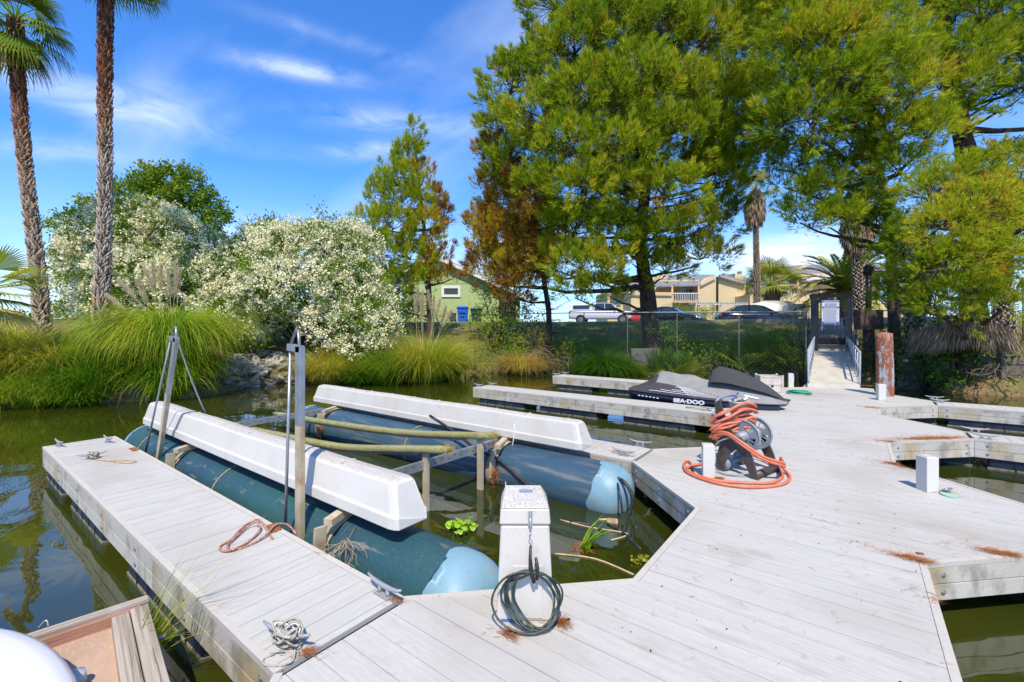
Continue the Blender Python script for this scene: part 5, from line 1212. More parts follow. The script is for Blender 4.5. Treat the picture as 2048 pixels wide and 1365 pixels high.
mb = MB(); g0 = PD(1634, 704, 16.95); g1 = PD(1697, 704, 16.95)
mb.loft([[g0, g1, g1 + Vector((0, 0, -1.4)), g0 + Vector((0, 0, -1.4))], [p + FWD * 0.7 for p in (g0, g1, g1 + Vector((0, 0, -1.4)), g0 + Vector((0, 0, -1.4)))]]); tag(fixn(mb.build('landing', M['concrete'])), 'concrete landing under the gate at the top of the ramp', 'landing')

GD = 17.3
gt = thing('security_gate', 'black barred metal gate with a blue and white notice at the ramp top', 'gate')
def gpx(x0, y0, x1, y1, w, name, d=GD): mb = MB(); mb.bar(PD(x0, y0, d), PD(x1, y1, d), w, w); return mb.build(name, M['black'], gt)
gpx(1628, 588, 1628, 694, 0.20, 'gate_post'); gpx(1699, 588, 1699, 694, 0.16, 'gate_post'); gpx(1621, 593, 1704, 591, 0.13, 'top_bar')
gpx(1636, 600, 1636, 690, 0.05, 'leaf_stile'); gpx(1691, 600, 1691, 690, 0.05, 'leaf_stile'); gpx(1634, 602, 1693, 602, 0.05, 'leaf_rail')
mb = MB(); prect(mb, 1636, 676, 1692, 690, GD, 0.03); fixn(mb.build('kick_plate', M['black'], gt))
for k in range(8): gpx(1641 + k * 6.6, 602, 1641 + k * 6.6, 680, 0.018, 'bar')
mb = MB(); mb.box(PD(1689, 645, GD - 0.03), (0.07, 0.07, 0.22), rz=YAW); mb.build('lock_box', M['black'], gt)
sg_ = thing('notice_sign', 'blue and white notice board of small print on the gate', 'sign')
M['sign_white'] = mat('sign_white', (0.55, 0.60, 0.72), 0.6); M['sign_blue'] = mat('sign_blue', (0.04, 0.09, 0.38), 0.5); M['sign_ink'] = mat('sign_ink', (0.05, 0.07, 0.24), 0.6)
part('board', M['sign_white'], sg_, ((1644, 601, 1678.5, 649), GD - 0.10, 0.02))
for y0, y1 in ((601.5, 605), (613.5, 617), (643.8, 648.5)): part('blue_band', M['sign_blue'], sg_, ((1644.4, y0, 1678.1, y1), GD - 0.104, 0.003))
mb = MB(); random.seed(12)
for (y, h_, m_) in [(607.5, 1.4, 1), (610.3, 1.4, 1)] + [(619.2 + 1.75 * k, 0.55, 0) for k in range(14)]:
    x = 1646.5 + (3 if m_ else 0); xe = 1676 - random.uniform(0, 7)
    while x < xe: w_ = random.uniform(1.0, 3.2); prect(mb, x, y, min(x + w_, 1677), y + h_ * 1.35, GD - 0.103, 0.002); x += w_ + 0.7
fixn(mb.build('small_print', M['sign_ink'], sg_))
mb = MB(); random.seed(13)
for y in (602.3, 614.3, 645):
    x = 1648
    while x < 1674: w_ = random.uniform(1.5, 3.5); prect(mb, x, y + 0.4, x + w_, y + 1.5, GD - 0.107, 0.002); x += w_ + 0.8
fixn(mb.build('heading_print', M['sign_white'], sg_))
# stairs behind gate
st = thing('stairs', 'pale concrete steps rising behind the gate to the road', 'stairs')
for k in range(6):
    d_ = 17.8 + k * 0.75; z_s = 1.02 + k * 0.19; q = PD(1664, CY, d_); mb = MB(); mb.box((q.x, q.y, z_s - 0.3), (1.6, 0.78, 0.62), rz=YAW); mb.build('step', M['concrete'], st)

M['fencepost'] = mat('dull_fence_post', (0.07, 0.075, 0.07), 0.7)
# chain-link fence along the slope
SPC = 0.17
def fence(label, pts, name='chainlink_fence'):
    t = thing(name, label, 'fence'); tops = []; bots = []
    for (px, yt, yb, d) in pts:
        a = PD(px, yt, d); b2 = PD(px, yb, d); b2.z = min(b2.z, gz(b2.x, b2.y)); tops.append(a); bots.append(b2)
        mb = MB(); mb.tube([b2 - Vector((0, 0, 0.1)), a + Vector((0, 0, 0.03))], 0.022, 8); mb.build('fence_post', M['fencepost'], t)
    mb = MB(); mb.tube(tops, 0.022, 7); mb.build('top_rail', M['chain'], t)
    W_v, W_f = [], []
    mb = MB()
    for a, b2, c_, d2 in zip(tops[:-1], tops[1:], bots[:-1], bots[1:]):
        L = (b2 - a).length; H_ = max((a - c_).length, (b2 - d2).length); n = int(L / SPC)
        for k in range(-int(H_ / SPC), n):
            for sg in (0, 1):
                x0 = k * SPC / L; x1 = x0 + H_ / L
                f0, f1 = max(0, x0), min(1, x1)
                if f1 <= f0: continue
                s0, s1 = (f0 - x0) / (x1 - x0), (f1 - x0) / (x1 - x0)
                if sg: s0, s1 = 1 - s0, 1 - s1
                p0 = c_.lerp(d2, f0).lerp(a.lerp(b2, f0), s0); p1 = c_.lerp(d2, f1).lerp(a.lerp(b2, f1), s1)
                mb.tube([p0, p1], 0.0015, 3, cap=False)
    mb.build('chain_link_mesh', M['chain'], t)
    return t
fence('long chain-link fence along the grassy slope left of the gate', [(940, 632, 700, 24), (1050, 628, 695, 22.6), (1168, 626, 690, 21.3), (1255, 625.5, 690, 20.4), (1354, 625, 688, 19.6), (1478, 624.5, 688, 18.6), (1612, 624, 690, 17.5)])
fence('chain-link fence with dark posts right of the gate', [(1712, 625, 690, 17.1), (1762, 622, 690, 16.8), (1832, 620, 690, 16.2)])
fence('chain-link fence at the right frame edge behind the timber wall', [(1990, 560, 700, 16.5), (2046, 556, 700, 16.3), (2120, 554, 700, 16.0)])
# vertical fence panel beside gate (dark slats)
t = thing('picket_fence', 'short dark picket fence section left of the gate', 'fence')
for k in range(8):
    mb = MB(); x = 1590 + k * 4; mb.bar(PD(x, 606 + 1.2 * (7 - k), 17.9), PD(x, 692, 17.9), 0.03, 0.03); mb.build('picket', M['black'], t)
mb = MB(); mb.bar(PD(1588, 620, 17.9), PD(1622, 612, 17.9), 0.04, 0.04); mb.build('rail', M['black'], t)
# utility box + lamp post right of gate
ub = thing('utility_box', 'dark rusty utility cabinet on a post right of the gate', 'utility box')
mb = MB(); c_ = PD(1737, 640, 16.9); mb.box(c_, (0.85, 0.35, 0.75), rz=YAW, bev=0.01)
M['boxbrown'] = mat('rusty_brown_cabinet', (0.045, 0.032, 0.028), 0.8, var=[(9, 6, 0.48, 0.62, (0.13, 0.075, 0.05)), (25, 5, 0.6, 0.7, (0.25, 0.18, 0.14))])
mb.build('cabinet', M['boxbrown'], ub); mb = MB(); mb.box(c_ + Vector((0, 0, -0.75)), (0.3, 0.2, 0.9), rz=YAW); mb.build('support', M['boxbrown'], ub)
lp = thing('lamp_post', 'dark lamp post standing behind the utility box', 'lamp post')
mb = MB(); mb.tube([PD(1737, 660, 17.4), PD(1737, 540, 17.4)], 0.10, 10); mb.build('pole', M['black'], lp)
mb = MB(); mb.tube([PD(1737, 552, 17.4), PD(1737, 546, 17.4), PD(1737, 535, 17.4), PD(1737, 529, 17.4)], [0.10, 0.19, 0.17, 0.05], 10); mb.build('lamp_head', M['black'], lp)

# timber retaining wall right, wood posts, concrete block
rw = thing('retaining_wall', 'weathered timber retaining wall at the right water edge', 'retaining wall')
M['wallwood'] = mat('grey_wall_timber', (0.20, 0.17, 0.14), 0.9, var=[(3, 6, 0.42, 0.68, (0.11, 0.09, 0.07), (0.6, 14, 14))], bump=[(12, 0.01, (0.4, 9, 9))])
for k in range(5):
    y0 = 716 + k * 13.5; mb = MB(); zk = 0.62 - k * 0.215; pA, pB, pC = PD(1795, CY, 15.75), PD(2000, CY, 14.45), PD(2300, CY, 12.7)
    for p in (pA, pB, pC): p.z = zk
    mb.bar(pA, pB, 0.08, 0.205, bev=0.008); mb.bar(pB, pC, 0.081, 0.206, bev=0.008); mb.build('plank', M['wallwood'], rw)
for x in (1822, 1905, 2003, 2100):
    mb = MB(); mb.box(PD(x, 740, (15.55 - (x - 1822) * 0.0064)) , (0.16, 0.16, 1.9), rz=YAW); mb.build('upright', M['wallwood'], rw)
mb = MB(); mb.box(PD(1289, 714, 20.6), (1.3, 0.3, 0.75), rz=YAW, bev=0.02); tag(mb.build('concrete_block', mat('mossy_concrete', (0.13, 0.125, 0.11), 0.9, var=[(4, 5, 0.45, 0.7, (0.07, 0.075, 0.05))])), 'grey concrete block showing in the bank below the fan palms', 'block')
mb = MB(); mb.tube([PZ(1283, 745, WATER + .03), PZ(1303, 750, WATER + .03)], 0.07, 8); tag(mb.build('plastic_drum', mat('blue_drum', (0.03, 0.10, 0.36), 0.4)), 'small blue plastic float lying in the water by the far bank', 'float')

# ------------------------------------------------------------------ houses
M['siding_green'] = mat('light_green_siding', (0.36, 0.46, 0.19), 0.7, var=[(2, 4, 0.4, 0.7, (0.33, 0.43, 0.18)), (5, 2, 0.53, 0.56, (0.30, 0.39, 0.16), (6, 6, 0.01), 0.5)])
M['trim_white'] = mat('white_trim', (0.66, 0.66, 0.64), 0.6)
M['glass_dark'] = mat('dark_glass', (0.05, 0.09, 0.08), 0.08)
M['shingle'] = mat('grey_shingles', (0.17, 0.17, 0.18), 0.9, var=[(1.5, 5, 0.4, 0.7, (0.12, 0.12, 0.13)), (30, 3, 0.45, 0.6, (0.22, 0.22, 0.23))])
M['siding_beige'] = mat('beige_siding', (0.60, 0.49, 0.28), 0.75, var=[(1, 4, 0.4, 0.7, (0.56, 0.45, 0.25)), (5, 2, 0.53, 0.56, (0.50, 0.40, 0.22), (5, 5, 0.01), 0.5)])
M['trim_beige'] = mat('peach_trim', (0.62, 0.44, 0.24), 0.7)
M['glass_sky'] = mat('window_glass', (0.10, 0.22, 0.32), 0.05)
D = 36.0
gh_ = thing('green_house', 'light green sided house with a white framed window and sloping roof', 'house')
part('wall', M['siding_green'], gh_, ([(805, 700), (805, 543), (868, 512), (1040, 591), (1040, 700)], D, 7.0))
mb = MB()
for a, b2 in (((866, 507), (1056, 593)), ((795, 545), (870, 507))):
    p, q = PD(*a, D - 0.5), PD(*b2, D - 0.5); mb.loft([[p, q, q + Vector((0, 0, -0.06)), p + Vector((0, 0, -0.06))], [x + FWD * 8.2 for x in (p, q, q + Vector((0, 0, -0.06)), p + Vector((0, 0, -0.06)))]])
fixn(mb.build('roof', M['shingle'], gh_))
mb = MB(); mb.bar(PD(866, 512, D - 0.52), PD(1056, 598, D - 0.52), 0.04, 0.24); mb.build('barge_board', M['trim_white'], gh_)
mb = MB(); mb.bar(PD(868, 512, D - 0.52), PD(795, 549, D - 0.52), 0.04, 0.24); mb.build('barge_board', M['trim_white'], gh_)
w_ = part('window', M['glass_dark'], gh_, ((888, 577, 916, 589.5), D - 0.04, 0.03))
for n_, rr__ in (('frame', (883, 572, 921, 577)), ('frame', (883, 589.5, 921, 594.5)), ('frame', (883, 577, 888, 589.5)), ('frame', (916, 577, 921, 589.5))): part(n_, M['trim_white'], w_, (rr__, D - 0.09, 0.08))
part('vent', M['timber'], gh_, ((893, 527, 901, 535), D - 0.06, 0.05)); part('corner_trim', M['trim_white'], gh_, ((876.5, 525, 881, 552), D - 0.06, 0.05))
part('belt_line', M['trim_white'] if False else M['siding_green'], gh_, ((805, 566.6, 985, 567.6), D - 0.03, 0.02))
def bin_(x0, x1, yt, d, m, label, gname='wheelie bins by the green house'):
    t = thing('wheelie_bin', label, 'bin', group=gname)
    q = PD((x0 + x1) / 2, CY, d); zb = gz(q.x, q.y); w_ = (x1 - x0) * d / F; zt = PD(x0, yt, d).z; h_ = zt - zb
    R = Matrix.Rotation(YAW, 3, 'Z')
    def rg(wx, wy, z): return [Vector((q.x, q.y, zb + z)) + R @ Vector((sx_ * wx / 2, sy_ * wy / 2, 0)) for sx_, sy_ in ((-1, -1), (1, -1), (1, 1), (-1, 1))]
    mb = MB(); mb.loft([rg(w_ * 0.74, 0.5, 0.04), rg(w_ * 0.92, 0.62, h_ * 0.88)]); fixn(mb.build('body', m, t, bevel=0.03))
    mb = MB(); mb.loft([rg(w_, 0.72, h_ * 0.88), rg(w_, 0.72, h_ * 0.95), rg(w_ * 0.8, 0.5, h_)]); fixn(mb.build('lid', m, t, bevel=0.02))
    mb = MB(); mb.box(Vector((q.x, q.y, zb + h_ * 0.62)) + R @ Vector((0, -0.33, 0)), (w_ * 0.6, 0.05, 0.06), rz=YAW); mb.build('lift_bar', m, t)
    mb = MB(); mb.box(Vector((q.x, q.y, zb + h_ * 0.42)) + R @ Vector((0, -0.315, 0)), (w_ * 0.28, 0.04, 0.16), rz=YAW); mb.build('emblem', M['sign_blue'] if m is not M['bin_green'] else m, t)
    for s_ in (-1, 1):
        c2 = Vector((q.x, q.y, zb + 0.1)) + R @ Vector((s_ * w_ * 0.38, 0.25, 0)); mb = MB(); mb.tube([c2, c2 + R @ Vector((0.05, 0, 0))], 0.1, 12); mb.build('wheel', M['rubber'], t)
    return t
M['bin_blue'] = mat('bin_blue_plastic', (0.01, 0.12, 0.62), 0.4); M['bin_green'] = mat('bin_green_plastic', (0.035, 0.075, 0.045), 0.5); M['bin_grey'] = mat('bin_grey_plastic', (0.12, 0.12, 0.10), 0.6)
bin_(914, 937, 613, 31, M['bin_blue'], 'bright blue wheelie bin against the green house'); bin_(941, 964, 616, 31, M['bin_green'], 'dark green wheelie bin right of the blue one'); bin_(898, 912, 626, 31, M['bin_grey'], 'low grey bin left of the blue one')
# dark shed right of the green house
part('garden_shed', M['boxbrown'], None, ([(1000, 640), (1000, 594), (1032, 590), (1032, 640)], 33, 2.5))
o_ = [o for o in COL.objects if o.name.startswith('garden_shed')][0]; tag(o_, 'dark brown shed at the right end of the green house', 'shed')

# beige townhouse left of the small palms
D = 58.0
th1 = thing('beige_townhouse', 'pale yellow two storey townhouse with balcony and grey shed roofs', 'house')
part('wall', M['siding_beige'], th1, ((1262, 587, 1345, 650), D - 2, 8), ((1215, 583, 1268, 650), D + 2, 8), ((1300, 560, 1398, 592), D + 1.5, 6), ([(1396, 650), (1396, 569), (1432, 551), (1432, 650)], D - 0.5, 10), ([(1437, 650), (1437, 553), (1489, 567), (1489, 650)], D - 0.3, 10), ((1432, 560, 1437, 650), D + 0.5, 8), ((1489, 575, 1512, 650), D + 2, 8), ((1345, 600, 1396, 650), D - 0.2, 8))
mb = MB()
for pts, d, dep in (([(1296, 572), (1396, 570), (1432, 551), (1340, 549.5)], D - 0.8, 0), ): pass
def slab(mb, quad):   # quad of (x,y,d) corners -> thin roof slab
    q = [PD(*c) for c in quad]; mb.loft([[p + Vector((0, 0, -0.15)) for p in q], q])
mb = MB(); slab(mb, [(1294, 573, D - 1.6), (1397, 570.5, D - 1.6), (1432, 550, D + 6), (1350, 549, D + 6)]); fixn(mb.build('roof', M['shingle'], th1))
mb = MB(); slab(mb, [(1222, 585, D + 1), (1262, 583, D + 1), (1290, 561, D + 8), (1232, 566, D + 8)]); fixn(mb.build('roof', M['shingle'], th1))
mb = MB(); slab(mb, [(1436, 552, D - 0.8), (1490, 567, D - 0.8), (1500, 560, D + 9), (1446, 546, D + 9)]); fixn(mb.build('roof', M['shingle'], th1))
for a, b2, d in (((1396, 570), (1432, 551.5), D - 0.9), ((1437, 553.5), (1490, 568), D - 0.7), ((1258, 586), (1345, 587), D - 2.3), ((1290, 563), (1335, 553), D + 2)):
    mb = MB(); mb.bar(PD(*a, d), PD(*b2, d), 0.08, 0.22); mb.build('fascia_trim', M['trim_beige'], th1)
part('garage_door', M['trim_beige'], th1, ((1275, 612, 1335, 650), D - 2.1, 0.08)); part('balcony_floor', M['trim_beige'], th1, ((1305, 602, 1398, 606), D - 1.6, 3))
w_ = part('sliding_door', M['glass_sky'], th1, ((1363, 578, 1391, 592), D + 1.45, 0.03)); part('frame', M['trim_white'], w_, ((1361, 576, 1393, 578), D + 1.4, 0.08), ((1361, 578, 1363, 603), D + 1.4, 0.08), ((1391, 578, 1393, 603), D + 1.4, 0.08), ((1376, 578, 1377.5, 603), D + 1.4, 0.08))
part('lower_glass', M['glass_sky'], w_, ((1363, 592, 1391, 603), D + 1.46, 0.03))
part('door', M['trim_beige'], th1, ((1311, 581, 1320, 602), D + 1.42, 0.07)); part('window', M['glass_sky'], th1, ((1233, 601, 1241, 612), D + 1.9, 0.08)); part('window', M['glass_dark'], th1, ((1260, 600, 1266, 604), D + 1.9, 0.08))
mb = MB()
for k in range(26):
    x = 1307 + k * 3.6; prect(mb, x, 588, x + 0.9, 603, D - 1.75, 0.04)
fixn(mb.build('balusters', M['trim_white'], th1)); part('hand_rail', M['trim_white'], th1, ((1305, 586.3, 1398, 588), D - 1.8, 0.1))
for x in (1305, 1343, 1396): part('column', M['trim_beige'], th1, ((x, 571 if x != 1305 else 586, x + 3.5, 604), D - 1.65, 0.22))
part('chimney', M['siding_beige'], th1, ([(1470, 560), (1470, 547), (1492, 551), (1492, 560)], D + 4, 2)); part('chimney_cap', M['shingle'], th1, ((1478, 543, 1484, 548), D + 4.5, 0.5)); part('vent_pipe', M['black'], th1, ((1446, 548.5, 1449, 554), D + 4, 0.2)); part('chimney', M['siding_beige'], th1, ([(1306, 553), (1340, 549), (1340, 560), (1306, 560)], D + 8, 2))
pg = thing('pergola', 'pale wooden pergola in front of the beige townhouse', 'pergola')
for x in (1397, 1427, 1441, 1488): part('post', M['trim_white'], pg, ((x, 610, x + 3, 650), D - 5, 0.2))
part('beam', M['trim_white'], pg, ((1392, 608, 1496, 610.5), D - 5.1, 0.15))
for k in range(21): part('rafter', M['trim_white'], pg, ((1393 + k * 5, 605.3, 1394.6 + k * 5, 608), D - 5.6, 2.2))

D = 50.0
th2 = thing('peach_townhouse', 'peach and beige townhouse with garage behind the date palm', 'house')
part('wall', M['siding_beige'], th2, ((1500, 590, 1545, 650), D + 4, 7), ((1548, 588, 1625, 606), D - 2, 1.0), ((1548, 606, 1840, 650), D - 1.2, 8), ([(1545, 600), (1545, 552), (1600, 552), (1625, 545), (1760, 545), (1760, 600)], D + 2.5, 6))
mb = MB(); slab(mb, [(1540, 553, D + 0.5), (1597, 551, D + 0.5), (1614, 530, D + 7), (1552, 533, D + 7)]); fixn(mb.build('roof', M['shingle'], th2))
mb = MB(); slab(mb, [(1598, 549, D - 0.2), (1672, 549, D - 0.2), (1676, 529, D + 7), (1614, 530, D + 7)]); fixn(mb.build('roof', M['shingle'], th2))
mb = MB(); slab(mb, [(1670, 550, D - 0.2), (1850, 552, D - 0.2), (1840, 528, D + 7), (1675, 527, D + 7)]); fixn(mb.build('roof', M['shingle'], th2))
for a, b2, d in (((1583, 550), (1614, 529.5), D - 0.4), ((1560, 607), (1625, 604.5), D - 2.3), ((1598, 551), (1672, 549), D - 0.4)):
    mb = MB(); mb.bar(PD(*a, d), PD(*b2, d), 0.1, 0.28); mb.build('fascia_trim', M['trim_beige'], th2)
for x in (1595, 1640, 1690): part('column', M['trim_beige'], th2, ((x, 552, x + 5, 590), D - 1.2, 0.3))
mb = MB()
for k in range(22): prect(mb, 1552 + k * 3.4, 571, 1553 + k * 3.4, 588, D - 1.9, 0.04)
fixn(mb.build('balusters', M['trim_beige'], th2)); part('hand_rail', M['trim_beige'], th2, ((1550, 569.5, 1628, 571.3), D - 1.95, 0.1))
gd = part('garage_door', mat('cream_door', (0.50, 0.46, 0.33), 0.6), th2, ((1568, 612, 1622, 650), D - 2.0 + 0.72, 0.08))
for x in (1574, 1584.5, 1597, 1608): part('pane', M['glass_dark'], gd, ((x, 608 + 1.5, x + 7.5, 613.5), D - 1.36, 0.06))
part('awning', M['trim_white'], th2, ([(1605, 556), (1660, 551), (1660, 560), (1625, 568)], D - 1.8, 0.8))
part('dish', M['trim_white'], th2, ([(1567, 540), (1570, 537.5), (1574, 539), (1574.5, 542.5), (1571, 545), (1567.5, 543.5)], D + 1, 0.1)); part('vent_pipe', M['black'], th2, ((1566, 529, 1569, 536), D + 5, 0.2))
um = thing('patio_umbrella', 'folded green patio umbrella on the peach townhouse balcony', 'umbrella'); part('canopy', mat('teal_cloth', (0.12, 0.36, 0.27), 0.8), um, ([(1567, 566), (1584, 552), (1588, 556), (1578, 568)], D - 1.0, 0.5)); part('pole', M['trim_white'], um, ((1577, 566, 1578, 588), D - 0.9, 0.05))
# far-off white house at the left horizon and low tree line
fh = thing('white_house', 'tiny far-off white house on the left horizon between the palms', 'house'); part('wall', M['trim_white'], fh, ((138, 634, 182, 648), 90, 8)); part('roof', M['shingle'], fh, ([(134, 635), (145, 628), (178, 628), (186, 635)], 89, 9)); part('window', M['glass_dark'], fh, ((160, 638, 170, 643), 89.9, 0.1))

# ------------------------------------------------------------------ vehicles
M['car_black'] = mat('black_car_paint', (0.006, 0.008, 0.012), 0.12, coat=0.6); M['car_blue'] = mat('dark_blue_car_paint', (0.006, 0.012, 0.035), 0.15, coat=0.3)
M['car_white'] = mat('white_car_paint', (0.62, 0.64, 0.70), 0.2, coat=0.5); M['car_red'] = mat('red_car_paint', (0.55, 0.03, 0.03), 0.2, coat=0.5)
M['car_glass'] = mat('car_glass', (0.02, 0.04, 0.06), 0.04); M['chrome'] = mat('chrome', (0.6, 0.6, 0.62), 0.2, metal=1.0); M['lamp_glass'] = mat('lamp_glass', (0.6, 0.62, 0.66), 0.1); M['tail'] = mat('tail_lamp', (0.35, 0.02, 0.02), 0.2)
def car(name, label, px, d, zg, heading, prof, roofp, m, W=1.85, wheels=(0.85, 3.65), wr=0.33, truck=False, group='cars parked along the road'):
    """prof: (x, z_bottom, z_top) stations along the body from nose x=0; roofp: greenhouse polygon (x,z); heading = azimuth of nose in world"""
    q = PD(px, CY, d); t = thing(name, label, 'truck' if truck else 'car', (q.x, q.y, zg), heading, group)
    L = prof[-1][0]; h2 = L / 2
    mb = MB(); rings = []
    for x, zb, zt in prof:
        e = min(1.0, 0.80 + 0.20 * min(x, L - x) / 0.5); hw = W / 2 * e
        rings.append([Vector((h2 - x, sy_ * hw * a, z)) for a, z, sy_ in [(0.90, zb, -1), (1.0, zb + 0.12, -1), (1.0, zb + (zt - zb) * 0.62, -1), (0.95, zt - 0.03, -1), (0.80, zt, -1), (0.80, zt, 1), (0.95, zt - 0.03, 1), (1.0, zb + (zt - zb) * 0.62, 1), (1.0, zb + 0.12, 1), (0.90, zb, 1)]])
    mb.loft(rings, smooth=True); fixn(mb.build('body', m, t))
    # greenhouse: glass volume, roof skin and pillars
    def gh(poly, inset_top, zt, zlo):
        vs = []
        for x, z in poly:
            f_ = (z - zlo) / (zt - zlo); hw = W / 2 * (0.90 - inset_top * f_)
            vs.append((x, z, hw))
        return vs
    zt = max(z for x, z in roofp); zlo = min(z for x, z in roofp)
    g = gh(roofp, 0.17, zt, zlo); n = len(g)
    mb = MB(); mb.add([(h2 - x, -w, z) for x, z, w in g] + [(h2 - x, w, z) for x, z, w in g], [tuple(range(n)), tuple(range(2 * n - 1, n - 1, -1))] + [(k, n + k, n + (k + 1) % n, (k + 1) % n) for k in range(n)])
    fixn(mb.build('windows', M['car_glass'], t))
    top = [(x, z, w) for x, z, w in g if z > zt - 0.16]; top.sort()
    mb = MB(); mb.loft([[Vector((h2 - x, -w - 0.01, z - 0.02)), Vector((h2 - x, -w * 0.9, z + 0.025)), Vector((h2 - x, 0, z + 0.045)), Vector((h2 - x, w * 0.9, z + 0.025)), Vector((h2 - x, w + 0.01, z - 0.02))] for x, z, w in top], smooth=True); fixn(mb.build('roof', m, t))
    # pillars
    lowf, hif = g[0], g[1]; lowr, hir = g[-1], g[-2]
    for s_ in (-1, 1):
        for a, b2 in ((lowf, hif), (lowr, hir)):
            mb = MB(); mb.bar((h2 - a[0], s_ * (a[2] + 0.008), a[1]), (h2 - b2[0], s_ * (b2[2] + 0.008), b2[1]), 0.07, 0.05); mb.build('pillar', m, t)
        xm = (lowf[0] + lowr[0]) / 2 + 0.15; mb = MB(); mb.bar((h2 - xm, s_ * (lowf[2] + 0.008), zlo), (h2 - xm, s_ * (hif[2] + 0.015), zt), 0.08, 0.04); mb.build('pillar', m, t)
        mb = MB(); mb.box((h2 - lowf[0] - 0.35, s_ * (W / 2 + 0.07), zlo + 0.07), (0.12, 0.18, 0.12), bev=0.03); mb.build('mirror', m, t)
        mb = MB(); mb.box((h2 - 0.16, s_ * W * 0.34, prof[1][2] - 0.12), (0.22, 0.32, 0.13), bev=0.03); mb.build('headlight', M['lamp_glass'], t)
        mb = MB(); mb.box((h2 - L + 0.10, s_ * W * 0.36, prof[-2][2] - 0.16), (0.16, 0.3, 0.14), bev=0.03); mb.build('tail_light', M['tail'], t)
        for k, dx in enumerate((0.15, 1.05)):
            mb = MB(); mb.box((h2 - xm - dx + 0.45, s_ * (W / 2 + 0.005), zlo - 0.12), (0.16, 0.03, 0.03)); mb.build('door_handle', M['chrome'] if truck else m, t)
    for xw in wheels:
        for s_ in (-1, 1):
            mb = MB(); mb.tube([(h2 - xw, s_ * (W / 2 - 0.2), wr), (h2 - xw, s_ * (W / 2 + 0.012), wr)], wr + 0.07, 26, smooth=False); mb.build('wheel_arch', M['black'], t)
            mb = MB(); mb.tube([(h2 - xw, s_ * (W / 2 - 0.18), wr), (h2 - xw, s_ * (W / 2 + 0.02), wr)], wr, 26, smooth=False); w_ = mb.build('wheel', M['rubber'], t)
            mb = MB(); mb.tube([(h2 - xw, s_ * (W / 2 + 0.0), wr), (h2 - xw, s_ * (W / 2 + 0.03), wr)], wr * 0.62, 20, smooth=False); mb.build('rim', M['chrome'], w_)
    return t
sed = [(0, 0.32, 0.55), (0.12, 0.22, 0.68), (0.6, 0.2, 0.80), (1.3, 0.18, 0.92), (2.2, 0.18, 0.95), (3.3, 0.18, 0.97), (4.1, 0.2, 0.99), (4.6, 0.24, 0.95), (4.75, 0.34, 0.80)]
sedr = [(1.35, 0.90), (2.15, 1.36), (2.55, 1.43), (3.1, 1.43), (3.6, 1.34), (4.25, 0.97)]
hd = lambda x0, d0, x1, d1: math.atan2(*(PD(x1, CY, d1) - PD(x0, CY, d0)).yx)
car('parked_car', 'black and blue parked saloon partly behind the big pine trunk', 1345, 35.5, 1.90, hd(1300, 37, 1400, 34.5), sed, sedr, M['car_black'])
car('parked_car', 'dark blue parked sports saloon between hedge and gate', 1512, 29.2, 1.72, hd(1450, 30, 1590, 29), sed, sedr, M['car_blue'])
car('parked_car', 'red parked car seen behind the pine trunk and truck', 1292, 42, 1.95, hd(1260, 43, 1300, 41), sed, sedr, M['car_red'])
car('parked_car', 'bright red parked car seen through the gate bars', 1690, 39, 1.95, hd(1640, 39, 1740, 39.5), sed, sedr, M['car_red'])
tr = [(0, 0.45, 0.95), (0.10, 0.42, 1.14), (0.9, 0.42, 1.20), (1.35, 0.42, 1.22), (3.7, 0.42, 1.25), (3.75, 0.42, 1.25), (5.9, 0.45, 1.25), (6.2, 0.5, 1.22)]
trr = [(1.4, 1.20), (2.0, 1.86), (2.4, 1.95), (3.2, 1.95), (3.65, 1.90), (3.75, 1.22)]
tk = car('pickup_truck', 'white crew cab pickup truck with canopy behind the fence', 1203, 44, 2.10, hd(1100, 45, 1280, 42.5), tr, trr, M['car_white'], W=2.0, wheels=(1.05, 5.0), wr=0.40, truck=True)
mb = MB(); mb.loft([[Vector((3.1 - x, s_ * w, z)) for s_, w, z in ((-1, 0.96, 1.24), (-1, 0.86, 1.88), (1, 0.86, 1.88), (1, 0.96, 1.24))] for x in (3.85, 6.1)]); fixn(mb.build('canopy', M['car_white'], tk, bevel=0.05))
for s_ in (-1, 1): mb = MB(); mb.box((-1.85, s_ * 0.935, 1.60), (1.6, 0.02, 0.36), R=Matrix.Rotation(s_ * 0.16, 3, 'X')); mb.build('canopy_window', M['car_glass'], tk)
mb = MB(); mb.box((3.12, 0, 0.86), (0.08, 1.5, 0.30), bev=0.02); mb.build('grille', M['chrome'], tk); mb = MB(); mb.box((3.16, 0, 0.58), (0.14, 1.95, 0.2), bev=0.04); mb.build('bumper', M['chrome'], tk)
bt = thing('covered_boat', 'white tarp covered boat parked behind the dark blue car', 'boat'); mb = MB(); q = PD(1548, CY, 33); rg = []
for x, w, h_ in ((-2.2, 0.1, 1.1), (-1.9, 0.8, 1.55), (-1.0, 1.0, 1.78), (0, 1.05, 1.82), (1.2, 1.0, 1.75), (1.9, 0.9, 1.45), (2.0, 0.8, 1.1)):
    rg.append([Vector((q.x, q.y, 1.9)) + RIGHT * x * 0.85 + FWD * (w * math.cos(a)) + Vector((0, 0, 0.6 + (h_ - 0.6) * max(0, math.sin(a)) ** 0.7)) for a in np.linspace(0, math.pi, 13)])
mb.loft(rg, smooth=True); fixn(mb.build('tarp', M['trim_white'], bt))
hy = thing('fire_hydrant', 'small red fire hydrant by the fan palm foot', 'hydrant'); q = PD(1555, CY, 36); mb = MB()
mb.tube([(q.x, q.y, 2.1), (q.x, q.y, 2.6), (q.x, q.y, 2.75), (q.x, q.y, 2.82)], [0.14, 0.13, 0.17, 0.05], 12); fixn(mb.build('barrel', M['car_red'], hy))
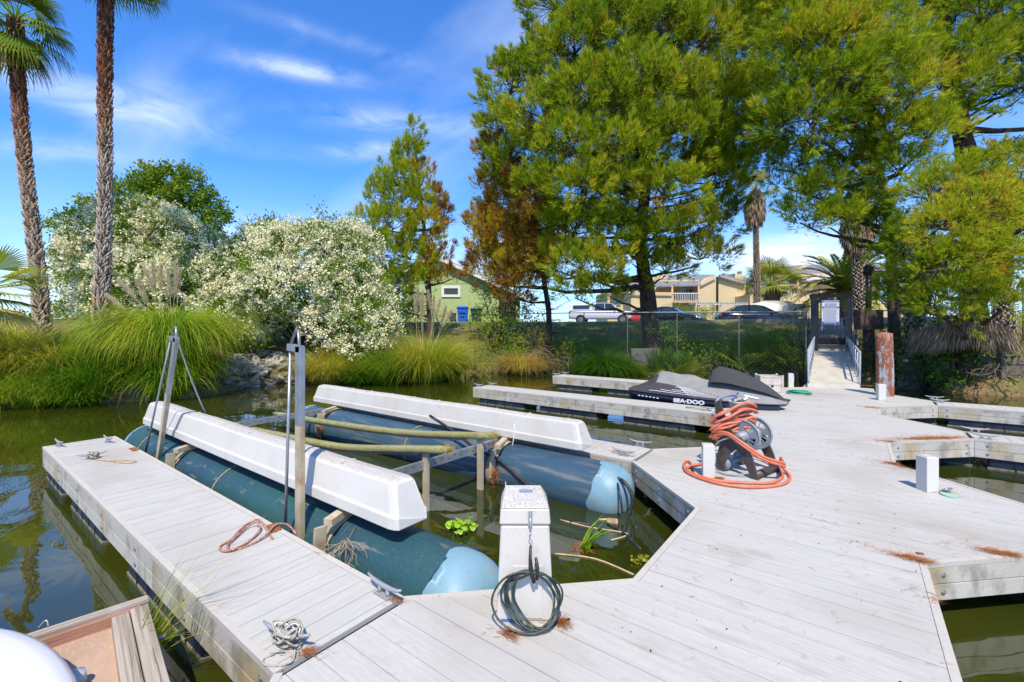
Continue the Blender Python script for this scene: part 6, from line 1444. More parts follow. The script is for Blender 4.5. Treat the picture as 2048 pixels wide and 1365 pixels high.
# ------------------------------------------------------------------ vegetation
def shell(g, n, c, R, lo=0.55, up_bias=0.0, az=None):
    """random points in the outer part of an ellipsoid; c centre, R (rx, ry, rz) along RIGHT, FWD, UP"""
    d = unit(g.normal(size=(n, 3)) + [0, 0, up_bias]); r = g.uniform(lo, 1.0, (n, 1)) ** 0.7
    l = d * r * np.array(R)
    B = np.array([RIGHT, FWD, UP])
    return np.array(c) + l @ B, d @ B, r[:, 0]
def limb(mb, a, b, r0, r1, sag=0.0, n=6, wob=0.06):
    a, b = Vector(a), Vector(b); L = (b - a).length; pts = []
    for k in range(n + 1):
        f_ = k / n; p = a.lerp(b, f_) + Vector((0, 0, -sag * L * 4 * f_ * (1 - f_)))
        if 0 < k < n: p += Vector([random.gauss(0, wob * L / n * 1.2) for _ in range(3)])
        pts.append(p)
    mb.tube(pts, [r0 + (r1 - r0) * k / n for k in range(n + 1)], 7, jitter=0.08)
def pine(label, trunk, clumps, seed, subs=22, tuf=20, nb=9, nl=0.24, bark='bark', name='pine_tree', group='pines on the bank', upw=0.75, subr=0.42, extra_twigs=0, blade_w=0.038):
    """trunk: (px,py,d,radius) bottom-up. clumps: (px,py,rx_px,ry_px,d,tint)"""
    g = np.random.default_rng(seed); random.seed(seed)
    t = thing(name, label, 'tree', group=group)
    tp = [PD(x, y, d) for x, y, d, r in trunk]; tr_ = [r for *_, r in trunk]
    tp[0].z = gz(tp[0].x, tp[0].y) - 0.2
    mb = MB(); cp = curve_pts(tp, 5); m = len(cp)
    mb.tube(cp, [float(np.interp(k / (m - 1) * (len(tr_) - 1), range(len(tr_)), tr_)) * (1.35 if k == 0 else (1.12 if k == 1 else 1)) for k in range(m)], 14, jitter=0.07); mb.build('trunk', M[bark], t)
    parts = []; lm = MB()
    for (px, py, rx, ry, d, tint) in clumps:
        s_ = d / F; c = PD(px, py, d); R = np.array([rx * s_, rx * s_ * 0.85, ry * s_])
        # limb from nearest trunk point that is lower than the clump
        q = min(cp, key=lambda p: (p - c).length + 1.2 * max(0, p.z - c.z + 0.4))
        limb(lm, q, c + Vector((0, 0, -R[2] * 0.3)), 0.05 + 0.012 * (q - c).length, 0.025, sag=0.05)
        k = max(6, int(subs * (rx * ry / 3600.0) * (d / 22.0) ** 2 * 1.1))
        C, Dn, rr_ = shell(g, k, c, R * 1.04, 0.74, 0.75)
        for ci, dn, r1 in zip(C, Dn, rr_):
            ax = unit(dn * 0.8 + np.array([0, 0, upw]) + g.normal(size=3) * 0.15)
            L = subr * g.uniform(1.0, 2.0); n = int(tuf * g.uniform(0.7, 1.3))
            f_ = g.uniform(0, 1, n) ** 0.8
            pos = ci + ax * (f_ * L)[:, None] + g.normal(size=(n, 3)) * (subr * 0.42 * (1.08 - f_))[:, None]
            dirs = ax * 1.0 + unit(pos - ci - ax * 0.2) * 0.45 + g.normal(size=(n, 3)) * 0.25
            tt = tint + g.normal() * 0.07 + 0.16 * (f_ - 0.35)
            old = g.uniform(size=n) < (0.13 if g.uniform() < 0.35 else 0.02)
            tt = np.where(old & (f_ < 0.6), 0.84, tt)
            parts.append(needle_tufts(pos, dirs, nb, nl, blade_w, 0.33, tt, 0.05, g))
            if g.uniform() < 0.25: limb(lm, Vector(c), Vector(ci + ax * L * 0.4), 0.022, 0.008, n=3)
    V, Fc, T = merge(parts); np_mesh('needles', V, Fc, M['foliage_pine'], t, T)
    if extra_twigs:
        for _ in range(extra_twigs):
            q = random.choice(cp[: int(m * 0.8)]); a = random.uniform(0, 6.28); L = random.uniform(0.5, 1.8)
            limb(lm, q, q + Vector((math.cos(a) * L, math.sin(a) * L, random.uniform(-0.3, 0.6) * L)), 0.02, 0.005, n=4, wob=0.3)
    lm.build('limbs', M[bark], t)
    return t

# big pine in the middle
P1 = [(1110, 20, 70, 50, 21, .42), (1180, -30, 90, 60, 21, .42), (1270, -40, 90, 60, 20, .40), (1360, -30, 80, 60, 21, .45), (1440, 20, 60, 60, 22, .50), (1080, 150, 55, 50, 21, .42), (1020, 190, 50, 60, 21, .44), (1150, 110, 70, 60, 19.5, .45), (1230, 70, 70, 60, 19, .42),
      (1320, 70, 70, 60, 19.5, .47), (1400, 100, 60, 70, 20, .50), (1470, 110, 45, 70, 22, .48), (1010, 270, 45, 45, 21, .42), (1090, 250, 70, 50, 19.5, .47), (1180, 210, 75, 60, 18.5, .46), (1270, 180, 70, 60, 18.5, .42), (1350, 200, 60, 60, 19, .52), (1430, 210, 55, 60, 20, .48),
      (1490, 230, 45, 70, 22, .38), (990, 320, 28, 35, 22, .80), (1050, 330, 60, 45, 21, .42), (1140, 310, 70, 50, 18.5, .48), (1230, 320, 60, 45, 18, .50), (1310, 290, 60, 50, 18.5, .46), (1390, 290, 60, 50, 19, .44), (1460, 310, 55, 50, 21, .36), (985, 390, 28, 40, 22.5, .80), (1030, 400, 50, 40, 22, .86),
      (1095, 390, 65, 40, 19.5, .48), (1170, 390, 60, 40, 18.5, .54), (1250, 400, 55, 40, 19, .40), (1340, 400, 65, 40, 18.5, .52), (1420, 380, 50, 40, 20.5, .42), (965, 470, 25, 40, 22.5, .80), (1020, 470, 45, 40, 22, .78), (1080, 460, 55, 40, 21, .84), (1150, 470, 60, 40, 20, .42), (1230, 470, 55, 35, 19.5, .40),
      (1310, 480, 55, 30, 20, .40), (1380, 470, 60, 30, 19.5, .55), (1440, 450, 38, 30, 21, .50), (980, 550, 35, 40, 22.5, .80), (1050, 530, 50, 40, 22, .78), (1110, 530, 45, 35, 20.5, .74), (1160, 540, 50, 35, 19, .55), (1215, 540, 50, 32, 19, .58), (1150, 590, 38, 22, 19.5, .58), (1215, 585, 35, 20, 21, .58), (1265, 520, 40, 28, 21.5, .46),
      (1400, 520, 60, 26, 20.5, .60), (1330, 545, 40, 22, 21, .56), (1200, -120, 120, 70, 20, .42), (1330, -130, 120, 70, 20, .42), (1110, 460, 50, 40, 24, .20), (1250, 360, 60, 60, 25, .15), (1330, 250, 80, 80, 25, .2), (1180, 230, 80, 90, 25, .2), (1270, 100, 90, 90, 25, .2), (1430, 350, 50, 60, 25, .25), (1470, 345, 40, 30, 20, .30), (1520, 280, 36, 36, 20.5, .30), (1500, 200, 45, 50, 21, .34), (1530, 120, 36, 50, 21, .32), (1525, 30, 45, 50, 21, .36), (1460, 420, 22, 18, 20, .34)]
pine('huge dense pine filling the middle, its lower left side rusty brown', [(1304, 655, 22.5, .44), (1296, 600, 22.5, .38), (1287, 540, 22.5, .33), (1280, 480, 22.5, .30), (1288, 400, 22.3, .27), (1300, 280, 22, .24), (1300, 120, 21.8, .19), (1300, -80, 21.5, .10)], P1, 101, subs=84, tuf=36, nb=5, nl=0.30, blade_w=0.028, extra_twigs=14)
# dark thin pine trunk left of it, with dead lower branches
pine('slim blackened pine trunk with bare dead branches left of the big pine', [(1092, 700, 21.5, .17), (1098, 640, 21.6, .14), (1088, 560, 21.8, .12), (1075, 470, 22, .09), (1060, 380, 22, .05)],
     [(1060, 560, 40, 30, 21.5, .86), (1030, 590, 35, 22, 21.5, .86), (1075, 500, 35, 35, 22, .78), (1010, 560, 28, 26, 21.8, .80), (1000, 350, 26, 36, 22.3, .80), (1020, 430, 40, 34, 22, .82), (990, 480, 34, 34, 22, .80), (1040, 500, 40, 34, 21.8, .86), (1075, 420, 36, 34, 22, .70), (960, 520, 22, 28, 22, .84)], 102, subs=90, tuf=36, nb=5, nl=0.30, blade_w=0.024, bark='bark_dark', extra_twigs=60)
# windswept young pine
P3 = [(826, 285, 14, 30, 24, .45), (815, 320, 24, 30, 24, .45), (785, 345, 24, 24, 24, .48), (800, 375, 35, 30, 23.5, .48), (845, 370, 22, 35, 24, .70), (770, 400, 32, 28, 24, .48), (820, 420, 40, 32, 23.5, .50), (865, 415, 20, 30, 24, .86), (885, 440, 14, 30, 24.3, .90), (745, 450, 34, 22, 24, .55), (785, 460, 45, 30, 23.3, .48), (850, 470, 35, 34, 23.6, .72), (885, 490, 18, 24, 24, .90),
      (765, 510, 42, 28, 23.3, .47), (820, 520, 45, 30, 23.3, .50), (870, 530, 28, 24, 23.8, .86), (760, 560, 35, 26, 23.5, .42), (810, 570, 40, 26, 23.3, .46), (850, 565, 28, 20, 23.5, .70), (775, 600, 32, 20, 23.5, .46), (905, 555, 24, 10, 23.5, .86)]
pine('young windswept pine, green on the left and rusty on the right side', [(860, 640, 24, .16), (858, 590, 24, .14), (852, 500, 24, .11), (842, 400, 24, .08), (830, 300, 24, .04), (825, 262, 24, .02)], P3, 103, subs=100, tuf=26, nb=5, nl=0.30, blade_w=0.026, upw=1.1, subr=0.36)
# right pines
P4 = [(1600, 40, 60, 50, 16, .52), (1680, 20, 60, 45, 15.5, .56), (1590, 110, 55, 45, 15.5, .48), (1660, 100, 60, 50, 14.8, .58), (1740, 90, 60, 45, 15, .52), (1590, 180, 50, 40, 15.5, .38), (1670, 170, 60, 40, 14.8, .42), (1750, 160, 55, 40, 15, .40), (1800, 130, 45, 45, 16, .50), (1570, 250, 45, 35, 15.5, .46), (1620, 250, 50, 38, 15, .42),
      (1700, 230, 45, 30, 16, .36), (1750, 240, 45, 32, 15.5, .38), (1825, 190, 35, 32, 14.5, .60), (1790, 280, 45, 30, 15.5, .46), (1850, 280, 45, 35, 14.8, .50), (1700, 290, 45, 30, 17, .34), (1660, 380, 35, 25, 16.5, .46), (1720, 350, 40, 25, 16.5, .36), (1620, 400, 35, 22, 16, .46), (1600, 440, 30, 20, 16.5, .44), (1660, 450, 50, 20, 16, .46), (1720, 430, 40, 22, 16.5, .40), (1800, 350, 45, 28, 15.5, .48), (1760, 470, 30, 25, 17, .35), (1545, 330, 30, 26, 17, .30), (1600, 330, 34, 24, 16.5, .32), (1570, 372, 25, 16, 17, .34), (1560, 20, 40, 50, 17, .34), (1650, -60, 110, 60, 16, .5), (1770, -30, 70, 60, 17, .4)]
pine('tall leafy pine above the gate with a thin trunk and orange flecked needles', [(1790, 640, 18, .22), (1785, 560, 18, .19), (1778, 470, 18, .16), (1770, 400, 18, .14), (1750, 300, 17.8, .12), (1730, 150, 17.5, .10), (1720, 0, 17, .07)], P4, 104, subs=190, tuf=30, nb=5, nl=0.24, blade_w=0.021, upw=0.45, extra_twigs=30)
P5 = [(1900, 60, 45, 50, 17, .38), (1960, 40, 50, 45, 16, .42), (2030, 50, 45, 50, 16, .40), (1920, 130, 50, 40, 16, .44), (1980, 120, 40, 40, 16.5, .40), (2040, 120, 40, 40, 16, .38), (1940, 190, 45, 35, 15.5, .50), (1990, 190, 30, 26, 17, .38), (1880, 180, 30, 40, 17, .34), (1900, 240, 35, 25, 17, .34), (2040, 190, 30, 25, 16.5, .42), (1860, 10, 50, 50, 18, .3), (1960, -50, 90, 50, 17, .4), (2080, -20, 60, 60, 16, .4), (2110, 130, 50, 60, 16, .4)]
pine('thick trunked pine at the upper right with long bare limbs', [(1948, 660, 18.5, .42), (1945, 500, 18.5, .38), (1942, 400, 18.5, .36), (1930, 300, 18.5, .33), (1910, 200, 18.3, .28), (1890, 80, 18, .22), (1880, -60, 17.6, .14)], P5, 105, subs=150, tuf=30, nb=5, nl=0.24, blade_w=0.021, upw=0.4, extra_twigs=20)
lb = MB(); limb(lb, PD(1930, 260, 18.3), PD(2000, 262, 18), 0.14, 0.10, n=5); limb(lb, PD(2000, 262, 18), PD(2120, 250, 17.5), 0.10, 0.06, n=5); limb(lb, PD(1935, 200, 18), PD(2100, 150, 17.5), 0.10, 0.05, sag=-0.05)
pb_ = [o for o in COL.objects if o.get('label', '').startswith('thick trunked pine')][0]; lb.build('bare_limb', M['bark'], pb_)
P6 = [(1990, 340, 45, 28, 13, .52), (1920, 370, 50, 30, 13, .54), (2040, 380, 50, 40, 12.5, .58), (1860, 400, 50, 35, 13, .44), (1960, 420, 60, 40, 12, .62), (1890, 460, 50, 38, 12, .58), (2030, 470, 50, 40, 12, .60), (1840, 480, 45, 30, 13, .42), (1950, 510, 55, 35, 11.8, .60), (1880, 540, 50, 32, 12, .52), (2020, 550, 45, 32, 12, .56), (1830, 560, 40, 28, 13, .38), (1940, 590, 50, 30, 12, .55), (1870, 610, 35, 22, 12.3, .50), (2000, 610, 40, 24, 12.3, .48), (1800, 520, 40, 35, 14, .32), (1790, 600, 30, 25, 14.5, .34), (2090, 430, 60, 60, 12.5, .5), (1925, 640, 30, 18, 12.2, .48), (1960, 470, 80, 80, 14, .2), (1900, 560, 70, 50, 14.2, .2)]
pine('near bushy yellow green pine hanging low over the right bank', [(1950, 720, 15.3, .16), (1945, 650, 15, .14), (1935, 560, 14.5, .12), (1940, 460, 14, .09), (1960, 360, 13.8, .05)], P6, 106, subs=300, tuf=20, nb=6, nl=0.19, blade_w=0.015, upw=0.5, subr=0.26, extra_twigs=30)
# broad-leaved tree behind the oleanders
def leafy(name, label, cat, clumps, seed, lsize=0.14, lw=0.07, dens=42, trunk=None, flowers=0, fl_from=0.0, group=None, leaf_t=0.35, mleaf='foliage_leaf', updir=0.25, core=True):
    g = np.random.default_rng(seed); random.seed(seed); t = thing(name, label, cat, group=group)
    parts = []; fl = []
    lm = MB(); base = None
    if trunk:
        tp = [PD(x, y, d) for x, y, d, r in trunk]; tp[0].z = gz(tp[0].x, tp[0].y) - 0.2
        mb = MB(); cp = curve_pts(tp, 4); mb.tube(cp, [float(np.interp(k / (len(cp) - 1) * (len(trunk) - 1), range(len(trunk)), [q[3] for q in trunk])) for k in range(len(cp))], 10, jitter=0.06); mb.build('trunk', M['bark'], t)
    else:
        c0 = PD(*clumps[0][:2], clumps[0][4]); base = Vector((c0.x, c0.y, gz(c0.x, c0.y))); cp = [base]
    for c_ in clumps:
        px, py, rx, ry, d = c_[:5]; tint = c_[5] if len(c_) > 5 else leaf_t; fm = c_[6] if len(c_) > 6 else 1.0
        s_ = d / F; c = PD(px, py, d); R = np.array([rx * s_, rx * s_ * 0.9, ry * s_])
        q = min(cp, key=lambda p: (p - c).length + 1.0 * max(0, p.z - c.z)); limb(lm, q, c, 0.05, 0.015, n=5)
        area = (R[0] * R[2]) * 4
        ns = max(5, int(area * 8.0)); C, Dn, rr_ = shell(g, ns, c, R, 0.6, 0.1)
        C = C + g.normal(size=C.shape) * 0.16
        for ci, dn in zip(C, Dn):
            n = int(dens * g.uniform(0.7, 1.3)); pos = ci + g.normal(size=(n, 3)) * 0.19
            parts.append(leaf_quads(pos, dn * 0.6 + np.array([0, 0, updir]) + g.normal(size=(n, 3)) * 0.7, lsize, lw, np.full(n, tint) + g.normal() * 0.08, 0.09, g))
        if flowers:
            nf0 = int(area * flowers * fm * 0.22); Pn0, Dn0, rr_ = shell(g, nf0, c, R * 1.10, 0.72, 0.15); rep = g.integers(2, 9, nf0); Pn = np.repeat(Pn0, rep, 0) + g.normal(size=(rep.sum(), 3)) * 0.11; Dn = np.repeat(Dn0, rep, 0)
            # clumped: jitter towards cluster heads
            n = len(Pn); m_ = 7
            Pc = np.repeat(Pn, m_, 0) + g.normal(size=(n * m_, 3)) * 0.045
            fl.append(leaf_quads(Pc, np.repeat(Dn, m_, 0) * 0.8 + g.normal(size=(n * m_, 3)) * 0.7, 0.085, 0.075, np.repeat(g.uniform(0.1, 1, n), m_), 0.15, g))
    V, Fc, T = merge(parts); np_mesh('leaves', V, Fc, M[mleaf], t, T)
    if fl: V, Fc, T = merge(fl); np_mesh('flowers', V, Fc, M['petals'], t, T)
    if lm.v: lm.build('branches', M['bark_dark'], t)
    return t
leafy('broadleaf_tree', 'rounded green broadleaf tree rising behind the white flowering shrubs', 'tree', [(290, 358, 35, 26, 31, .46), (260, 385, 35, 25, 31, .42), (345, 362, 40, 22, 31, .42), (380, 355, 22, 22, 31, .46), (310, 400, 50, 35, 30.5, .40), (370, 395, 40, 30, 31, .38), (420, 410, 30, 26, 31, .40), (440, 440, 22, 20, 31, .32), (360, 440, 55, 30, 31, .32), (430, 468, 18, 10, 31, .30), (180, 405, 25, 16, 31, .50), (140, 440, 30, 16, 31, .40), (110, 452, 20, 9, 31, .45), (200, 440, 40, 30, 32, .35), (280, 450, 60, 40, 32, .28)], 201, lsize=0.22, lw=0.13, dens=44, trunk=[(320, 640, 31, .3), (325, 520, 31, .25), (335, 420, 31, .15), (330, 370, 31, .06)])
OL1 = [(290, 480, 95, 75, 19.5), (250, 440, 55, 35, 19.5), (340, 460, 55, 35, 19), (190, 480, 60, 40, 19.5), (400, 505, 60, 40, 19), (170, 560, 45, 45, 19.5, .45, .6), (280, 560, 90, 60, 18.5), (370, 560, 70, 55, 18.5), (430, 560, 50, 45, 18.5), (160, 610, 40, 35, 20, .4, .4), (440, 620, 55, 40, 18, .32, .8), (480, 660, 40, 30, 17.6, .3, .7), (330, 620, 90, 50, 19, .3, .6), (450, 530, 45, 40, 18.8), (455, 590, 45, 40, 18.4), (140, 520, 28, 40, 20), (380, 590, 60, 50, 18.2), (260, 600, 80, 50, 18.2)]
leafy('oleander_bush', 'left white flowering oleander behind the two palm trunks and pampas grass', 'shrub', OL1, 202, lsize=0.17, lw=0.05, dens=84, flowers=180, group='white flowering oleanders', leaf_t=.34, updir=.5)
OL2 = [(600, 510, 90, 60, 19.5), (530, 500, 55, 45, 19.5), (670, 490, 50, 40, 19.5), (720, 500, 40, 40, 19.8), (600, 580, 110, 60, 18.6), (700, 570, 60, 60, 19), (520, 570, 60, 55, 19), (740, 620, 50, 50, 18.6, .34, .9), (670, 650, 60, 40, 18, .36, 1.0), (520, 640, 45, 40, 18.4, .3, .8), (590, 630, 45, 30, 19.5, .2, .3), (760, 660, 40, 35, 18, .36, .9), (720, 690, 40, 22, 17.6, .36, .8), (560, 480, 40, 28, 20), (640, 465, 35, 18, 20), (700, 460, 25, 18, 20.3)]
leafy('oleander_bush', 'right white flowering oleander above the grey rocks', 'shrub', OL2, 203, lsize=0.17, lw=0.05, dens=84, flowers=180, group='white flowering oleanders', leaf_t=.34, updir=.5)
leafy('hedge', 'clipped bright green hedge behind the two dark cars', 'hedge', [(1350, 630, 30, 16, 38, .55), (1385, 628, 28, 14, 38, .55), (1412, 633, 22, 14, 37, .55), (1335, 634, 22, 12, 38, .5)], 204, lsize=0.12, lw=0.06, dens=60)
leafy('bank_shrub', 'olive leafy shrub in front of the dark shed', 'shrub', [(985, 625, 28, 26, 23, .55), (1005, 650, 30, 26, 22.5, .45), (975, 665, 25, 22, 22, .5), (1020, 690, 30, 22, 21.5, .35)], 205, lsize=0.14, lw=0.05, dens=34)
leafy('bank_shrub', 'low green shrub by the water left of the dead orange grass', 'shrub', [(985, 715, 34, 22, 21, .40), (1005, 735, 26, 14, 20.8, .36), (960, 735, 26, 14, 20.8, .45)], 206, lsize=0.10, lw=0.04, dens=40)
leafy('bank_shrub', 'dull green shrub between pampas clump and blue bin', 'shrub', [(890, 640, 24, 18, 25, .5), (868, 620, 20, 16, 25, .45), (915, 690, 22, 16, 22, .5)], 207, lsize=0.10, lw=0.04, dens=30)
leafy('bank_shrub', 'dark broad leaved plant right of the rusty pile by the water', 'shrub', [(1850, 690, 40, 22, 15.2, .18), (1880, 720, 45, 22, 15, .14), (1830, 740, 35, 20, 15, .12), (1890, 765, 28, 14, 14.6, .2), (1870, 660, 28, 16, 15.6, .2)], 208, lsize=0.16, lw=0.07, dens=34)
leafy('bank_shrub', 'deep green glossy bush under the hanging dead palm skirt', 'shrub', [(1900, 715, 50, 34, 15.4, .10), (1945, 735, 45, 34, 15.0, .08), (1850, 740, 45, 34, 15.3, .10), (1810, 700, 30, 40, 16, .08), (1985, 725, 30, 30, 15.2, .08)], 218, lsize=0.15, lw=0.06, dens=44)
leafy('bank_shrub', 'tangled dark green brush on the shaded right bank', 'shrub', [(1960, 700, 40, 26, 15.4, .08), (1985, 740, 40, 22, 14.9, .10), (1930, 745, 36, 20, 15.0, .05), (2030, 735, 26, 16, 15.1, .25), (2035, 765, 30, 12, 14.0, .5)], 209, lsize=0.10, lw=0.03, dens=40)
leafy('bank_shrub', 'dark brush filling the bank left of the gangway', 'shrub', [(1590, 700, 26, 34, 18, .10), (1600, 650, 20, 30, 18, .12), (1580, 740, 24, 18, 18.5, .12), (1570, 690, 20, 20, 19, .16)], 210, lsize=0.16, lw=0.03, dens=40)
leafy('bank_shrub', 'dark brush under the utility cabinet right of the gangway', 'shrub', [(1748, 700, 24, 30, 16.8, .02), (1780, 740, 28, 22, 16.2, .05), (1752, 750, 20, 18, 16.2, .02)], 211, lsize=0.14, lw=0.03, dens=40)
leafy('far_shrubs', 'low dark shrubs on the far left horizon', 'shrub', [(30, 640, 60, 14, 60, .3), (120, 642, 50, 8, 70, .25), (220, 640, 60, 12, 60, .3)], 212, lsize=0.5, lw=0.3, dens=5)

leafy('bank_shrub', 'olive shrub hiding the left foot of the green house', 'shrub', [(800, 610, 45, 34, 27, .45), (760, 590, 40, 40, 28, .42), (835, 625, 30, 24, 26.5, .50), (730, 560, 40, 40, 28, .4)], 219, lsize=0.16, lw=0.07, dens=40)
leafy('bank_shrub', 'grey green willow leaves hanging before the right end of the green house', 'shrub', [(1000, 585, 28, 30, 24, .24), (1010, 620, 26, 20, 24, .30), (965, 590, 18, 26, 24, .3), (1020, 560, 26, 24, 24.3, .2), (1040, 610, 30, 24, 23.5, .15), (1060, 650, 30, 24, 22.5, .12)], 220, lsize=0.22, lw=0.05, dens=26)
for k, (px, py, rx, ry, d, ti, lab) in enumerate([(1420, 705, 36, 22, 20.4, .42, 'leafy green mound on the bank left of the upright reeds'), (1545, 712, 30, 24, 19.6, .46, 'bright leafy mound behind the beige crate'), (1330, 672, 26, 16, 21, .34, 'leafy plants under the fence right of the big pine trunk'), (1130, 700, 30, 18, 21.2, .5, 'olive weeds at the fence left of the fountain grass'), (1500, 668, 34, 16, 20.6, .48, 'yellow green plants along the fence below the dark blue saloon')]):
    leafy('bank_shrub', lab, 'shrub', [(px, py, rx, ry, d, ti), (px + 20, py + 6, rx * .7, ry * .8, d - .2, ti - .08)], 230 + k, lsize=0.13, lw=0.05, dens=36)
for k, (cl_, ls, lw_, ti, lab) in enumerate([([(950, 690, 32, 20, 21.5, .95), (925, 700, 22, 16, 21.5, .8), (975, 680, 24, 16, 22, .98)], .09, .02, .9, 'dry orange brush on the bank below the blue bin'), ([(1060, 670, 34, 24, 21.4, .9), (1035, 700, 26, 20, 21, .6), (1085, 705, 26, 22, 20.9, .98)], .12, .02, .9, 'brown dead brush round the blackened trunk'), ([(1120, 715, 26, 20, 20.8, .95), (1140, 690, 18, 16, 21.2, .5)], .10, .02, .9, 'dry brush between blackened trunk and fountain grass'), ([(930, 730, 30, 16, 20.2, .45), (900, 720, 26, 18, 20.4, .6), (955, 745, 26, 10, 19.9, .7)], .11, .03, .5, 'straggly green weeds at the water left of the green shrub')]):
    leafy('dry_brush' if k < 3 else 'bank_shrub', lab, 'brush' if k < 3 else 'shrub', cl_, 240 + k, lsize=ls, lw=lw_, dens=44)
# grass clumps
def grassclump(name, label, px, py_base, d, rad, h, n, tint, seed, droop=(0.9, 2.0), tilt=(0.05, 0.6), w=0.016, cat='grass clump', group=None, plumes=0, plh=1.5, flat=0.0, dead=0.1, squash=1.0, pl_px=None):
    g = np.random.default_rng(seed); t = thing(name, label, cat, group=group)
    c = PD(px, CY, d); r_ = rad * 0.42 * np.sqrt(g.uniform(0, 1, n)); a_ = g.uniform(0, 6.283, n)
    B = np.array([[RIGHT.x, RIGHT.y], [FWD.x, FWD.y]]); xy = np.stack([r_ * np.cos(a_), r_ * np.sin(a_) * squash], -1) @ B
    X = c.x + xy[:, 0]; Y = c.y + xy[:, 1]; Z = np.maximum(ground_z(X, Y, False), WATER - 0.05) - 0.03
    az = np.arctan2(xy[:, 1], xy[:, 0]) + g.normal(0, 0.6, n)
    fr = r_ / (rad * 0.42)
    L = h * g.uniform(0.75, 1.3, n); tl = tilt[0] + (tilt[1] - tilt[0]) * fr + g.normal(0, 0.08, n); dr = g.uniform(*droop, n)
    tt = np.full(n, tint) + np.where(g.uniform(size=n) < dead, 0.30, 0)
    tt = tt + 0.10 * np.sin(az * 5 + seed) + np.where(g.uniform(size=n) < 0.25, -0.16, 0.0)
    V, Fc, T = blades(np.stack([X, Y, Z], -1), az, L, w, np.abs(tl), dr, tt, seg=7, rng=g)
    np_mesh('blades', V, Fc, M['grass'], t, T)
    for k in range(plumes):
        if pl_px: tpx, tpy, lean_ = pl_px[k]; top = PD(tpx, tpy, d - 0.2)
        else: a = g.uniform(0, 6.28); top = c + Vector((math.cos(a) * rad * 0.6, math.sin(a) * rad * 0.4, 0)); top.z = float(np.median(Z)) + h * 0.8 + plh * g.uniform(0.7, 1.1)
        b0_ = Vector((c.x + g.normal() * rad * 0.15, c.y + g.normal() * rad * 0.15, float(np.median(Z))))
        mid = b0_.lerp(top, 0.6) + (Vector((top.x - b0_.x, top.y - b0_.y, 0)) * -0.15)
        cp = curve_pts([b0_, mid, top], 8); mb = MB(); mb.tube(cp, 0.008, 5); st_ = mb.build('stem', M['plume'], t)
        n2 = 620; f_ = g.uniform(0, 1, n2); L_pl = 0.75; ax = (cp[-1] - cp[-4]).normalized(); a3 = np.array(ax)
        base = np.array(top) - a3 * (L_pl * (1 - f_))[:, None]
        rad_ = 0.055 * np.sin(np.pi * np.clip(f_ * 0.85 + 0.12, 0, 1)) ** 0.7
        P_ = base + g.normal(size=(n2, 3)) * rad_[:, None] * 0.5
        V, Fc, T = needle_tufts(P_, a3 + g.normal(size=(n2, 3)) * 0.3 + [0, 0, -0.15], 2, 0.13, 0.008, 0.3, np.full(n2, 0.5), 0.1, g)
        np_mesh('plume', V, Fc, M['plume'], t)
    return t
GRP = 'long grass clumps along the left bank'
pampl = [(275, 560, 0), (290, 540, 0), (305, 525, 0), (322, 530, 0), (335, 540, 0), (360, 540, 0), (238, 560, 0), (215, 590, 0), (352, 525, 0)]
grassclump('pampas_grass', 'largest arching pampas grass clump with feathery plumes at the left bank', 342, 0, 14.3, 1.2, 2.9, 6000, .53, 301, droop=(2.1, 3.4), tilt=(0.01, 0.16), w=0.022, plumes=9, pl_px=pampl, cat='pampas grass')
grassclump('pampas_grass', 'smaller shaggy pampas clump with tan plumes left of the green house', 848, 0, 18.2, 1.8, 2.5, 3600, .60, 302, droop=(0.8, 2.2), tilt=(0.05, 0.7), w=0.018, plumes=9, pl_px=[(830, 590, 0), (842, 600, 0), (856, 582, 0), (868, 592, 0), (880, 600, 0), (892, 615, 0), (835, 575, 0), (845, 585, 0), (903, 622, 0)], cat='pampas grass', dead=0.3)
grassclump('bank_grass', 'hanging green grass skirt in front of the largest pampas clump', 342, 0, 13.8, 1.5, 1.6, 2400, .44, 309, droop=(1.7, 3.0), tilt=(0.05, 0.45), w=0.018, group=GRP)
for k, (px, d, rad, h, n, tint, lab) in enumerate([
    (30, 13.2, 1.3, 1.95, 2600, .78, 'yellow green grass clump at the left frame edge'), (108, 13.2, 1.0, 1.75, 2100, .72, 'yellow tipped grass clump between the palm trunks'), (-60, 12.8, 1.5, 2.2, 1600, .62, 'grass clump just at the left frame border'),
    (185, 12.9, 0.9, 1.8, 2500, .24, 'deep green grass clump at the foot of the dark palm'), (160, 12.5, 0.8, 0.9, 1300, .38, 'low bright green grass spilling over the water'), (228, 13.5, 0.5, 1.2, 700, .22, 'green grass clump left of the big pampas'),
    (75, 12.4, 1.1, 1.3, 2000, .50, 'low yellow green grass along the left water edge'), (10, 12.2, 1.0, 1.2, 1500, .60, 'short grass at the water by the left border')]):
    grassclump('bank_grass', lab, px, 0, d, rad, h, n, tint, 310 + k, droop=(1.0, 2.2), tilt=(0.05, 0.6), w=0.016, group=GRP)
grassclump('bank_grass', 'yellow grass tuft with orange base right of the rocks', 655, 0, 17.3, 1.0, 1.7, 2400, .70, 320, droop=(0.9, 2.0), w=0.016, group=GRP, dead=.25)
grassclump('bank_grass', 'vivid green upright grass clump at the water right of the rocks', 775, 0, 17.2, 1.25, 1.35, 3000, .38, 321, droop=(0.4, 1.4), w=0.022, group=GRP, dead=0.03)
grassclump('bank_grass', 'dark green low grass left of the vivid green clump', 725, 0, 17.0, 0.8, 0.9, 1500, .25, 322, w=0.02, group=GRP, dead=0.02)
grassclump('bank_grass', 'mixed green and straw grass under the smaller pampas', 895, 0, 19.0, 1.0, 1.3, 1800, .56, 323, group=GRP, dead=0.3)
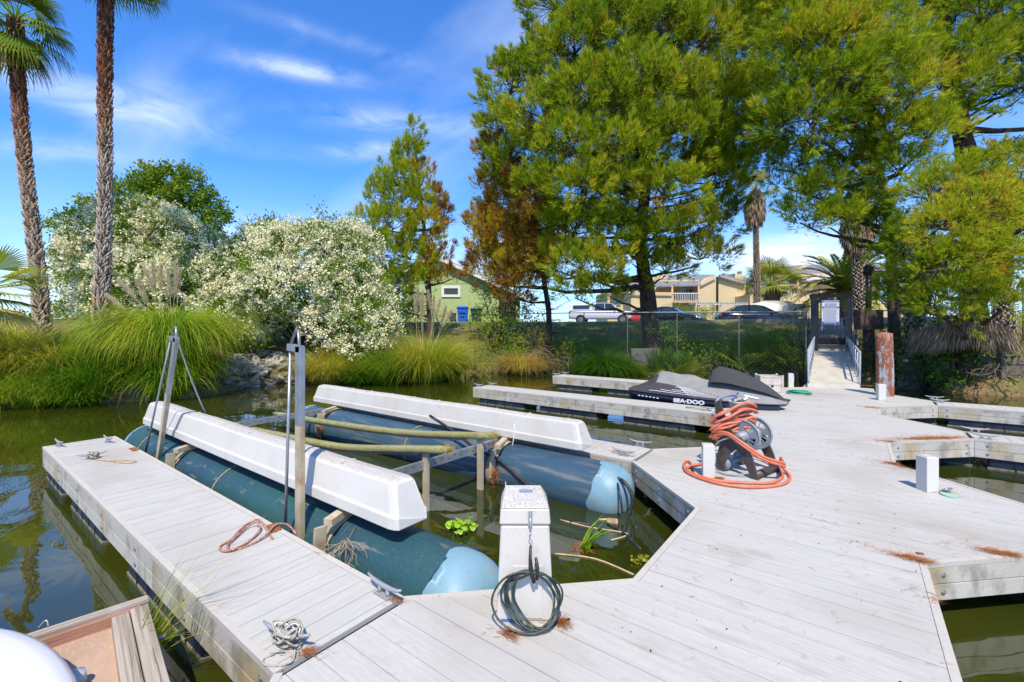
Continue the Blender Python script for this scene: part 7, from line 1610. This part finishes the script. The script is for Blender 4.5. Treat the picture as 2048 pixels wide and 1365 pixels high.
grassclump('bank_grass', 'dead orange brown grass clump by the dark pine trunk', 1045, 0, 20.8, 0.9, 1.5, 2200, .90, 324, droop=(1.4, 2.6), group=GRP)
grassclump('bank_grass', 'round blue green fountain grass in front of the fence', 1205, 0, 20.4, 1.25, 1.7, 3400, .16, 325, droop=(1.2, 2.2), tilt=(0.1, 0.8), w=0.02, group=GRP, dead=0.0)
for k, (px, d, rad, h, n, tint, lab) in enumerate([(1315, 20.6, 0.6, 1.2, 700, .22, 'dark reeds below the fan palms left of the jet ski'), (1362, 20.4, 0.5, 1.0, 600, .25, 'dark reeds above the jet ski cover'), (1462, 20.2, 0.35, 1.3, 300, .22, 'upright reeds right of the jet ski hood'), (1525, 20.0, 0.6, 1.3, 700, .3, 'green reeds behind the beige crate'), (1555, 19.8, 0.5, 1.2, 500, .3, 'green reeds left of the gangway')]):
    grassclump('water_reeds', lab, px, 0, d, rad, h, n, tint, 330 + k, droop=(0.1, 0.7), tilt=(0.0, 0.35), w=0.024, group='reeds at the shaded bank', dead=0.05)

# palms ------------------------------------------------------------
def boots(g, axis_pts, radii, z_to_tint, dz=0.10, per=9, L=0.21, w=0.15, out=0.30):
    Vs, Fs, Ts = [], [], []; b = 0; row = 0
    P_ = [np.array(p) for p in axis_pts]; seg = [np.linalg.norm(P_[k + 1] - P_[k]) for k in range(len(P_) - 1)]; tot = sum(seg); s_ = 0.0
    while s_ < tot:
        acc = 0; k = 0
        while k < len(seg) - 1 and acc + seg[k] < s_: acc += seg[k]; k += 1
        f_ = (s_ - acc) / seg[k]; c = P_[k] + (P_[k + 1] - P_[k]) * f_; ax = unit(P_[k + 1] - P_[k]); R = radii[k] + (radii[k + 1] - radii[k]) * f_
        for q in range(per):
            a = 2 * math.pi * (q + 0.5 * (row % 2)) / per + g.normal() * 0.05
            rd = np.array([math.cos(a), math.sin(a), 0]); tn = np.array([-math.sin(a), math.cos(a), 0]); sc = R / 0.25
            l_ = L * g.uniform(0.75, 1.25); ww = w * sc * g.uniform(0.8, 1.2); o_ = out * g.uniform(0.5, 1.5); sk = g.normal() * 0.3
            p0 = c + rd * R; d_ = unit(ax + rd * o_ * 0.55 + tn * sk * 1.6)
            v = [p0 - tn * ww / 2, p0 + tn * ww / 2, p0 + d_ * l_ + tn * ww * 0.12, p0 + d_ * l_ - tn * ww * 0.12, p0 + d_ * l_ * 0.55 + rd * 0.035 + tn * 0]
            Vs += v; Fs += [(b, b + 1, b + 4), (b + 1, b + 2, b + 4), (b + 2, b + 3, b + 4), (b + 3, b, b + 4)]; Ts += [z_to_tint(c[2]) + g.normal() * 0.12] * 4; b += 5
        s_ += dz; row += 1
    return np.array(Vs), np.array(Fs), np.array(Ts)
def fan(g, hub, dirv, R, tint, nseg=26, spread=2.3, droop=0.35, w=0.055):
    """palmate leaf: folded pointed segments radiating from hub around dirv"""
    D_ = unit(np.array(dirv, float)); up = np.array([0, 0, 1.0]); S = np.cross(D_, up); S = unit(S) if np.linalg.norm(S) > 0.05 else np.array([1.0, 0, 0]); N_ = np.cross(S, D_)
    Vs, Fs = [], []; b = 0
    for k in range(nseg):
        a = (k / (nseg - 1) - 0.5) * spread * 2 * 0.62; L = R * (1 - 0.22 * abs(a) / spread) * g.uniform(0.9, 1.05)
        d = unit(D_ * math.cos(a) + S * math.sin(a) + N_ * (0.10 * math.cos(a * 2)))
        s2 = unit(np.cross(d, N_)); ww = w * R
        m1 = hub + d * L * 0.55; dr1 = np.array([0, 0, -droop * 0.10 * L]); tip = hub + d * L * 0.97 + np.array([0, 0, -droop * L * g.uniform(0.5, 1.3)])
        m2 = hub + d * L * 0.8 + np.array([0, 0, -droop * 0.38 * L])
        V = [hub, m1 - s2 * ww / 2 + dr1, m1 + s2 * ww / 2 + dr1, m2 - s2 * ww * 0.3, m2 + s2 * ww * 0.3, tip]
        Vs += V; Fs += [(b, b + 1, b + 2), (b + 1, b + 3, b + 4), (b + 1, b + 4, b + 2), (b + 3, b + 5, b + 4)]; b += 6
    return np.array(Vs), np.array(Fs), np.full(len(Fs), tint) + g.normal() * 0.05
def frond_set(t, g, hub, specs, R, tint=0.45, pet=0.8, nseg=26, droop=0.35, m='frond', name='frond'):
    for (dirv, tn, scl) in specs:
        d = unit(np.array(dirv, float)); h2 = np.array(hub) + d * pet * scl
        h2[2] -= 0.05
        o = np_mesh(name, *[x for x in fan(g, h2, d + np.array([0, 0, -0.15]), R * scl, tn, nseg=nseg, droop=droop)][:2], M[m], t, fan(g, h2, d, 1, tn, nseg=nseg)[2])
        mb = MB(); mb.tube([Vector(hub), Vector(hub).lerp(Vector(h2), 0.5) + Vector((0, 0, 0.05)), Vector(h2)], [0.025, 0.018, 0.012], 5, cap=False); mb.build('petiole', M['hyacinth'] if tn < 0.7 else M['strap'], o)
def dirs(g, n, lo, hi):
    out = []
    for k in range(n):
        a = 2 * math.pi * (k * 0.618 + g.uniform(-0.05, 0.05)); e = g.uniform(lo, hi); out.append((math.cos(a) * math.cos(e), math.sin(a) * math.cos(e), math.sin(e)))
    return out
def tall_palm(label, pts, rad, tintf, seed, crown=None, R=1.0, group='tall fan palms on the left bank'):
    g = np.random.default_rng(seed); t = thing('fan_palm', label, 'palm', group=group)
    P_ = [PD(*p) for p in pts]; P_[0].z = gz(P_[0].x, P_[0].y) - 0.2
    mb = MB(); mb.tube(P_, [r - 0.01 for r in rad], 14); mb.build('trunk', M['palm_core'], t)
    V, Fc, T = boots(g, P_, rad, tintf); np_mesh('leaf_bases', V, Fc, M['palm_red'], t, T)
    if crown: crown(t, g, P_[-1])
    return t
def crownA(t, g, top):
    frond_set(t, g, top, [(d, g.uniform(0.25, 0.6), g.uniform(0.85, 1.15)) for d in dirs(g, 20, -0.1, 1.2)], 1.0, pet=0.8, droop=0.45)
    # hanging skirt fronds to the right as in the picture
    tb = top + Vector((0, 0, -0.2))
    frond_set(t, g, tb, [((RIGHT + UP * -0.1), 0.35, 1.15), ((RIGHT * 0.9 + FWD * 0.4 + UP * -0.5), 0.35, 1.15), ((RIGHT * 0.8 - FWD * 0.5 + UP * -0.9), 0.42, 1.1), ((RIGHT * 0.55 + UP * -1.1), 0.30, 1.1), ((RIGHT * 0.7 + FWD * 0.6 + UP * -1.0), 0.85, 1.0), ((RIGHT * -0.6 - FWD * 0.3 + UP * -0.9), 0.3, 1.1), ((RIGHT * -0.9 + UP * -0.4), 0.4, 1.1), ((RIGHT * -0.5 + FWD * 0.4 - UP), 0.9, 1.0), ((-FWD * 0.6 + RIGHT * 0.2 - UP * 0.7), 0.5, 1.0), ((RIGHT * 0.35 - FWD * 0.4 - UP * 0.9), 0.9, 0.9)], 1.0, pet=0.75, droop=0.55)
def crownB(t, g, top):
    frond_set(t, g, top, [(d, g.uniform(0.25, 0.6), g.uniform(0.9, 1.15)) for d in dirs(g, 22, -0.7, 1.2)], 1.0, pet=0.9, droop=0.5)
zr = lambda z: float(np.interp(z, [1, 5, 7.5, 8.6, 9.6, 12], [0.82, 0.9, 0.72, 0.36, 0.18, 0.14]))
zr2 = lambda z: float(np.interp(z, [1, 6, 8, 10], [0.80, 0.78, 0.5, 0.2]))
tall_palm('dark grey lower, red upper palm trunk that leaves the top of the frame', [(198, 690, 14.2), (205, 560, 14.2), (210, 400, 14.2), (210, 250, 14.2), (210, 100, 14.2), (213, -60, 14.2), (214, -105, 14.2)], [.21, .165, .15, .145, .155, .165, .16], zr, 401, crownB)
tall_palm('left fan palm with its green crown drooping at the top left corner', [(88, 680, 15.6), (78, 560, 15.6), (58, 400, 15.6), (42, 250, 15.6), (33, 120, 15.6), (30, 40, 15.6)], [.22, .18, .165, .165, .175, .175], zr2, 402, crownA)
def skirt_palm(label, pts, rad, skirt, seed, R=0.9, n=22, group='skirted palms on the right', droopy=0.4, cr_t=(0.3, 0.6)):
    g = np.random.default_rng(seed); t = thing('fan_palm', label, 'palm', group=group)
    P_ = [PD(*p) for p in pts]; P_[0].z = gz(P_[0].x, P_[0].y) - 0.2
    mb = MB(); mb.tube(P_, [r * 0.95 for r in rad], 10); mb.build('trunk', M['palm_core'], t)
    V, Fc, T = boots(g, P_, rad, lambda z: 0.82, dz=0.11, per=9, L=0.15, w=0.12, out=0.3); np_mesh('leaf_bases', V, Fc, M['palm_red'], t, T)
    top = P_[-1]; sl_, sr = skirt
    if sl_ > 0:
        nn_ = 2600; f_ = g.uniform(0, 1, nn_); a = g.uniform(0, 6.283, nn_); rr_ = sr * (0.5 + 0.5 * np.sin(np.pi * np.clip(1.0 - f_ * 0.9, 0, 1))) * g.uniform(0.5, 1.0, nn_)
        base = np.stack([top.x + rr_ * np.cos(a), top.y + rr_ * np.sin(a), top.z - f_ * sl_], -1)
        V, Fc, T = leaf_quads(base, np.stack([np.cos(a) * 0.12, np.sin(a) * 0.12, -np.ones(nn_)], -1) + g.normal(size=(nn_, 3)) * 0.08, 0.6, 0.05, np.full(nn_, 0.5), 0.25, g); np_mesh('dead_skirt', V, Fc, M['thatch'], t, T)
    frond_set(t, g, top, [(d, g.uniform(*cr_t), g.uniform(0.8, 1.1)) for d in dirs(g, n, -0.25, 1.25)], R, pet=R * 0.8, droop=droopy, nseg=20)
    return t
skirt_palm('slender palm with grey brown dead skirt left of the gate', [(1514, 625, 33, .0)[:3], (1514, 560, 33), (1512, 470, 33), (1510, 378, 33)], [.28, .20, .175, .17], (2.4, 0.7), 411, R=1.2, cr_t=(0.5, 0.8))
skirt_palm('shaggy palm with long dead skirt behind the gate pine', [(1722, 640, 27), (1720, 560, 27), (1718, 470, 27), (1715, 400, 27)], [.40, .36, .33, .3], (2.9, 0.9), 412, R=1.3)
skirt_palm('short stout fan palm left of the date palm', [(1548, 625, 34), (1546, 600, 34), (1545, 572, 34)], [.4, .36, .34], (0.7, 0.5), 413, R=1.55, n=40, group='low palms by the road', cr_t=(0.5, 0.78))
skirt_palm('dark fan palm crown over the right frame edge', [(2010, 640, 17.5), (2000, 480, 17.5), (2000, 345, 17.3)], [.3, .28, .25], (1.0, 0.5), 414, R=1.15, n=16, cr_t=(0.05, 0.3))
skirt_palm('dark fan palm by the fence right of the lamp post', [(1830, 640, 16.8), (1830, 590, 16.8), (1828, 560, 16.8)], [.3, .3, .28], (0.8, 0.45), 415, R=1.1, n=14, cr_t=(0.02, 0.2))
# hanging dead thatch on the right bank
g = np.random.default_rng(416); t = thing('dead_frond_palm', 'wide brown skirt of dead palm leaves hanging under the near pine', 'palm'); n = 7000
c_ = PD(1925, 640, 14.3); a = g.uniform(-1, 1, n); f_ = g.uniform(0, 1, n)
base = np.array(c_) + np.outer(a * 1.25, RIGHT) + np.outer(g.uniform(-0.5, 0.5, n), FWD) + np.outer(-f_ * 0.55 - 0.25 * a ** 2, UP)
V, Fc, T = leaf_quads(base, np.outer(a * 0.45, RIGHT) + np.outer(-np.ones(n), UP) + g.normal(size=(n, 3)) * 0.12, 0.42, 0.022, np.full(n, 0.42), 0.25, g); np_mesh('dead_leaves', V, Fc, M['thatch'], t, T)
mb = MB(); mb.tube([PD(1930, 760, 14.9), PD(1925, 640, 14.8)], [0.28, 0.24], 10); mb.build('trunk', M['palm_core'], t)
# date palm
def feather(g, hub, dirv, L, tint, up0=0.6, bend=1.3, nl=58):
    d = unit(np.array([dirv[0], dirv[1], 0.0])); el = up0; P_ = [np.array(hub)]; seg = 14
    Vs, Fs = [], []; b = 0; tang = []
    for k in range(seg):
        e = el - bend * (k / seg) ** 1.2; dd = d * math.cos(e) + np.array([0, 0, math.sin(e)]); tang.append(dd); P_.append(P_[-1] + dd * L / seg)
    for k in range(nl):
        f_ = 0.10 + 0.9 * k / nl; i_ = min(int(f_ * seg), seg - 1); p = P_[i_] + tang[i_] * (f_ * seg - i_) * L / seg; tn = tang[i_]; s_ = unit(np.cross(tn, [0, 0, 1])); n_ = np.cross(s_, tn)
        ll = 0.42 * math.sin(math.pi * (0.12 + 0.82 * f_)) ** 0.6 * L / 3.0
        for sg in (-1, 1):
            ld = unit(s_ * sg * 0.8 + tn * 0.75 + n_ * 0.25 + g.normal(size=3) * 0.07); w_ = unit(np.cross(ld, n_)) * 0.040 * L / 3
            Vs += [p, p + ld * ll * 0.5 - w_ + [0, 0, -0.02], p + ld * ll + [0, 0, -0.10 * ll], p + ld * ll * 0.5 + w_ + [0, 0, -0.02]]; Fs.append((b, b + 1, b + 2, b + 3)); b += 4
    return np.array(Vs), np.array(Fs), np.full(len(Fs), tint) + g.normal(size=len(Fs)) * 0.04, P_
g = np.random.default_rng(417); t = thing('date_palm', 'feathery date palm with arching yellow green fronds behind the gate', 'palm'); hub = PD(1690, 585, 30)
P_ = [PD(1695, 655, 30), PD(1692, 625, 30), hub]; P_[0].z = 1.9; mb = MB(); mb.tube(P_, [.42, .38, .35], 12); mb.build('trunk', M['palm_core'], t)
V, Fc, T = boots(g, P_, [.44, .42, .38], lambda z: 0.4, dz=0.12, per=10, L=0.22, w=0.2, out=0.5); np_mesh('leaf_bases', V, Fc, M['palm_red'], t, T)
for k in range(64):
    a = 2 * math.pi * (k * 0.618); up0 = g.uniform(0.0, 1.5)
    V, Fc, T, R_ = feather(g, hub, (math.cos(a), math.sin(a)), g.uniform(2.9, 3.9), g.uniform(0.55, 0.78), up0=up0, bend=g.uniform(0.8, 1.5))
    o = np_mesh('frond', V, Fc, M['frond'], t, T); mb = MB(); mb.tube([Vector(p) for p in R_], [0.03 * (1 - k2 / len(R_)) + 0.006 for k2 in range(len(R_))], 4, cap=False); mb.build('rib', M['strap'], o)
# near palm fronds at the left frame edge
g = np.random.default_rng(418); t = thing('fan_palm', 'low palm whose yellow green fronds reach in at the left frame edge', 'palm', group='tall fan palms on the left bank'); hub = PD(-40, 585, 12.2)
mb = MB(); b_ = Vector((hub.x, hub.y, gz(hub.x, hub.y))); mb.tube([b_, hub], [.25, .2], 10); mb.build('trunk', M['palm_core'], t)
frond_set(t, g, hub, [((RIGHT + UP * 0.25), .62, 1.0), ((RIGHT * 0.9 + FWD * .5 + UP * 0.5), .6, 1.0), ((RIGHT * 0.9 - FWD * .3 + UP * -0.15), .5, 1.0), ((RIGHT * .5 + UP * .8), .58, 1.0), ((RIGHT * .6 - FWD * .6 + UP * .1), .66, 1.0), ((RIGHT * 0.7 + UP * -0.45), .9, .9), ((-RIGHT * 0.7 + UP * 0.45), .5, .9), ((FWD * 0.7 + UP * 0.45), .5, .9), ((-FWD + UP * 0.3), .5, .9), ((RIGHT * .8 + FWD * .2 + UP * .55), .66, 1.0), ((RIGHT - FWD * .2 + UP * .02), .64, 1.0)], 1.0, pet=0.8, droop=0.2, nseg=28)
# small fan palms on the shaded slope
for k, (px, py, d, R, n, lab) in enumerate([(1275, 688, 20.3, .75, 9, 'small dark fan palm below the big pine trunk'), (1312, 690, 20.6, .5, 7, 'smallest fan palm just right of the big pine trunk'), (1372, 688, 20.2, .8, 10, 'small fan palm below the black saloon'), (1488, 690, 19.8, .8, 10, 'small fan palm below the dark blue saloon'), (1590, 690, 18.6, .75, 8, 'small fan palm against the gate pickets'), (1245, 700, 20.4, .5, 6, 'low fan leaves beside the fountain grass')]):
    g = np.random.default_rng(430 + k); t = thing('dwarf_fan_palm', lab, 'palm', group='small fan palms on the slope'); hub = PD(px, py, d); b_ = Vector((hub.x, hub.y, gz(hub.x, hub.y) - .1)); hub = b_ + Vector((0, 0, 0.35))
    mb = MB(); mb.tube([b_, hub], [.08, .06], 8); mb.build('stem', M['palm_core'], t)
    frond_set(t, g, hub, [(d_, g.uniform(.36, .58), g.uniform(.8, 1.1)) for d_ in dirs(g, n + 3, 0.0, 1.2)], R * 1.25, pet=R * 0.9, droop=0.25, nseg=20)

# rocks ------------------------------------------------------------
random.seed(77); g = np.random.default_rng(77); protos = []
for k in range(7):
    bm = bmesh.new(); bmesh.ops.create_icosphere(bm, subdivisions=2, radius=1)
    off = Vector((k * 7.3, 2.1, 5.5)); pl_ = [unit(g.normal(size=3)) for _ in range(9)]
    for v in bm.verts:
        c = v.co.copy()
        for p in pl_:
            p = Vector(p); dd = c.dot(p); lim = 0.55 + 0.25 * ((hash((k, round(p.x, 3))) % 100) / 100)
            if dd > lim: c -= p * (dd - lim)
        c *= 1 + 0.08 * mnoise.noise(v.co * 2 + off); v.co = Vector((c.x, c.y * 0.8, c.z * 0.55))
    me = bpy.data.meshes.new('riprap_rock'); bm.to_mesh(me); bm.free(); me.materials.append(M['rock']); protos.append(me)
first = True
px0, px1 = 468, 615
for k in range(230):
    px = g.uniform(450, 640); f_ = g.uniform(0, 1)
    d = np.interp(px, [450, 540, 640], [15.2, 16.7, 17.3]) - 0.15 + f_ * 2.0
    x, y = gxy(px, d); z = float(ground_z(np.array([x]), np.array([y]), False)[0]) + 0.02
    s_ = 0.10 + 0.17 * g.uniform() ** 1.5 + (0.03 if f_ > 0.5 else 0)
    o = bpy.data.objects.new('riprap_rock', protos[k % 7]); COL.objects.link(o); o.location = (x, y, z + s_ * 0.15); o.scale = (s_ * g.uniform(.9, 1.5), s_, s_ * g.uniform(.8, 1.2)); o.rotation_euler = (g.normal() * .35, g.normal() * .35, g.uniform(0, 6.28))
    tag(o, 'rough grey brown rock among the others piled at the water below the oleanders', 'rock', 'rocks of the bank pile')

# ground cover: lawn blades on slope, needle litter, low green cover at the shaded water edge
def cover(name, label, px0, px1, d0, d1, n, tint, h, m='grass', seed=1, smin=0.2, smax=99, w=0.012, droop=(0.3, 1.4), tj=0.1):
    g = np.random.default_rng(seed); px = g.uniform(px0, px1, n); d = g.uniform(d0, d1, n) ; u = (px - CX) / F
    X = d * (-_s + _c * u); Y = d * (_c + _s * u); s_ = shore_sd(X, Y); k = (s_ > smin) & (s_ < smax); X, Y = X[k], Y[k]; n = len(X)
    Z = ground_z(X, Y) - 0.01; patch = 0.5 + 0.5 * np.sin(X * 1.7 + 2 * np.sin(Y * 0.9)) * np.sin(Y * 1.3)
    V, Fc, T = blades(np.stack([X, Y, Z], -1), g.uniform(0, 6.28, n), h * g.uniform(0.5, 1.4, n), w, np.abs(g.normal(0, 0.35, n)), g.uniform(*droop, n), np.full(n, tint) + (patch - 0.5) * 0.25, seg=3, rng=g, tjit=tj)
    tag(np_mesh(name, V, Fc, M[m], None, T), label, 'ground cover', kind='stuff')
cover('lawn_grass', 'short patchy lawn grass on the slope behind the fence', 930, 1640, 20, 31, 60000, .52, 0.10, seed=501, smin=1.5, smax=9.6)
cover('lawn_grass', 'lawn grass on the slope right of the gate', 1690, 2100, 16, 26, 20000, .60, 0.11, seed=502, smin=1.2, smax=9.6)
cover('bank_ground_cover', 'dense low green creeper on the steep bank behind the jet ski', 1340, 1620, 17.5, 23.5, 30000, .30, 0.28, seed=503, smin=0.15, smax=2.6, w=0.03, droop=(0.8, 2.2))
cover('bank_ground_cover', 'sparse weeds on the steep bank below the big pine', 1060, 1370, 19, 24.5, 16000, .42, 0.24, seed=504, smin=0.1, smax=2.6, w=0.02)
cover('bank_ground_cover', 'mixed low weeds along the left bank under the shrubs', -60, 1060, 12, 24, 26000, .48, 0.22, seed=505, smin=0.05, smax=5, w=0.018)
cover('needle_carpet', 'orange fallen pine needles on the bank under the trees', 860, 1620, 19, 27, 16000, .40, 0.09, m='needle_litter', seed=506, smin=0.3, smax=6, droop=(1.5, 3.0), w=0.014)
cover('needle_carpet', 'fallen needles on the right bank', 1700, 2100, 14.5, 20, 9000, .35, 0.09, m='needle_litter', seed=507, smin=0.1, smax=5, droop=(1.5, 3.0), w=0.014)
# dead branches and sticks hanging at the bank below the dark trunk
random.seed(61)
for k, (px, py, d, lab) in enumerate([(1075, 720, 20.6, 'pale dead branches tangled at the bank below the dark trunk'), (1120, 735, 20.3, 'dead roots hanging over the water left of the fountain grass'), (975, 745, 20.0, 'broken dry reeds leaning over the water'), (1985, 745, 14.4, 'dead twigs hanging on the shaded right bank'), (1420, 742, 20.2, 'dry twigs at the water edge behind the jet ski')]):
    twigs('dead_branches', PD(px, py + 0, d) + Vector((0, 0, 0.25)), 30, 1.0, 0.7, M['twig'], lab, 'branches', r=0.010, down=0.5)
leafy('broadleaf_tree', 'green tree on the right bank beyond the timber wall at the frame edge', 'tree', [(2160, 560, 70, 50, 20, .3), (2230, 520, 80, 60, 20, .34), (2200, 450, 70, 50, 20, .4), (2290, 580, 70, 50, 20, .3), (2140, 620, 50, 30, 19.5, .26), (2250, 640, 70, 36, 19.5, .26)], 260, lsize=0.2, lw=0.1, dens=34, trunk=[(2200, 690, 20, .25), (2205, 600, 20, .2), (2210, 480, 20, .1)])
